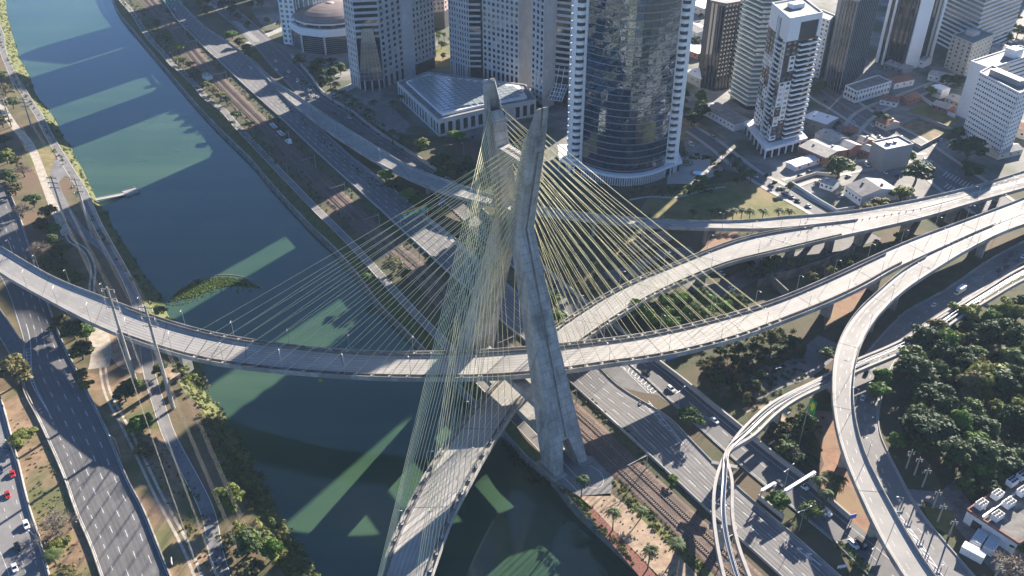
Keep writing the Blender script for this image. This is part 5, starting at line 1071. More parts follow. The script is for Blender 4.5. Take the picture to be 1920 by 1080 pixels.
for i, (k, x, y, h, r) in enumerate((('bright', 722, 328, 8, 6.5), ('dark', 736, 345, 8, 6), ('bright', 765, 362, 8, 7), ('mid', 782, 372, 7, 5.5), ('yellow', 828, 398, 5, 4), ('mid', 812, 388, 6, 5), ('yellow', 868, 420, 5, 4))): T(k, x, y, h, f'{ordn(i)} from the left on the strip between expressway and ramp viaduct', r)
T('sparse', 1298, 785, 9, 'on the median between expressway and side road', 6.5); T('bright', 1283, 772, 4, 'low under the open branched median tree', 3); T('bright', 1460, 937, 7, 'on the median beside the leaning wall', 5); T('sparse', 1520, 958, 8, 'leaning over the side road by the white van', 6); T('bright', 1261, 898, 4, 'sprouting at the expressway wall above the railway', 2.6)
T('bright', 1656, 704, 10, 'upper of the two round trees beside the curved viaduct', 5); T('bright', 1649, 729, 10, 'lower of the two round trees beside the curved viaduct', 5.6); T('bright', 1687, 825, 7, 'low at the grove edge beside the local road', 5.5); T('mid', 1730, 835, 8, 'pale and feathery at the lower grove edge', 5)
T('mid', 1578, 308, 15, 'big and round behind the grey box building', 11); T('dark', 1722, 318, 16, 'very tall between the grey box and the viaduct', 11); T('yellow', 1692, 362, 11, 'with sunlit top beside the warehouse and viaduct', 8.5); T('olive', 1650, 378, 9, 'at the warehouse end above the viaduct', 7); T('olive', 1630, 388, 8, 'nearest the viaduct wall beside the warehouse', 6); T('dark', 1818, 275, 19, 'huge in front of the white slab block', 14); T('dark', 1822, 315, 12, 'lower beside the huge dark tree', 8); T('mid', 1797, 245, 9, 'at the corner of the walled lot beside the slab block', 6); T('bright', 1705, 292, 9, 'small behind the very tall dark tree', 5); T('dark', 1566, 232, 8, 'small and round on the avenue median', 5)
T('mid', 1306, 212, 8, 'pale and alone on the brown lot', 5); T('mid', 1315, 338, 9, 'beside the blue fountain pool', 6); T('yellow', 1292, 352, 5, 'low on the lawn edge below the plaza', 4); T('mid', 1662, 222, 8, 'in front of the avenue corner house', 5.5); T('mid', 1648, 215, 7, 'beside the avenue corner house', 4.5)
T('dark', 1778, 148, 9, 'left of the cream nine storey block', 8); T('dark', 1800, 150, 10, 'touching the cream nine storey block', 8); T('mid', 1748, 168, 8, 'between the red roofed houses', 6); T('yellow', 790, 268, 9, 'alone on the pavilion forecourt', 7); T('bright', 856, 252, 9, 'beside the pavilion wall nearest the pylon', 7.5)
T('bright', 1048, 592, 6, 'small and bright beside the near pylon leg behind the deck', 4.5); T('mid', 1040, 560, 6, 'by the expressway seen just right of the pylon', 5); T('yellow', 1112, 640, 4, 'tiny in the wedge between the two decks', 4)
T('olive', 1418, 722, 6, 'by the park path below the upper deck', 4.5); T('olive', 1345, 700, 8, 'round at the left end of the park below the upper deck', 6); T('mid', 1551, 660, 6, 'small and round beside the curved viaduct', 4.5)
T('bare', 1900, 1062, 8, 'in the bottom right corner behind the depot wall', 8); T('bright', 1912, 1010, 6, 'at the right edge beside the brick plant building', 6); T('bare', 102, 985, 6, 'filling the dirt verge between the two left roads', 9); T('yellow', 105, 1022, 4, 'low below the leafless tree on the dirt verge', 5); T('olive', 120, 1085, 5, 'at the bottom of the dirt verge', 7); T('yellow', 38, 818, 4, 'low on the upper dirt verge', 6)
T('dark', 1512, 790, 12, 'tallest inside the monorail loop beside the flagpole', 5); T('mid', 1478, 838, 7, 'low inside the monorail loop', 5.5); T('dark', 1496, 855, 6, 'lowest inside the monorail loop', 5)
def zone(poly, n, kinds, hr, label, group, dmin=5.0, rr=(.42, .55), seed=1):
    rng = random.Random(seed); xs = [p[0] for p in poly]; ys = [p[1] for p in poly]; got = []
    for _ in range(n*80):
        if len(got) >= n: break
        x, y = rng.uniform(min(xs), max(xs)), rng.uniform(min(ys), max(ys))
        if not inside((x, y), poly): continue
        h = rng.uniform(*hr); p = G(x, y, h*.62)
        if any((p[0]-q[0])**2+(p[1]-q[1])**2 < dmin**2 for _, _, q, _ in got): continue
        got.append((y, x, p, h))
    got.sort(key=lambda q: q[0]); per = max(3, int(round(math.sqrt(len(got))*1.1)))
    for r in range(0, len(got), per):
        for k, (y, x, p, h) in enumerate(sorted(got[r:r+per], key=lambda q: q[1])):
            kd = rng.choice(kinds); tree(kd, p, h, f'{LOOK[kd]}, {ordn(k)} from the left in row {["one", "two", "three", "four", "five", "six", "seven", "eight", "nine", "ten", "eleven", "twelve"][r//per]} down {label}', group, rad=h*rng.uniform(*rr))
zone([(1702, 655), (1760, 605), (1850, 575), (1960, 560), (1980, 880), (1895, 882), (1840, 885), (1765, 850), (1715, 790)], 76, ['dark', 'dark', 'dark', 'mid', 'olive', 'dark', 'bright', 'mid', 'yellow'], (8, 15), 'of the right edge grove', 'trees of the grove at the right edge', 6.6, (.40, .72), 3)
zone([(1185, 575), (1240, 562), (1300, 545), (1350, 545), (1398, 570), (1380, 588), (1290, 603), (1200, 610)], 17, ['bright', 'mid', 'bright'], (11, 14), 'between the two decks', 'trees of the clump between the decks', 5.0, (.4, .5), 5)
zone([(1040, 430), (1170, 440), (1260, 490), (1150, 530), (1060, 560), (1020, 500)], 12, ['dark', 'olive', 'mid', 'olive'], (6, 9), 'behind the right cables', 'trees of the dark park behind the cables', 7.0, (.4, .5), 6)
zone([(1330, 660), (1480, 630), (1510, 650), (1440, 700), (1400, 745), (1345, 735)], 22, ['dark', 'dark', 'olive', 'bare'], (6, 9), 'of the shaded park', 'trees of the shaded park below the upper deck', 6, (.42, .55), 7)
zone([(1380, 470), (1460, 485), (1480, 500), (1420, 520), (1385, 510)], 7, ['dark', 'dark', 'mid'], (6, 9), 'under the lower deck', 'shaded trees under the lower deck', 6, (.42, .55), 17)
zone([(1465, 492), (1520, 485), (1560, 495), (1610, 470), (1625, 480), (1550, 520), (1500, 515)], 11, ['yellow', 'mid', 'olive'], (4, 6.5), 'along the upper deck', 'small trees along the upper deck', 5, (.45, .6), 8)
zone([(1640, 455), (1690, 430), (1740, 440), (1850, 395), (1880, 395), (1740, 455), (1660, 470)], 9, ['mid', 'olive', 'bright'], (5, 8), 'between the right viaducts', 'trees between the right hand viaducts', 6, (.45, .6), 9)
zone([(1440, 800), (1500, 765), (1545, 790), (1528, 870), (1470, 862)], 9, ['dark', 'olive', 'bare'], (5, 8), 'inside the monorail loop', 'trees inside the monorail loop', 5, (.45, .6), 10)
zone([(352, 0), (500, -45), (530, 30), (520, 70), (470, 45), (420, 50), (385, 25)], 20, ['dark', 'mid', 'olive', 'dark'], (7, 11), 'of the top wood', 'trees of the wooded strip at the top', 8, (.45, .6), 11)
zone([(558, 108), (640, 112), (655, 145), (605, 150), (566, 132)], 9, ['dark', 'mid', 'olive'], (8, 12), 'below the domed hall', 'trees below the domed hall', 7, (.5, .65), 12)
zone([(805, 295), (890, 290), (885, 340), (825, 330)], 10, ['dark', 'dark', 'mid'], (7, 10), 'below the pavilion', 'trees of the garden below the pavilion', 6, (.45, .6), 13)
zone([(778, 60), (850, 50), (850, 130), (785, 120)], 9, ['mid', 'yellow', 'bright'], (5, 8), 'between the stone towers', 'trees on the lawn between the stone towers', 7, (.45, .55), 14)
zone([(1264, 160), (1312, 172), (1325, 215), (1295, 225), (1265, 205)], 9, ['dark', 'mid'], (8, 12), 'right of the curved tower', 'trees right of the curved tower', 7, (.45, .6), 15)
zone([(1340, 300), (1420, 312), (1500, 350), (1480, 358), (1400, 345), (1340, 340)], 10, ['dark', 'mid'], (4, 7), 'below the checkered tower', 'trees along the street below the checkered tower', 5, (.45, .6), 16)
zone([(1275, 10), (1318, 20), (1312, 90), (1280, 90)], 7, ['mid', 'dark', 'olive'], (6, 9), 'beside the brown tower', 'trees up the gap beside the brown tower', 7, (.45, .6), 18)
zone([(1880, 40), (1940, 20), (1940, 110), (1900, 110)], 9, ['dark', 'mid'], (8, 12), 'in the hazy corner', 'trees in the hazy corner', 8, (.45, .6), 19)
zone([(1505, 130), (1545, 160), (1530, 170), (1500, 150)], 5, ['dark', 'mid'], (6, 9), 'at the mirrored tower', 'trees at the mirrored tower', 6, (.45, .6), 20)
zone([(1180, 505), (1240, 500), (1290, 540), (1180, 560)], 6, ['dark', 'olive'], (5, 7), 'beside the lower deck', 'trees beside the lower deck', 6, (.45, .6), 21)
zone([(1800, 900), (1900, 870), (1930, 880), (1830, 930)], 8, ['dark', 'dark', 'mid'], (8, 11), 'behind the brick plant', 'trees behind the brick plant', 6, (.45, .6), 22)
# palms
def palm_mesh(seed, H=9.0, R=3.0, n=13, droop=1.0, wide=.55):
    rng = random.Random(seed); t = MB(); t.tube([(0, 0, -.3), (.1, .05, H*.5), (.15, 0, H)], [.28, .2, .17], 7); c = MB()
    for k in range(n):
        a = k*2.399; up = rng.uniform(.15, .95); pts = []; L = R*rng.uniform(.85, 1.15)
        for i in range(7): s_ = i/6; pts.append(Vector((.15+math.cos(a)*L*s_, math.sin(a)*L*s_, H+L*(up*s_-droop*(0.55+.5*up)*s_*s_*1.3))))
        side = Vector((-math.sin(a), math.cos(a), 0))
        for i in range(6):
            w0, w1 = wide*math.sin(math.pi*min(1, .12+i/6.5)), wide*math.sin(math.pi*min(1, .12+(i+1)/6.5))
            for sg in (-1, 1):
                for q in (0.0, 0.5):
                    A, B_ = pts[i].lerp(pts[i+1], q), pts[i].lerp(pts[i+1], q+.38); c.add([A, B_, B_+side*sg*w1-Vector((0, 0, .35*w1))+(B_-A)*.5, A+side*sg*w0-Vector((0, 0, .35*w0))+(B_-A)*.5], [(0, 1, 2, 3)])
    return t, c
PALMS = [(lambda tc: (tc[0].mesh('trunk', M_bark), tc[1].mesh('fronds', M_palm)))(palm_mesh(s_, 9, 3.4, 16, 1.0, .7)) for s_ in (1, 2, 3)]
def palm(px, py, h, label, group=None, rad=3.4):
    p = G(px, py, h); tm, cm = PALMS[TI[0] % 3]; TI[0] += 1; t = thing('palm_tree', label, 'palm tree', (p[0], p[1], 0), random.uniform(0, 6), group); t.scale = (rad/3.4, rad/3.4, h/9); link('trunk', tm, t); link('fronds', cm, t)
palm(1092, 896, 10, 'tall palm on the bank right beside the near pylon foot'); palm(1152, 958, 10, 'tall palm in the middle of the red mulch bed'); palm(1219, 1030, 10, 'tall palm at the lower end of the red mulch bed'); palm(1272, 1018, 6, 'feathery pale palm between sandy path and railway', rad=4); palm(1203, 955, 5, 'small feathery palm on the grass strip by the railway', rad=3)
for i, (x, y) in enumerate(((1540, 898), (1556, 890), (1568, 912), (1552, 922), (1576, 898))): palm(x, y, 9, f'dark palm on the red soil beside the gantry, {ordn(i)} from the left of its clump', 'palms on the red soil by the gantry')
palm(98, 1040, 5, 'low palm on the dirt verge below the leafless tree', rad=4.2)
for i, x in enumerate((1300, 1335, 1348, 1362, 1376, 1392, 1408, 1432, 1462, 1482)): palm(x, 394-(i % 3), 8, f'palm in the row along the lawn edge above the viaduct, {ordn(i)} from the left', 'palms along the lawn edge', rad=3.6)
for i, (x, y) in enumerate(((618, 145), (628, 155), (622, 168), (640, 172), (652, 178), (665, 186), (700, 190), (735, 190), (752, 180), (768, 172), (735, 245), (748, 250), (758, 256), (690, 205), (676, 196), (655, 195))): palm(x, y, 10, f'palm in the forecourt below the atrium tower, {ordn(i)} along the group', 'palms in the forecourt of the stone towers', rad=4.2)
for i, (x, y) in enumerate(((1370, 290), (1384, 298), (1395, 312), (1356, 285), (1410, 322))): palm(x, y, 8, f'palm along the street by the checkered tower, {ordn(i)} from its top end', 'palms by the checkered tower street', rad=3.6)
for i, x in enumerate((792, 802, 812, 822, 832)): palm(x, 62+i % 2*3, 9, f'palm before the green glass base of the pink block, {ordn(i)} from the left', 'palms before the pink granite block', rad=3.6)
# ground cover: clumps of weeds and shrubs, joined per area
def cover(name, area, n, r, size, mats, seed, nleaf=40):
    rng = random.Random(seed); b = MB(); k = 0
    while k < n:
        p = area(rng)
        if p is None: continue
        rr = rng.uniform(*r); mi = rng.randrange(len(mats)); leaves(b, (p[0], p[1], p[2]+rr*.15), rr, int(nleaf*rr), size, rng, .7, mi, .4); k += 1
    return b.build(name, mats, None, kind='stuff')
def along(P, a0, a1, f0=0.0, f1=1.0, dz=0):
    n = len(P); nn = normals2(P)
    def f(rng):
        i = int(rng.uniform(f0, f1)*(n-1)); a = rng.uniform(a0, a1); return (P[i, 0]+nn[i, 0]*a+rng.uniform(-2, 2), P[i, 1]+nn[i, 1]*a+rng.uniform(-2, 2), P[i, 2]+dz)
    return f
def inpoly(poly, z=0.0):
    xs = [p[0] for p in poly]; ys = [p[1] for p in poly]
    def f(rng):
        x, y = rng.uniform(min(xs), max(xs)), rng.uniform(min(ys), max(ys)); return G(x, y, z) if inside((x, y), poly) else None
    return f
def bankz(P):
    n = len(P); nn = normals2(P)
    def f(rng):
        i = int(rng.random()*(n-1)); a = rng.uniform(-10.5, 0.3); z = WZ+min(-WZ, max(0, -a)*0.85); return (P[i, 0]+nn[i, 0]*a, P[i, 1]+nn[i, 1]*a, z)
    return f
cover('bank_vegetation', bankz(LB), 1300, (.6, 1.8), .6, [M_leaf[0], M_leaf[2], M_leaf[3], M_leaf[1], M_leaf[0]], 1, 34)
cover('bank_vegetation', inpoly([(382, 700), (400, 745), (470, 850), (560, 1010), (600, 1085), (540, 1085), (470, 960), (420, 900), (372, 800), (350, 700)]), 320, (.5, 1.5), .6, [M_leaf[0], M_leaf[3], M_leaf[2]], 2, 34)
cover('bank_vegetation', along(RB, 6.5, 11.0, 0.16, 0.66, -WZ), 520, (.4, .9), .5, [M_leaf[0], M_leaf[3]], 3, 34)
cover('bank_vegetation', along(RBP, 3.5, 12.0, 0.1, .8), 480, (.5, 1.3), .6, [M_leaf[0], M_leaf[2], M_leaf[3]], 4, 34)
cover('bank_vegetation', along(TC, 7.5, 14.0, 0.05, .95), 560, (.5, 1.2), .6, [M_leaf[0], M_leaf[1], M_leaf[3]], 5, 34)
cover('bank_vegetation', inpoly([(955, 800), (1000, 850), (1040, 905), (1035, 915), (985, 900), (940, 830)], WZ+.4), 90, (.8, 1.8), .6, [M_leaf[1], M_leaf[0]], 6, 34)
cover('bank_vegetation', inpoly([(1040, 905), (1090, 935), (1110, 965), (1170, 1020), (1190, 1060), (1080, 955)]), 90, (.4, 1.1), .5, [M_leaf[0], M_leaf[3], M_leaf[2]], 7, 34)
cover('hedge_plants', inpoly([(1145, 895), (1165, 900), (1270, 1000), (1330, 1070), (1310, 1075), (1180, 955)]), 170, (.4, 1.0), .5, [M_leaf[0], M_leaf[2], M_leaf[3]], 8, 34)
cover('undergrowth', inpoly([(1000, 440), (1180, 430), (1290, 490), (1150, 545), (1060, 570), (1010, 520)]), 260, (.6, 1.6), .7, [M_leaf[1], M_leaf[3]], 9, 30)
cover('undergrowth', inpoly([(1690, 660), (1760, 595), (1860, 565), (1960, 550), (1980, 900), (1840, 900), (1760, 860), (1705, 790)]), 320, (1.0, 2.4), .9, [M_leaf[1], M_leaf[0]], 10, 30)
cover('undergrowth', inpoly([(1300, 600), (1500, 620), (1520, 700), (1420, 770), (1330, 720), (1290, 640)]), 330, (.7, 2.0), .7, [M_leaf[1], M_leaf[3]], 11, 30)
cover('undergrowth', inpoly([(1420, 790), (1500, 755), (1545, 770), (1535, 870), (1500, 890), (1440, 850)]), 110, (.5, 1.4), .6, [M_leaf[1], M_leaf[3], M_leaf[0]], 12, 30)
cover('grass_tufts', inpoly([(1090, 935), (1145, 930), (1300, 1070), (1240, 1085)]), 60, (.2, .6), .4, [M_leaf[3], M_leaf[2]], 33, 30)
cover('hedge_plants', inpoly([(1555, 1015), (1575, 1012), (1640, 1070), (1620, 1080)]), 60, (.6, 1.0), .5, [M_leaf[2], M_leaf[5]], 13, 40)
cover('hedge_plants', inpoly([(1255, 290), (1300, 285), (1350, 300), (1345, 340), (1330, 300), (1260, 298)]), 60, (.7, 1.5), .8, [M_leaf[0], M_leaf[1]], 14, 30)
cover('hedge_plants', inpoly([(1180, 350), (1340, 350), (1340, 362), (1180, 372)]), 90, (.6, 1.4), .8, [M_leaf[0], M_leaf[1]], 15, 30)
cover('hedge_plants', inpoly([(560, 150), (640, 160), (700, 215), (770, 265), (760, 285), (690, 240), (600, 175)]), 130, (.7, 1.6), .9, [M_leaf[0], M_leaf[1]], 16, 26)
cover('median_shrubs', inpoly([(505, 172), (560, 215), (640, 290), (720, 350), (700, 352), (600, 265), (540, 205)]), 60, (.5, 1.1), .7, [M_leaf[1], M_leaf[3]], 17, 26)
cover('floating_plants', inpoly([(316, 566), (335, 545), (370, 525), (420, 518), (460, 524), (488, 540), (440, 536), (400, 542), (370, 556)], WZ+.05), 900, (.35, .75), .5, [M_leaf[5], M_leaf[2], M_leaf[5]], 18, 40)
cover('floating_plants', inpoly([(305, 572), (335, 548), (420, 522), (500, 546), (470, 552), (430, 546), (390, 556), (350, 572)], WZ+.02), 150, (.25, .6), .45, [M_leaf[5], M_leaf[2], M_leaf[3]], 28, 40)
cover('grass_tufts', inpoly([(220, 720), (330, 860), (420, 1000), (440, 1080), (380, 1080), (300, 920), (215, 780)]), 170, (.3, .9), .5, [M_leaf[3], M_leaf[2]], 19, 34)
cover('grass_tufts', inpoly([(50, 740), (80, 820), (150, 960), (190, 1080), (110, 1080), (70, 980), (20, 790)]), 150, (.25, .7), .45, [M_leaf[3], M_leaf[2]], 20, 34)
# ================================================================== VEHICLES
def tangent(P, p):
    i = int(np.argmin(np.linalg.norm(P[:, :2]-np.array(p)[None, :2], axis=1))); i = min(max(i, 1), len(P)-2); d = P[i+1]-P[i-1]; return math.atan2(d[1], d[0])
CARM = {}
def carpaint(c):
    if c not in CARM:
        col = dict(white=(.72, .72, .72), black=(.012, .012, .014), red=(.42, .02, .02), silver=(.40, .41, .42), grey=(.13, .135, .14), blue=(.03, .06, .14))[c]
        m = flat(c+'_car_paint', col, 0.25, 0.1, .5); CARM[c] = m
    return CARM[c]
def loft(b, prof, mi=0):      # prof: list of (x, half width, z) bottom/top pairs -> hull of stations
    pass
CARP = {}
def car_proto(color, kind='car'):
    key = (color, kind)
    if key in CARP: return CARP[key]
    pm = carpaint(color); L, W, H = dict(car=(4.2, 1.76, 1.46), suv=(4.6, 1.86, 1.72), van=(5.2, 2.0, 2.3))[kind]
    b = MB(); st = []     # body hull: stations along x (front +)
    hz = {'car': .86, 'suv': 1.02, 'van': 1.25}[kind]
    for x, w, zt, zb in ((-L/2, .84, hz*.88, .42), (-L/2+.25, .96, hz*1.0, .28), (-L*.22, 1.0, hz*1.02, .22), (L*.12, 1.0, hz, .22), (L*.30, .98, hz*.94, .22), (L/2-.3, .93, hz*.82, .28), (L/2, .74, hz*.66, .40)):
        st.append([(x, -W/2*w, zb), (x, W/2*w, zb), (x, W/2*w, zt*.86), (x, W/2*w*.88, zt), (x, -W/2*w*.88, zt), (x, -W/2*w, zt*.86)])
    o = 0
    for s_ in st: b.v.extend(s_)
    for i in range(len(st)-1):
        for j in range(6): b.f.append((i*6+j, i*6+(j+1) % 6, (i+1)*6+(j+1) % 6, (i+1)*6+j)); b.m.append(0)
    b.f.append(tuple(range(6))[::-1]); b.f.append(tuple(range((len(st)-1)*6, len(st)*6))); b.m += [0, 0]
    body = b.mesh('body', pm, smooth=False)
    x0, x1, x2, x3 = dict(car=(-L*.40, -L*.24, L*.06, L*.24), suv=(-L*.46, -L*.38, L*.06, L*.24), van=(-L*.49, -L*.47, L*.18, L*.34))[kind]
    g = MB(); g.hexa([(x0, -W*.44, hz*.98), (x3, -W*.44, hz*.96), (x3, W*.44, hz*.96), (x0, W*.44, hz*.98)], [(x1, -W*.36, H-.05), (x2, -W*.36, H-.05), (x2, W*.36, H-.05), (x1, W*.36, H-.05)]); glass = g.mesh('window_glass', M_win)
    r = MB(); r.hexa([(x1-.04, -W*.365, H-.07), (x2+.04, -W*.365, H-.07), (x2+.04, W*.365, H-.07), (x1-.04, W*.365, H-.07)], [(x1+.08, -W*.33, H), (x2-.08, -W*.33, H), (x2-.08, W*.33, H), (x1+.08, W*.33, H)])
    for a, c_ in (((x0, hz), (x1, H-.04)), ((x3, hz), (x2, H-.04))):
        for sg in (-1, 1): r.bar((a[0], sg*W*.43, a[1]-.02), (c_[0], sg*W*.36, c_[1]), .09)
    if kind == 'van': r.box(((x0+x2)/2-.3, 0, H-.55), (abs(x2-x0)*.72, W*.84, .7))
    roof = r.mesh('roof', pm)
    w = MB(); w.tube([(0, -.11, 0), (0, .11, 0)], .33, 10); wheel = w.mesh('wheel', M_black); hl = MB(); hl.box((0, 0, 0), (.10, .36, .16)); hl = hl.mesh('headlight', M_paint); tl = MB(); tl.box((0, 0, 0), (.08, .3, .18)); tl = tl.mesh('tail_light', carpaint('red'))
    CARP[key] = (L, W, hz, body, glass, roof, wheel, hl, tl); return CARP[key]
def car(color, px, py, label, ref, rev=False, kind='car', group=None, z=0.05, rz=None):
    p = G(px, py, z+.6); p[2] = z; a = tangent(ref, p) if rz is None else rz
    if rev: a += math.pi
    L, W, hz, body, glass, roof, wheel, hl, tl = car_proto(color, kind); t = thing('parked_car' if group and 'parked' in group else ('delivery_van' if kind == 'van' else 'car'), label, 'van' if kind == 'van' else 'car', p, a, group)
    link('body', body, t); link('window_glass', glass, t); link('roof', roof, t)
    for x in (-L*.30, L*.31):
        for y in (-1, 1): link('wheel', wheel, t, (x, y*(W/2-.10), .33))
    for y in (-1, 1): link('headlight', hl, t, (L/2-.10, y*W*.30, hz*.66)); link('tail_light', tl, t, (-L/2+.03, y*W*.36, hz*.72))
    return t
cFL, cWH, cRE, cRL, cRR, cAV, cST = [R.at(.5) for R in (FL, WH, RE, RL, RR, AV, ST)]
for col, x, y, k, l in (('red', 23, 888, 'car', 'upper red car on the far left carriageway'), ('red', 14, 927, 'car', 'lower red car on the far left carriageway'), ('white', 49, 984, 'suv', 'white car next to the leafless tree on the far left carriageway'), ('black', 33, 1026, 'suv', 'black car between two white cars on the far left carriageway'), ('white', 27, 1064, 'car', 'white car at the bottom of the far left carriageway'), ('grey', 10, 840, 'car', 'dark car under the street lamp on the far left carriageway'), ('blue', 1, 880, 'car', 'dark blue car at the left picture edge')):
    car(col, x, y, l, cFL, kind=k, group='cars on the far left carriageway')
for col, x, y, k, l in (('white', 1258, 729, 'suv', 'white car under the double street lamp on the side road'), ('white', 1340, 788, 'car', 'white car on the side road by the monorail'), ('black', 1212, 698, 'car', 'black car on the side road just below the bridge'), ('white', 1506, 911, 'suv', 'white car passing under the white gantry'), ('white', 1548, 959, 'van', 'white van on the side road below the palms'), ('white', 1600, 1020, 'suv', 'white car beside the black vehicle at the lower right'), ('black', 1615, 1021, 'van', 'black vehicle under the street lamp at the lower right'), ('red', 1381, 826, 'car', 'red car half hidden under the monorail'), ('grey', 1461, 905, 'car', 'dark car in shade left of the white gantry'), ('white', 1353, 512, 'car', 'upper white car on the road under the lower deck'), ('white', 1373, 540, 'car', 'lower white car on the road under the lower deck')):
    car(col, x, y, l, cRL, kind=k, group='cars on the side road')
for i, (col, x, y) in enumerate((('white', 393, 8), ('white', 404, 13), ('white', 517, 114), ('white', 518, 130), ('white', 541, 134), ('black', 534, 137), ('black', 534, 145), ('white', 558, 149), ('black', 566, 157), ('white', 579, 169), ('white', 581, 179), ('white', 595, 181), ('black', 626, 211), ('white', 655, 220), ('black', 681, 249), ('black', 707, 271))):
    car(col, x, y, f'{col} car on the upper side road, {ordn(i)} from the top of the picture', cRL, group='cars on the upper side road')
car('white', 470, 127, 'white car alone on the painted nose of the expressway', cRE); car('white', 327, 18, 'white car alone at the top of the expressway', cRE); car('white', 1751, 572, 'white car below the lorry on the local road', cRR, kind='car')
for i, (col, x, y) in enumerate((('black', 1885, 488), ('black', 1896, 478), ('grey', 1911, 471), ('black', 1888, 499), ('black', 1909, 488), ('black', 1875, 507), ('white', 1919, 481))): car(col, x, y, f'{col} car in the queue at the right edge above the monorail, {ordn(i)} listed from its lower left' if False else f'{col} car queueing above the monorail, ' + ['outer lane second', 'outer lane third', 'outer lane fourth', 'inner lane second', 'inner lane third', 'front of the queue', 'inner lane last'][i], cRR, group='cars queueing above the monorail', kind='suv' if i % 2 else 'car')
car('white', 1617, 746, 'white car in tree shade beside the curved viaduct', cRR); car('black', 1625, 697, 'black car just below the monorail on the local road', cRR, kind='suv'); car('silver', 1632, 722, 'silver car between the two round trees and the viaduct', cRR)
for i, (col, x, y) in enumerate((('black', 1381, 305), ('grey', 1400, 318), ('white', 1417, 330), ('white', 1447, 346), ('white', 1462, 353), ('white', 1475, 362), ('silver', 1485, 369), ('black', 1496, 376), ('white', 1516, 386))): car(col, x, y, f'{col} car parked along the lawn street, {ordn(i)} from the upper end', cST, group='parked cars along the lawn street', z=.05)
for col, x, y, l, ref in (('white', 1691, 257, 'white car alone in the middle of the avenue', cAV), ('black', 1500, 329, 'dark car at the street corner by the car yard', XS.at(.5)), ('grey', 1518, 321, 'grey car second from the car yard corner', XS.at(.5)), ('white', 1765, 262, 'white car parked at the avenue crossing below the slab block', XS2.at(.5)), ('silver', 1777, 268, 'silver car parked at the avenue crossing below the slab block', XS2.at(.5)), ('white', 1790, 262, 'white car nearest the slab block tree', XS2.at(.5)), ('white', 1660, 323, 'white car parked in front of the grey box building', cAV), ('black', 1682, 331, 'black car parked right of the white one by the grey box', cAV), ('white', 1577, 368, 'white car in the yard beside the warehouse', XS.at(.5)), ('silver', 1591, 330, 'silver car parked under the big round tree', XS.at(.5)), ('silver', 728, 196, 'silver car on the forecourt of the atrium tower', RL.at(.5)), ('blue', 888, 258, 'blue car parked beside the pavilion', RL.at(.5))): car(col, x, y, l, ref)
car('white', 1296, 271, 'white truck parked beside the curved glass tower', cST, kind='van'); car('silver', 1337, 258, 'pale van parked by the long shed', cST, kind='van'); car('white', 1626, 309, 'white van parked against the grey box building', cAV, kind='van')
for ref, pts, nm_ in ((cAV, ((1530, 170), (1548, 190), (1582, 205), (1600, 228), (1634, 235), (1650, 256), (1706, 268), (1735, 300), (1748, 318)), 'avenue'), (XS2.at(.5), ((1640, 202), (1665, 192), (1690, 182), (1735, 163), (1762, 152), (1600, 240)), 'cross street')):
    for i, (x, y) in enumerate(pts): cl_ = ('white', 'silver', 'black', 'grey', 'white', 'red', 'white')[(i*3+len(nm_)) % 7]; car(cl_, x, y, f'{cl_} car on the {nm_}, {ordn(i)} from its upper end', ref, group=f'cars on the {nm_}')
# lorry and bus
def boxtruck(px, py, label, ref, L, W, H, col, name, cat, cabm):
    p = G(px, py, 1.5); p[2] = .05; t = thing(name, label, cat, p, tangent(ref, p)); b = MB()
    if name == 'lorry':
        b.box((-.9, 0, .95+H/2), (L-2.0, W, H)); b.build('cargo_box', col, t); c = MB(); c.hexa([(L/2-1.8, -W*.46, .5), (L/2, -W*.44, .5), (L/2, W*.44, .5), (L/2-1.8, W*.46, .5)], [(L/2-1.8, -W*.44, 2.4), (L/2-.5, -W*.42, 2.4), (L/2-.5, W*.42, 2.4), (L/2-1.8, W*.44, 2.4)]); cb = c.build('cab', cabm, t); g = MB(); g.hexa([(L/2-.62, -W*.4, 1.5), (L/2-.2, -W*.4, 1.5), (L/2-.2, W*.4, 1.5), (L/2-.62, W*.4, 1.5)], [(L/2-.7, -W*.38, 2.3), (L/2-.42, -W*.38, 2.3), (L/2-.42, W*.38, 2.3), (L/2-.7, W*.38, 2.3)]); g.build('windscreen', M_win, cb); c = MB(); c.box((0, 0, .75), (L-.6, W*.7, .3)); c.build('chassis', M_black, t)
    else:
        b.hexa([(-L/2, -W/2, .45), (L/2, -W/2, .45), (L/2, W/2, .45), (-L/2, W/2, .45)], [(-L/2+.1, -W*.47, H), (L/2-.15, -W*.47, H), (L/2-.15, W*.47, H), (-L/2+.1, W*.47, H)]); b.build('body', cabm, t); r = MB(); r.box((0, 0, H+.08), (L-.3, W*.92, .16)); r.build('roof', col, t); wn_ = MB()
        for sg in (-1, 1): wn_.box((0, sg*(W/2-.02), 1.9), (L*.9, .08, 1.0))
        wn_.build('windows', M_win, t, kind='stuff')
    w = MB(); w.tube([(0, -.15, 0), (0, .15, 0)], .48, 10); w = w.mesh('wheel', M_black)
    for x in (-L*.3, L*.36):
        for sg in (-1, 1): link('wheel', w, t, (x, sg*(W/2-.12), .48))
boxtruck(1800, 545, 'white box lorry in sun on the local road', cRR, 7.5, 2.4, 2.7, M_white, 'lorry', 'lorry', M_white); boxtruck(1683, 272, 'long dark bus with a white roof beside the grey box building', cAV, 13, 2.6, 3.2, M_white, 'bus', 'bus', M_char)
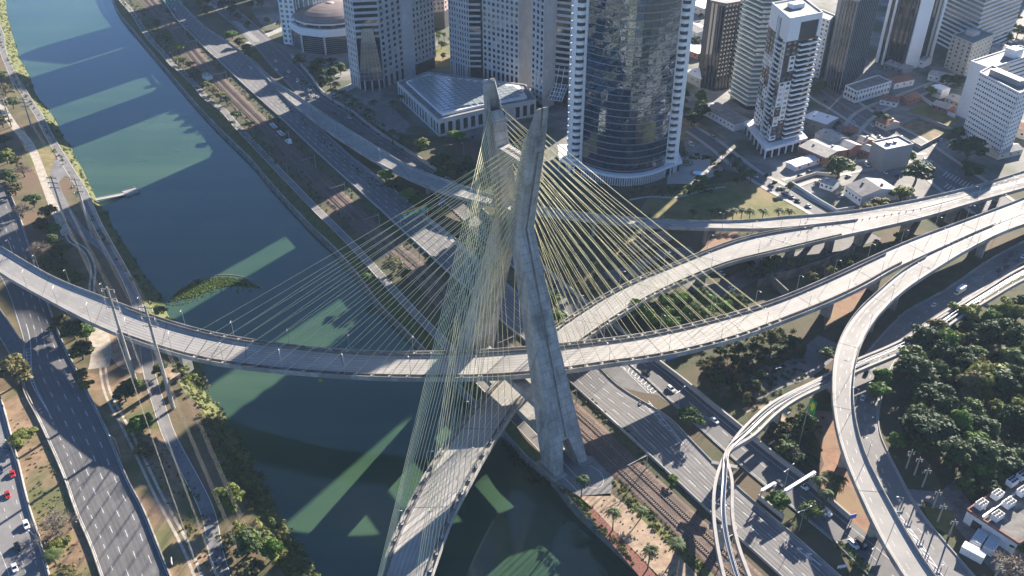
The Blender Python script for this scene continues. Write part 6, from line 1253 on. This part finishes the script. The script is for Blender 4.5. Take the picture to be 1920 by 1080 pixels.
# maintenance train on the railway
def wagon(px, py, L, label, cab):
    p = G(px, py, 1.0); p[2] = .6; t = thing('rail_wagon', label, 'rail wagon', p, tangent(TC, p)); b = MB()
    for sg in (-1, 1): b.bar((-L/2, sg*1.2, 1.0), (L/2, sg*1.2, 1.0), .35, .4)
    for k in range(5): b.bar((-L/2+k*L/4, -1.2, 1.0), (-L/2+k*L/4, 1.2, 1.0), .3)
    b.build('frame', M_white, t); w = MB(); w.tube([(0, -.9, 0), (0, .9, 0)], .42, 8); w = w.mesh('wheelset', M_black)
    for x in (-L*.36, L*.36): link('wheelset', w, t, (x, 0, .42))
    if cab: c = MB(); c.box((L*.28, 0, 2.3), (L*.36, 2.5, 2.2)); o = c.build('cab', M_white, t); g = MB(); g.box((L*.28, 0, 2.7), (L*.30, 2.54, .8)); g.build('cab_window', M_win, o)
    else: c = MB(); c.bar((-L*.4, .3, 1.5), (L*.45, .3, 2.4), .4); c.build('crane_jib', M_white, t)
wagon(513, 237, 9, 'upper white flat wagon of the railway work train', False); wagon(527, 251, 9, 'white crane wagon in the middle of the railway work train', False); wagon(541, 267, 8, 'white cabbed wagon at the lower end of the railway work train', True)

# ================================================================== STREET FURNITURE AND SMALL THINGS
def lamp_proto(h, arms, reach=1.8):
    t = thing('street_lamp', 'x', 'street lamp'); b = MB(); b.tube([(0, 0, 0), (0, 0, h*.6), (0, 0, h)], [.11, .085, .06], 6); b.build('pole', M_steel, t); a_ = MB(); hm = MB(); hm.box((0, 0, 0), (.75, .3, .16)); hm = hm.mesh('lamp_head', M_white)
    for k in range(arms):
        sg = 1 if k == 0 else -1; a_ = MB(); a_.tube([(0, 0, h-.1), (sg*reach*.5, 0, h+.35), (sg*reach, 0, h+.45)], .05, 5); a_.build('arm', M_steel, t); link('lamp_head', hm, t, (sg*(reach+.3), 0, h+.45))
    return t
LP = {}
def lamp(p, rz, label, h=9, arms=1, reach=1.8, group=None):
    k = (h, arms, reach)
    if k not in LP: LP[k] = lamp_proto(*k); t = LP[k]; t.location = tuple(map(float, p)); t.rotation_euler = (0, 0, rz); props(t, label, None, group); return
    dup(LP[k], p, rz, label, group)
def deck_lamps(R, side, step, a0, a1, what, h=8.5):
    P = R.at(0.02 if side == 'L' else 0.98); Q = R.at(.5); n = len(P); d = np.r_[0, np.cumsum(np.linalg.norm(np.diff(P, axis=0), axis=1))]; s_ = d[int(a0*(n-1))]; e = d[int(a1*(n-1))]; k = 0
    while s_ < e:
        p = np.array([np.interp(s_, d, P[:, j]) for j in range(3)]); q = np.array([np.interp(s_, d, Q[:, j]) for j in range(3)]); p[2] += .9
        lamp(p, math.atan2(q[1]-p[1], q[0]-p[0]), f'slim lamp post {ordn(k)} from the left end along the {what}', h, 1, 1.8, 'lamp posts on the bridge and viaducts'); s_ += step; k += 1
deck_lamps(U, 'L', 27, .03, .97, 'far edge of the upper deck'); deck_lamps(U, 'R', 27, .06, .82, 'near edge of the upper deck')
deck_lamps(L_, 'L', 30, .12, .68, 'far edge of the lower deck'); deck_lamps(L_, 'R', 30, .12, .97, 'near edge of the lower deck'); deck_lamps(Rr, 'R', 32, .2, .68, 'near edge of the ramp viaduct'); deck_lamps(Cv, 'R', 28, .1, .95, 'outer edge of the curved viaduct')
for i, (x, y, rx, ry, h, n_, lb) in enumerate(((227, 858, 190, 838, 10, 1, 'street lamp on the river side barrier of the left highway'), (33, 868, 8, 845, 10, 1, 'street lamp on the barrier above the red cars'), (80, 1040, 50, 1015, 10, 1, 'street lamp on the barrier below the leafless tree'), (1270, 777, 1290, 760, 13, 2, 'tall double street lamp on the median above the side road cars'), (1468, 925, 1490, 905, 13, 2, 'tall double street lamp beside the white gantry'), (1498, 996, 1520, 985, 11, 2, 'tall double street lamp below the leaning wall'), (1630, 1062, 1650, 1040, 11, 2, 'tall double street lamp by the black vehicle'), (1420, 612, 1400, 600, 9, 1, 'lamp beside the park under the upper deck'), (1403, 700, 1420, 690, 7, 1, 'upper lamp on the park road'), (1450, 690, 1430, 700, 7, 1, 'middle lamp on the park road'), (1460, 712, 1440, 720, 7, 1, 'lower lamp on the park road'),
        (1795, 418, 1780, 410, 9, 1, 'lamp between the two viaducts at the right'), (1547, 480, 1530, 470, 9, 1, 'lamp on the shaded road under the lower deck'), (1640, 470, 1625, 465, 9, 1, 'lamp beside the lollipop tree behind the upper deck'), (658, 216, 640, 225, 10, 1, 'lamp on the kerb of the upper side road by the white car'), (563, 178, 550, 190, 11, 1, 'lamp on the upper side road by the roundabout'), (870, 290, 860, 300, 9, 1, 'lamp in the dark garden below the pavilion'), (836, 335, 826, 345, 9, 1, 'lamp beside the ramp viaduct behind the cables'))):
    p, q = G(x, y), G(rx, ry); lamp(p, math.atan2(q[1]-p[1], q[0]-p[0]), lb, h, n_, 2.6, 'street lamps beside the roads')
# small lamps beside the right bank path, catenary masts on the railway
d = np.r_[0, np.cumsum(np.linalg.norm(np.diff(RBP, axis=0), axis=1))]; Pe = offset(RBP, 3.2)
for i, s_ in enumerate(np.arange(230, d[-1]-60, 32)):
    if i > 19: break
    p = np.array([np.interp(s_, d, Pe[:, k]) for k in range(3)]); lamp(p, tangent(RBP, p)-math.pi/2, f'short path lamp beside the right bank bike path, {ordn(i)} from the top', 6.5, 1, 1.2, 'path lamps on the right bank')
ct = None; d = np.r_[0, np.cumsum(np.linalg.norm(np.diff(TC, axis=0), axis=1))]; Pe = offset(TC, 6.6)
for i, s_ in enumerate(np.arange(150, d[-1]-20, 46)):
    p = np.array([np.interp(s_, d, Pe[:, k]) for k in range(3)]); a = tangent(TC, p); lb = f'railway catenary mast with crossarm, {ordn(i)} from the top along the tracks'
    if ct is None:
        ct = thing('catenary_mast', lb, 'catenary mast', p, a, 'catenary masts along the railway'); b = MB(); b.bar((0, 0, 0), (0, 0, 8.5), .28); b.build('mast', M_steel, ct); b = MB(); b.bar((0, 0, 7.2), (0, -10, 7.2), .16); b.bar((0, 0, 8.3), (0, -5, 7.3), .08); b.build('crossarm', M_steel, ct); b = MB(); [b.box((0, y, 6.8), (.12, .12, .6)) for y in (-4, -9.2)]; b.build('insulators', M_char, ct, kind='stuff')
    else: dup(ct, p, a, lb)
# concrete power line poles on the left bank with their conductors
def power_pole(base, topy, label, arms=3, w=5.0, n=2):
    h = height_of(base, topy); p = G(*base); t = thing('power_pole', label, 'power pole', p, math.radians(-8), 'concrete power line poles'); b = MB(); r = .30+h*.012; b.tube([(0, 0, -.2), (0, 0, h*.5), (0, 0, h)], [r, r*.72, r*.45], 8); b.build('pole', M_conc, t)
    for k in range(arms):
        z = h-1.2-k*h*.062-k*1.2; a = MB(); a.bar((-w/2, 0, z), (w/2, 0, z), .42, .32); o = a.build('crossarm', M_cdark, t); im = MB()
        for x in (-w/2+.3, w/2-.3): im.tube([(x, 0, z-.1), (x, 0, z-1.3)], .16, 6)
        im.build('insulators', M_white, o, kind='stuff')
    return t, p, h
PA = [((22, 238), 178), ((123, 418), 330), ((256, 722), 538), ((470, 1330), 1130)]; PB_ = [((60, 240), 183), ((174, 447), 333), ((325, 766), 572), ((560, 1330), 1130)]
na = ['first from the top in the path side row', 'second from the top in the path side row', 'tallest of the path side row before the bridge', 'below the picture in the path side row']; nb = ['first from the top in the river side row', 'second from the top in the river side row', 'tallest of the river side row before the bridge', 'below the picture in the river side row']
def power_row(rows, names, lab, arms, w):
    tops = []
    for (bs, ty), nm in zip(rows, names):
        t, p, h = power_pole(bs, ty, f'concrete pole with crossarms, {nm}', arms, w); ca, sa = math.cos(math.radians(-8)), math.sin(math.radians(-8))
        tops.append([p+np.array([x*ca, x*sa, h-1.2-k*h*.062-k*1.2-1.3]) for k in range(arms) for x in (-w/2+.3, w/2-.3)])
    first = [q+np.array([-160, 260, 0]) for q in tops[0]]; tops = [first]+tops
    for j in range(len(tops[0])):
        b = MB(); pts = []
        for A, B_ in zip(tops[:-1], tops[1:]):
            for t in np.linspace(0, 1, 9)[:-1]: q = A[j]*(1-t)+B_[j]*t; q = q.copy(); q[2] -= 4*3.0*t*(1-t); pts.append(q)
        pts.append(tops[-1][j]); b.tube(pts, .02, 4); props(b.build('power_line', M_wire), f'power conductor {ordn(j)} of the {lab} row of poles', 'power line', 'power lines over the left bank')
power_row(PA, na, 'path side', 3, 6.0); power_row(PB_, nb, 'river side', 3, 6.0)
tops = []
for i, (bx, by, ty) in enumerate(((1699, 878, 843), (1714, 891, 857), (1729, 913, 878), (1749, 952, 919), (1758, 978, 945), (1779, 1005, 974), (1862, 1090, 1058))):
    t, p, h = power_pole((bx, by), ty, f'small leaning utility pole beside the side entrance, {ordn(i)} from the top', 1, 2.6); tops.append(p+np.array([0, 0, h]))
for j, o in enumerate((-1.0, 0, 1.0)):
    b = MB(); b.tube([q+np.array([o, 0, -.2]) for q in tops], .04, 4); props(b.build('power_line', M_char), f'{["left", "middle", "right"][j]} overhead cable along the small utility poles', 'power line', 'overhead cables by the side entrance')
# gantries and signs
def sign(px, py, z, w, h, m, rz, label, legs=(), edge=None, marks=True, name='road_sign'):
    p = G(px, py, z); t = thing(name, label, 'road sign', (p[0], p[1], 0), rz); b = MB(); b.box((0, 0, z), (w, .2, h)); pn = b.build('panel', m, t)
    if edge: b = MB(); b.box((0, 0, z+h/2+.35), (w, .22, .7)); b.build('top_strip', edge, t)
    if marks:
        b = MB()
        for k in range(4): b.box((-w*.36+k*w*.24, -.12, z+h*.18), (w*.16, .04, h*.14)); b.box((-w*.36+k*w*.24, -.12, z-h*.16), (w*.13, .04, h*.14))
        b.build('lettering', M_paint, pn, kind='stuff')
    for x in legs: b = MB(); b.tube([(x, .2, 0), (x, .2, z)], .18, 6); b.build('post', M_steel, t)
    return t
rz = tangent(cRE, G(775, 402))+math.pi/2
def line_sign(a, b_, z, h, m, label, legs, **k):
    A, B_ = G(a[0], a[1], z), G(b_[0], b_[1], z); w = np.linalg.norm(B_-A); c = (A+B_)/2; x, y = PX(c); return sign(x, y, z, w, h, m, math.atan2(B_[1]-A[1], B_[0]-A[0]), label, legs, **k)
line_sign((752, 406), (800, 390), 6.5, 3.2, M_sign, 'long green road sign with an orange strip across the expressway behind the cables', (-9, 9), edge=M_orange); line_sign((822, 383), (834, 376), 6, 2.6, M_signb, 'small blue and green sign over the side road behind the cables', (0,)); line_sign((310, 2), (338, -2), 7, 4, M_sign, 'green and blue road sign at the top edge across the expressway', (-8, 8)); line_sign((1027, 550), (1042, 546), 6, 2.6, M_sign, 'small green sign seen right of the near pylon leg', (0,))
line_sign((1249, 673), (1271, 666), 19, 2.2, M_signb, 'plain blue sign hanging under the near edge of the upper deck', (), marks=False); sg_ = line_sign((1672, 963), (1690, 961), 9, 1.6, M_sign, 'green over blue road sign on the outer edge of the curved viaduct', (0,)); b = MB(); b.box((0, 0, 7.5), (3.3, .2, 1.2)); b.build('lower_panel', M_signb, sg_)
sign(1600, 968, 2.6, 2.6, 2.2, M_signb, .3, 'small blue sign at the end of the concrete barrier on red soil', (0,), marks=False)
def gantry(a, b_, z, label):
    A, B_ = G(a[0], a[1], z), G(b_[0], b_[1], z); v = B_-A; L = np.linalg.norm(v); t = thing('sign_gantry', label, 'gantry', (A[0], A[1], 0), math.atan2(v[1], v[0])); b = MB()
    for y in (-.5, .5):
        for zz in (z-.5, z+.5): b.bar((0, y, zz), (L, y, zz), .22)
    k = 0
    while k < L-1: b.bar((k, -.5, z+.5), (k+1, .5, z+.5), .14); b.bar((k, -.5, z-.5), (k+1, -.5, z+.5), .12); k += 1
    b.build('truss', M_white, t); p = MB(); p.box((L/2, 0, z+.62), (L, 1.1, .08)); p.build('catwalk', M_white, t); b = MB(); b.box((L*.5, -.65, z-.3), (L*.5, .15, 2.0)); b.build('sign_back', M_char, t); b = MB(); b.tube([(0, 0, 0), (0, 0, z)], .3, 8); b.build('post', M_steel, t); b = MB(); b.tube([(L, 0, 0), (L, 0, z)], .3, 8); b.build('post', M_steel, t)
gantry((1472, 921), (1528, 886), 7.5, 'white truss sign gantry spanning the side road beside the palms'); gantry((1428, 921), (1454, 906), 5, 'short truss sign frame on the reddish median left of the white gantry')
# flagpole
p = G(1497, 838); h = height_of((1497, 838), 745); t = thing('flagpole', 'tall pole with a hanging green and yellow flag inside the monorail loop', 'flagpole', p); b = MB(); b.tube([(0, 0, 0), (0, 0, h)], [.22, .1], 7); b.build('pole', M_steel, t); b = MB(); W_ = 7
for i in range(W_):
    for j in range(5): f_ = lambda i, j: (.2+i*.42, .35*math.sin(i*1.1+j*.5), h-.4-j*1.25-i*.35); b.quad(f_(i, j), f_(i+1, j), f_(i+1, j+1), f_(i, j+1), 1 if (i-3)**2+(j-2)**2*1.6 < 5 else 0)
b.build('flag', [M_flagg, M_flagy], t)
# floating pier, boom, buoy
A, B_ = G(205, 372, WZ+.6), G(257, 357, WZ+.6); v = B_-A; t = thing('floating_pier', 'grey floating pier reaching from the left bank into the river', 'pier', (A[0], A[1], WZ), math.atan2(v[1], v[0])); L = np.linalg.norm(v); b = MB(); b.bar((-8, 0, 2.4), (L*.55, 0, .6), 3.2, .3); b.build('gangway', M_deck, t); b = MB(); b.box((L*.78, 0, .35), (L*.5, 8.0, 1.0)); pd = b.build('pontoon', M_conc, t); b = MB()
for y in (-3.9, 3.9): b.bar((L*.53, y, 1.7), (L*1.03, y, 1.7), .1); b.box((L*.78, y*.35, .85), (L*.46, .5, .12))
b.build('railing', M_steel, pd); b = MB(); [b.bar((-8, y, 3.4), (L*.55, y, 1.6), .1) for y in (-1, 1)]; b.build('handrail', M_steel, t)
bp_ = path([(312, 566), (330, 546), (368, 523), (420, 515), (462, 521), (482, 532), (494, 542)], WZ, 2, 1); o = bp_[0].copy(); t = thing('debris_boom', 'curved floating boom holding back green water weeds', 'boom', o); b = MB(); b.tube(bp_-o+np.array([0, 0, .0]), .3, 6); b.build('float_line', M_sleep, t)
p = G(601, 715, WZ); t = thing('buoy', 'small yellow buoy floating below the bridge', 'buoy', p); b = MB(); b.tube([(0, 0, -.2), (0, 0, .2), (0, 0, .6), (0, 0, 1.5), (0, 0, 1.7)], [.7, .9, .7, .25, .1], 9); b.build('float', flat('buoy_yellow', (.5, .42, .05)), t); b = MB(); b.tube([(0, 0, 1.7), (0, 0, 2.2)], .08, 6); b.build('mast', M_black, t)
# track side equipment house and white debris by the railway
gable('equipment_hut', 'small pale equipment hut beside the railway among the trees', 'hut', G(380, 147), G(389, 152), 5, 3.4, .4, M_white, M_fibro, win=1)
sign(1579, 1062, 1.6, 3.4, 1.3, M_white, .2, 'small white board on the median grass at the bottom right', (0,), marks=False)
sign(322, 1052, 1.2, 2.6, 1.6, M_white, 1.9, 'white board on the grass beside the left highway barrier', (0,), marks=False)
# cones along the merging lanes
cn = None
def cone(x, y, z, label, grp):
    global cn
    p = G(x, y, z+.4); p[2] = z
    if cn is None: cn = thing('traffic_cone', label, 'traffic cone', p, 0, grp); b = MB(); b.tube([(0, 0, .05), (0, 0, .95)], [.26, .07], 8); b.build('cone', M_orange, cn); b = MB(); b.box((0, 0, .03), (.62, .62, .06)); b.build('foot', M_black, cn); b = MB(); b.tube([(0, 0, .45), (0, 0, .65)], [.185, .135], 8); b.build('white_band', M_paint, cn)
    else: dup(cn, p, 0, label, grp)
for i in range(16): t = i/15; cone(1522+t*205, 428-t*37, 12.05, f'traffic cone on the merge of ramp and lower deck, {ordn(i)} from the left', 'traffic cones on the viaduct merges')
for i in range(12): t = i/11; cone(1766+t*110, 466-t*52, 13.7, f'traffic cone on the merge of upper deck and curved viaduct, {ordn(i)} from the left', 'traffic cones on the viaduct merges')
# people: one continuous skinned body per pose, clothes as patches of the body
def person_mesh(pose, name, cloth):
    bm = bmesh.new(); lay = bm.verts.layers.skin.verify()
    J = dict(pel=(0, 0, .95), sp=(.02, 0, 1.2), ch=(.03, 0, 1.40), nk=(.04, 0, 1.53), hd=(.06, 0, 1.62), tp=(.06, 0, 1.74), lh=(0, .11, .92), lk=(.12, .12, .50), lf=(.02, .12, .07), lt=(.16, .12, .04), rh=(0, -.11, .92), rk=(.02, -.12, .50), rf=(-.22, -.12, .09), rt=(-.08, -.12, .04), ls=(.03, .19, 1.42), le=(-.06, .27, 1.16), lw=(.05, .28, .93), rs=(.03, -.19, 1.42), re=(.08, -.27, 1.16), rw=(.22, -.27, .97))
    if pose == 'ride': J.update(pel=(-.15, 0, .98), sp=(.0, 0, 1.18), ch=(.16, 0, 1.36), nk=(.22, 0, 1.46), hd=(.28, 0, 1.54), tp=(.30, 0, 1.66), lh=(-.14, .10, .95), lk=(.22, .12, .78), lf=(.06, .12, .36), lt=(.2, .12, .33), rh=(-.14, -.10, .95), rk=(.16, -.12, .62), rf=(-.02, -.12, .17), rt=(.12, -.12, .14), ls=(.17, .18, 1.38), le=(.36, .24, 1.14), lw=(.50, .22, 1.02), rs=(.17, -.18, 1.38), re=(.36, -.24, 1.14), rw=(.50, -.22, 1.02))
    R = dict(pel=.15, sp=.14, ch=.165, nk=.06, hd=.10, tp=.085, lh=.10, lk=.065, lf=.05, lt=.045, rh=.10, rk=.065, rf=.05, rt=.045, ls=.065, le=.048, lw=.036, rs=.065, re=.048, rw=.036); V = {k: bm.verts.new(v) for k, v in J.items()}
    for k, v in V.items(): v[lay].radius = (R[k], R[k]*(.8 if k in ('sp', 'ch', 'pel') else 1))
    V['pel'][lay].use_root = True
    for pr in ('pel sp', 'sp ch', 'ch nk', 'nk hd', 'hd tp', 'pel lh', 'lh lk', 'lk lf', 'lf lt', 'pel rh', 'rh rk', 'rk rf', 'rf rt', 'ch ls', 'ls le', 'le lw', 'ch rs', 'rs re', 're rw'): a, b = pr.split(); bm.edges.new((V[a], V[b]))
    me = bpy.data.meshes.new(name); bm.to_mesh(me); bm.free(); o = bpy.data.objects.new(name, me); C.objects.link(o); o.modifiers.new('skin', 'SKIN'); sb = o.modifiers.new('sub', 'SUBSURF'); sb.levels = 1; sb.render_levels = 1
    dg = bpy.context.evaluated_depsgraph_get(); m2 = bpy.data.meshes.new_from_object(o.evaluated_get(dg)); bpy.data.objects.remove(o); m2.materials.clear(); [m2.materials.append(m) for m in (M_skin, cloth, M_char, M_black)]
    zn, zp = J['nk'][2], J['pel'][2]
    for p in m2.polygons: z = p.center.z; p.material_index = 0 if z > zn+.02 else (1 if z > zp+.02 else 2); p.use_smooth = True; 
    for p in m2.polygons:
        if p.center.z > J['hd'][2]+.06: p.material_index = 3
    return m2
CL = [flat('red_shirt', (.4, .03, .03), .8), flat('white_shirt', (.7, .7, .7), .8), flat('blue_shirt', (.04, .09, .32), .8), flat('dark_shirt', (.03, .03, .035), .8)]
PW = [person_mesh('walk', 'person_body', c) for c in CL]; PR = [person_mesh('ride', 'person_body', c) for c in CL]
CN = ['red', 'white', 'blue', 'dark']
def person(x, y, z, i, where, rz, ride=False, s_=1.0):
    p = G(x, y, z); o = link('person', (PR if ride else PW)[i % 4], None, p, rz); props(o, f'{"cyclist" if ride else "person"} in {CN[i % 4]} top {where}', 'person', 'people on foot and on bicycles'); return o
for k, (x, y, w) in enumerate(((1445, 455, 'walking lowest on the lower deck right of the cables'), (1472, 449, 'walking second on the lower deck right of the cables'), (1501, 437, 'walking just below the tip where ramp and deck meet'), (1517, 431, 'walking right of the tip where ramp and deck meet'), (1514, 414, 'standing alone on the ramp beside the tip'))): person(x, y, 12.05, k+3, w, 2.4+k*.5)
for k, (x, y, w) in enumerate(((108, 273, 'walking where the bike path leaves the shadow'), (103, 276, 'beside another walker where the bike path leaves the shadow'), (113, 303, 'at the path junction'), (124, 308, 'walking on the river side of the path junction'), (292, 735, 'walking on the bike path below the bridge'), (402, 1058, 'by the bike path near the bottom edge'))): person(x, y, .08, k, w, 1.0+k)
bk = None
for k, (x, y, w) in enumerate(((301, 765, 'riding on the sunlit bike path below the poles'), (331, 838, 'riding first into the shadow on the bike path'), (341, 852, 'riding second in the shadow on the bike path'), (354, 890, 'riding third in the shadow on the bike path'), (393, 978, 'riding near the lower tree clump'), (150, 380, 'riding on the bike path by the floating pier'), (281, 72, 'riding on the right bank path at the top'), (475, 270, 'riding on the right bank path beside the work train'))):
    ref = BP if x < 260 or y > 600 else RBP; p = G(x, y, .08); rz = tangent(ref, p); person(x, y, .10, k, w, rz, True); lb = f'bicycle of the cyclist {w}'
    if bk is None:
        bk = thing('bicycle', lb, 'bicycle', p, rz, 'bicycles on the paths')
        for xx in (-.52, .52):
            b = MB(); b.tube([(xx+.34*math.cos(a), 0, .34+.34*math.sin(a)) for a in np.linspace(0, 6.283, 15)], .025, 4, caps=False); b.build('wheel', M_black, bk)
        b = MB(); [b.tube(q, .022, 4) for q in (((-.52, 0, .34), (-.05, 0, .34), (.42, 0, .85), (-.18, 0, .85), (-.05, 0, .34)), ((-.52, 0, .34), (-.18, 0, .85)), ((.42, 0, .9), (.52, 0, .34)))]; b.build('frame', M_steel, bk); b = MB(); b.box((-.2, 0, .94), (.26, .14, .07)); b.build('saddle', M_black, bk); b = MB(); b.tube([(.42, -.26, 1.0), (.44, 0, .95), (.42, .26, 1.0)], .02, 4); b.build('handlebar', M_black, bk)
    else: dup(bk, p, rz, lb)
def motorbike(x, y, label, rz):
    t = thing('motorcycle', label, 'motorcycle', G(x, y, .06), rz)
    for xx in (-.65, .65): b = MB(); b.tube([(xx, -.07, .31), (xx, .07, .31)], .31, 10); b.build('wheel', M_black, t)
    b = MB(); b.hexa([(-.7, -.16, .45), (.5, -.14, .45), (.5, .14, .45), (-.7, .16, .45)], [(-.8, -.14, .82), (.35, -.17, .95), (.35, .17, .95), (-.8, .14, .82)]); b.build('body', M_char, t); b = MB(); b.tube([(.4, -.36, 1.02), (.45, 0, .98), (.4, .36, 1.02)], .03, 5); b.build('handlebar', M_steel, t); b = MB(); b.box((-.35, 0, .86), (.7, .26, .1)); b.build('seat', M_black, t)
motorbike(1472, 950, 'white and dark motorcycle parked on the median by the leaning wall', 1.0); motorbike(1201, 756, 'motorcycle stopped at the tip of the sandy median', 2.2); motorbike(1872, 518, 'motorcycle behind the queueing cars above the monorail', .6)
# ================================================================== AIR
if HAZE:
    b = MB(); b.box((0, 900, 119), (2600, 2600, 272)); hz = b.build('haze', None, None, kind='stuff')
    hm = bpy.data.materials.new('haze_air'); hm.use_nodes = True; N = hm.node_tree.nodes; N.remove(N['Principled BSDF']); v = N.new('ShaderNodeVolumePrincipled'); v.inputs['Color'].default_value = (.62, .80, 1.0, 1); v.inputs['Density'].default_value = HAZE; v.inputs['Anisotropy'].default_value = 0.0
    hm.node_tree.links.new(v.outputs[0], N['Material Output'].inputs['Volume']); hz.data.materials.clear(); hz.data.materials.append(hm)
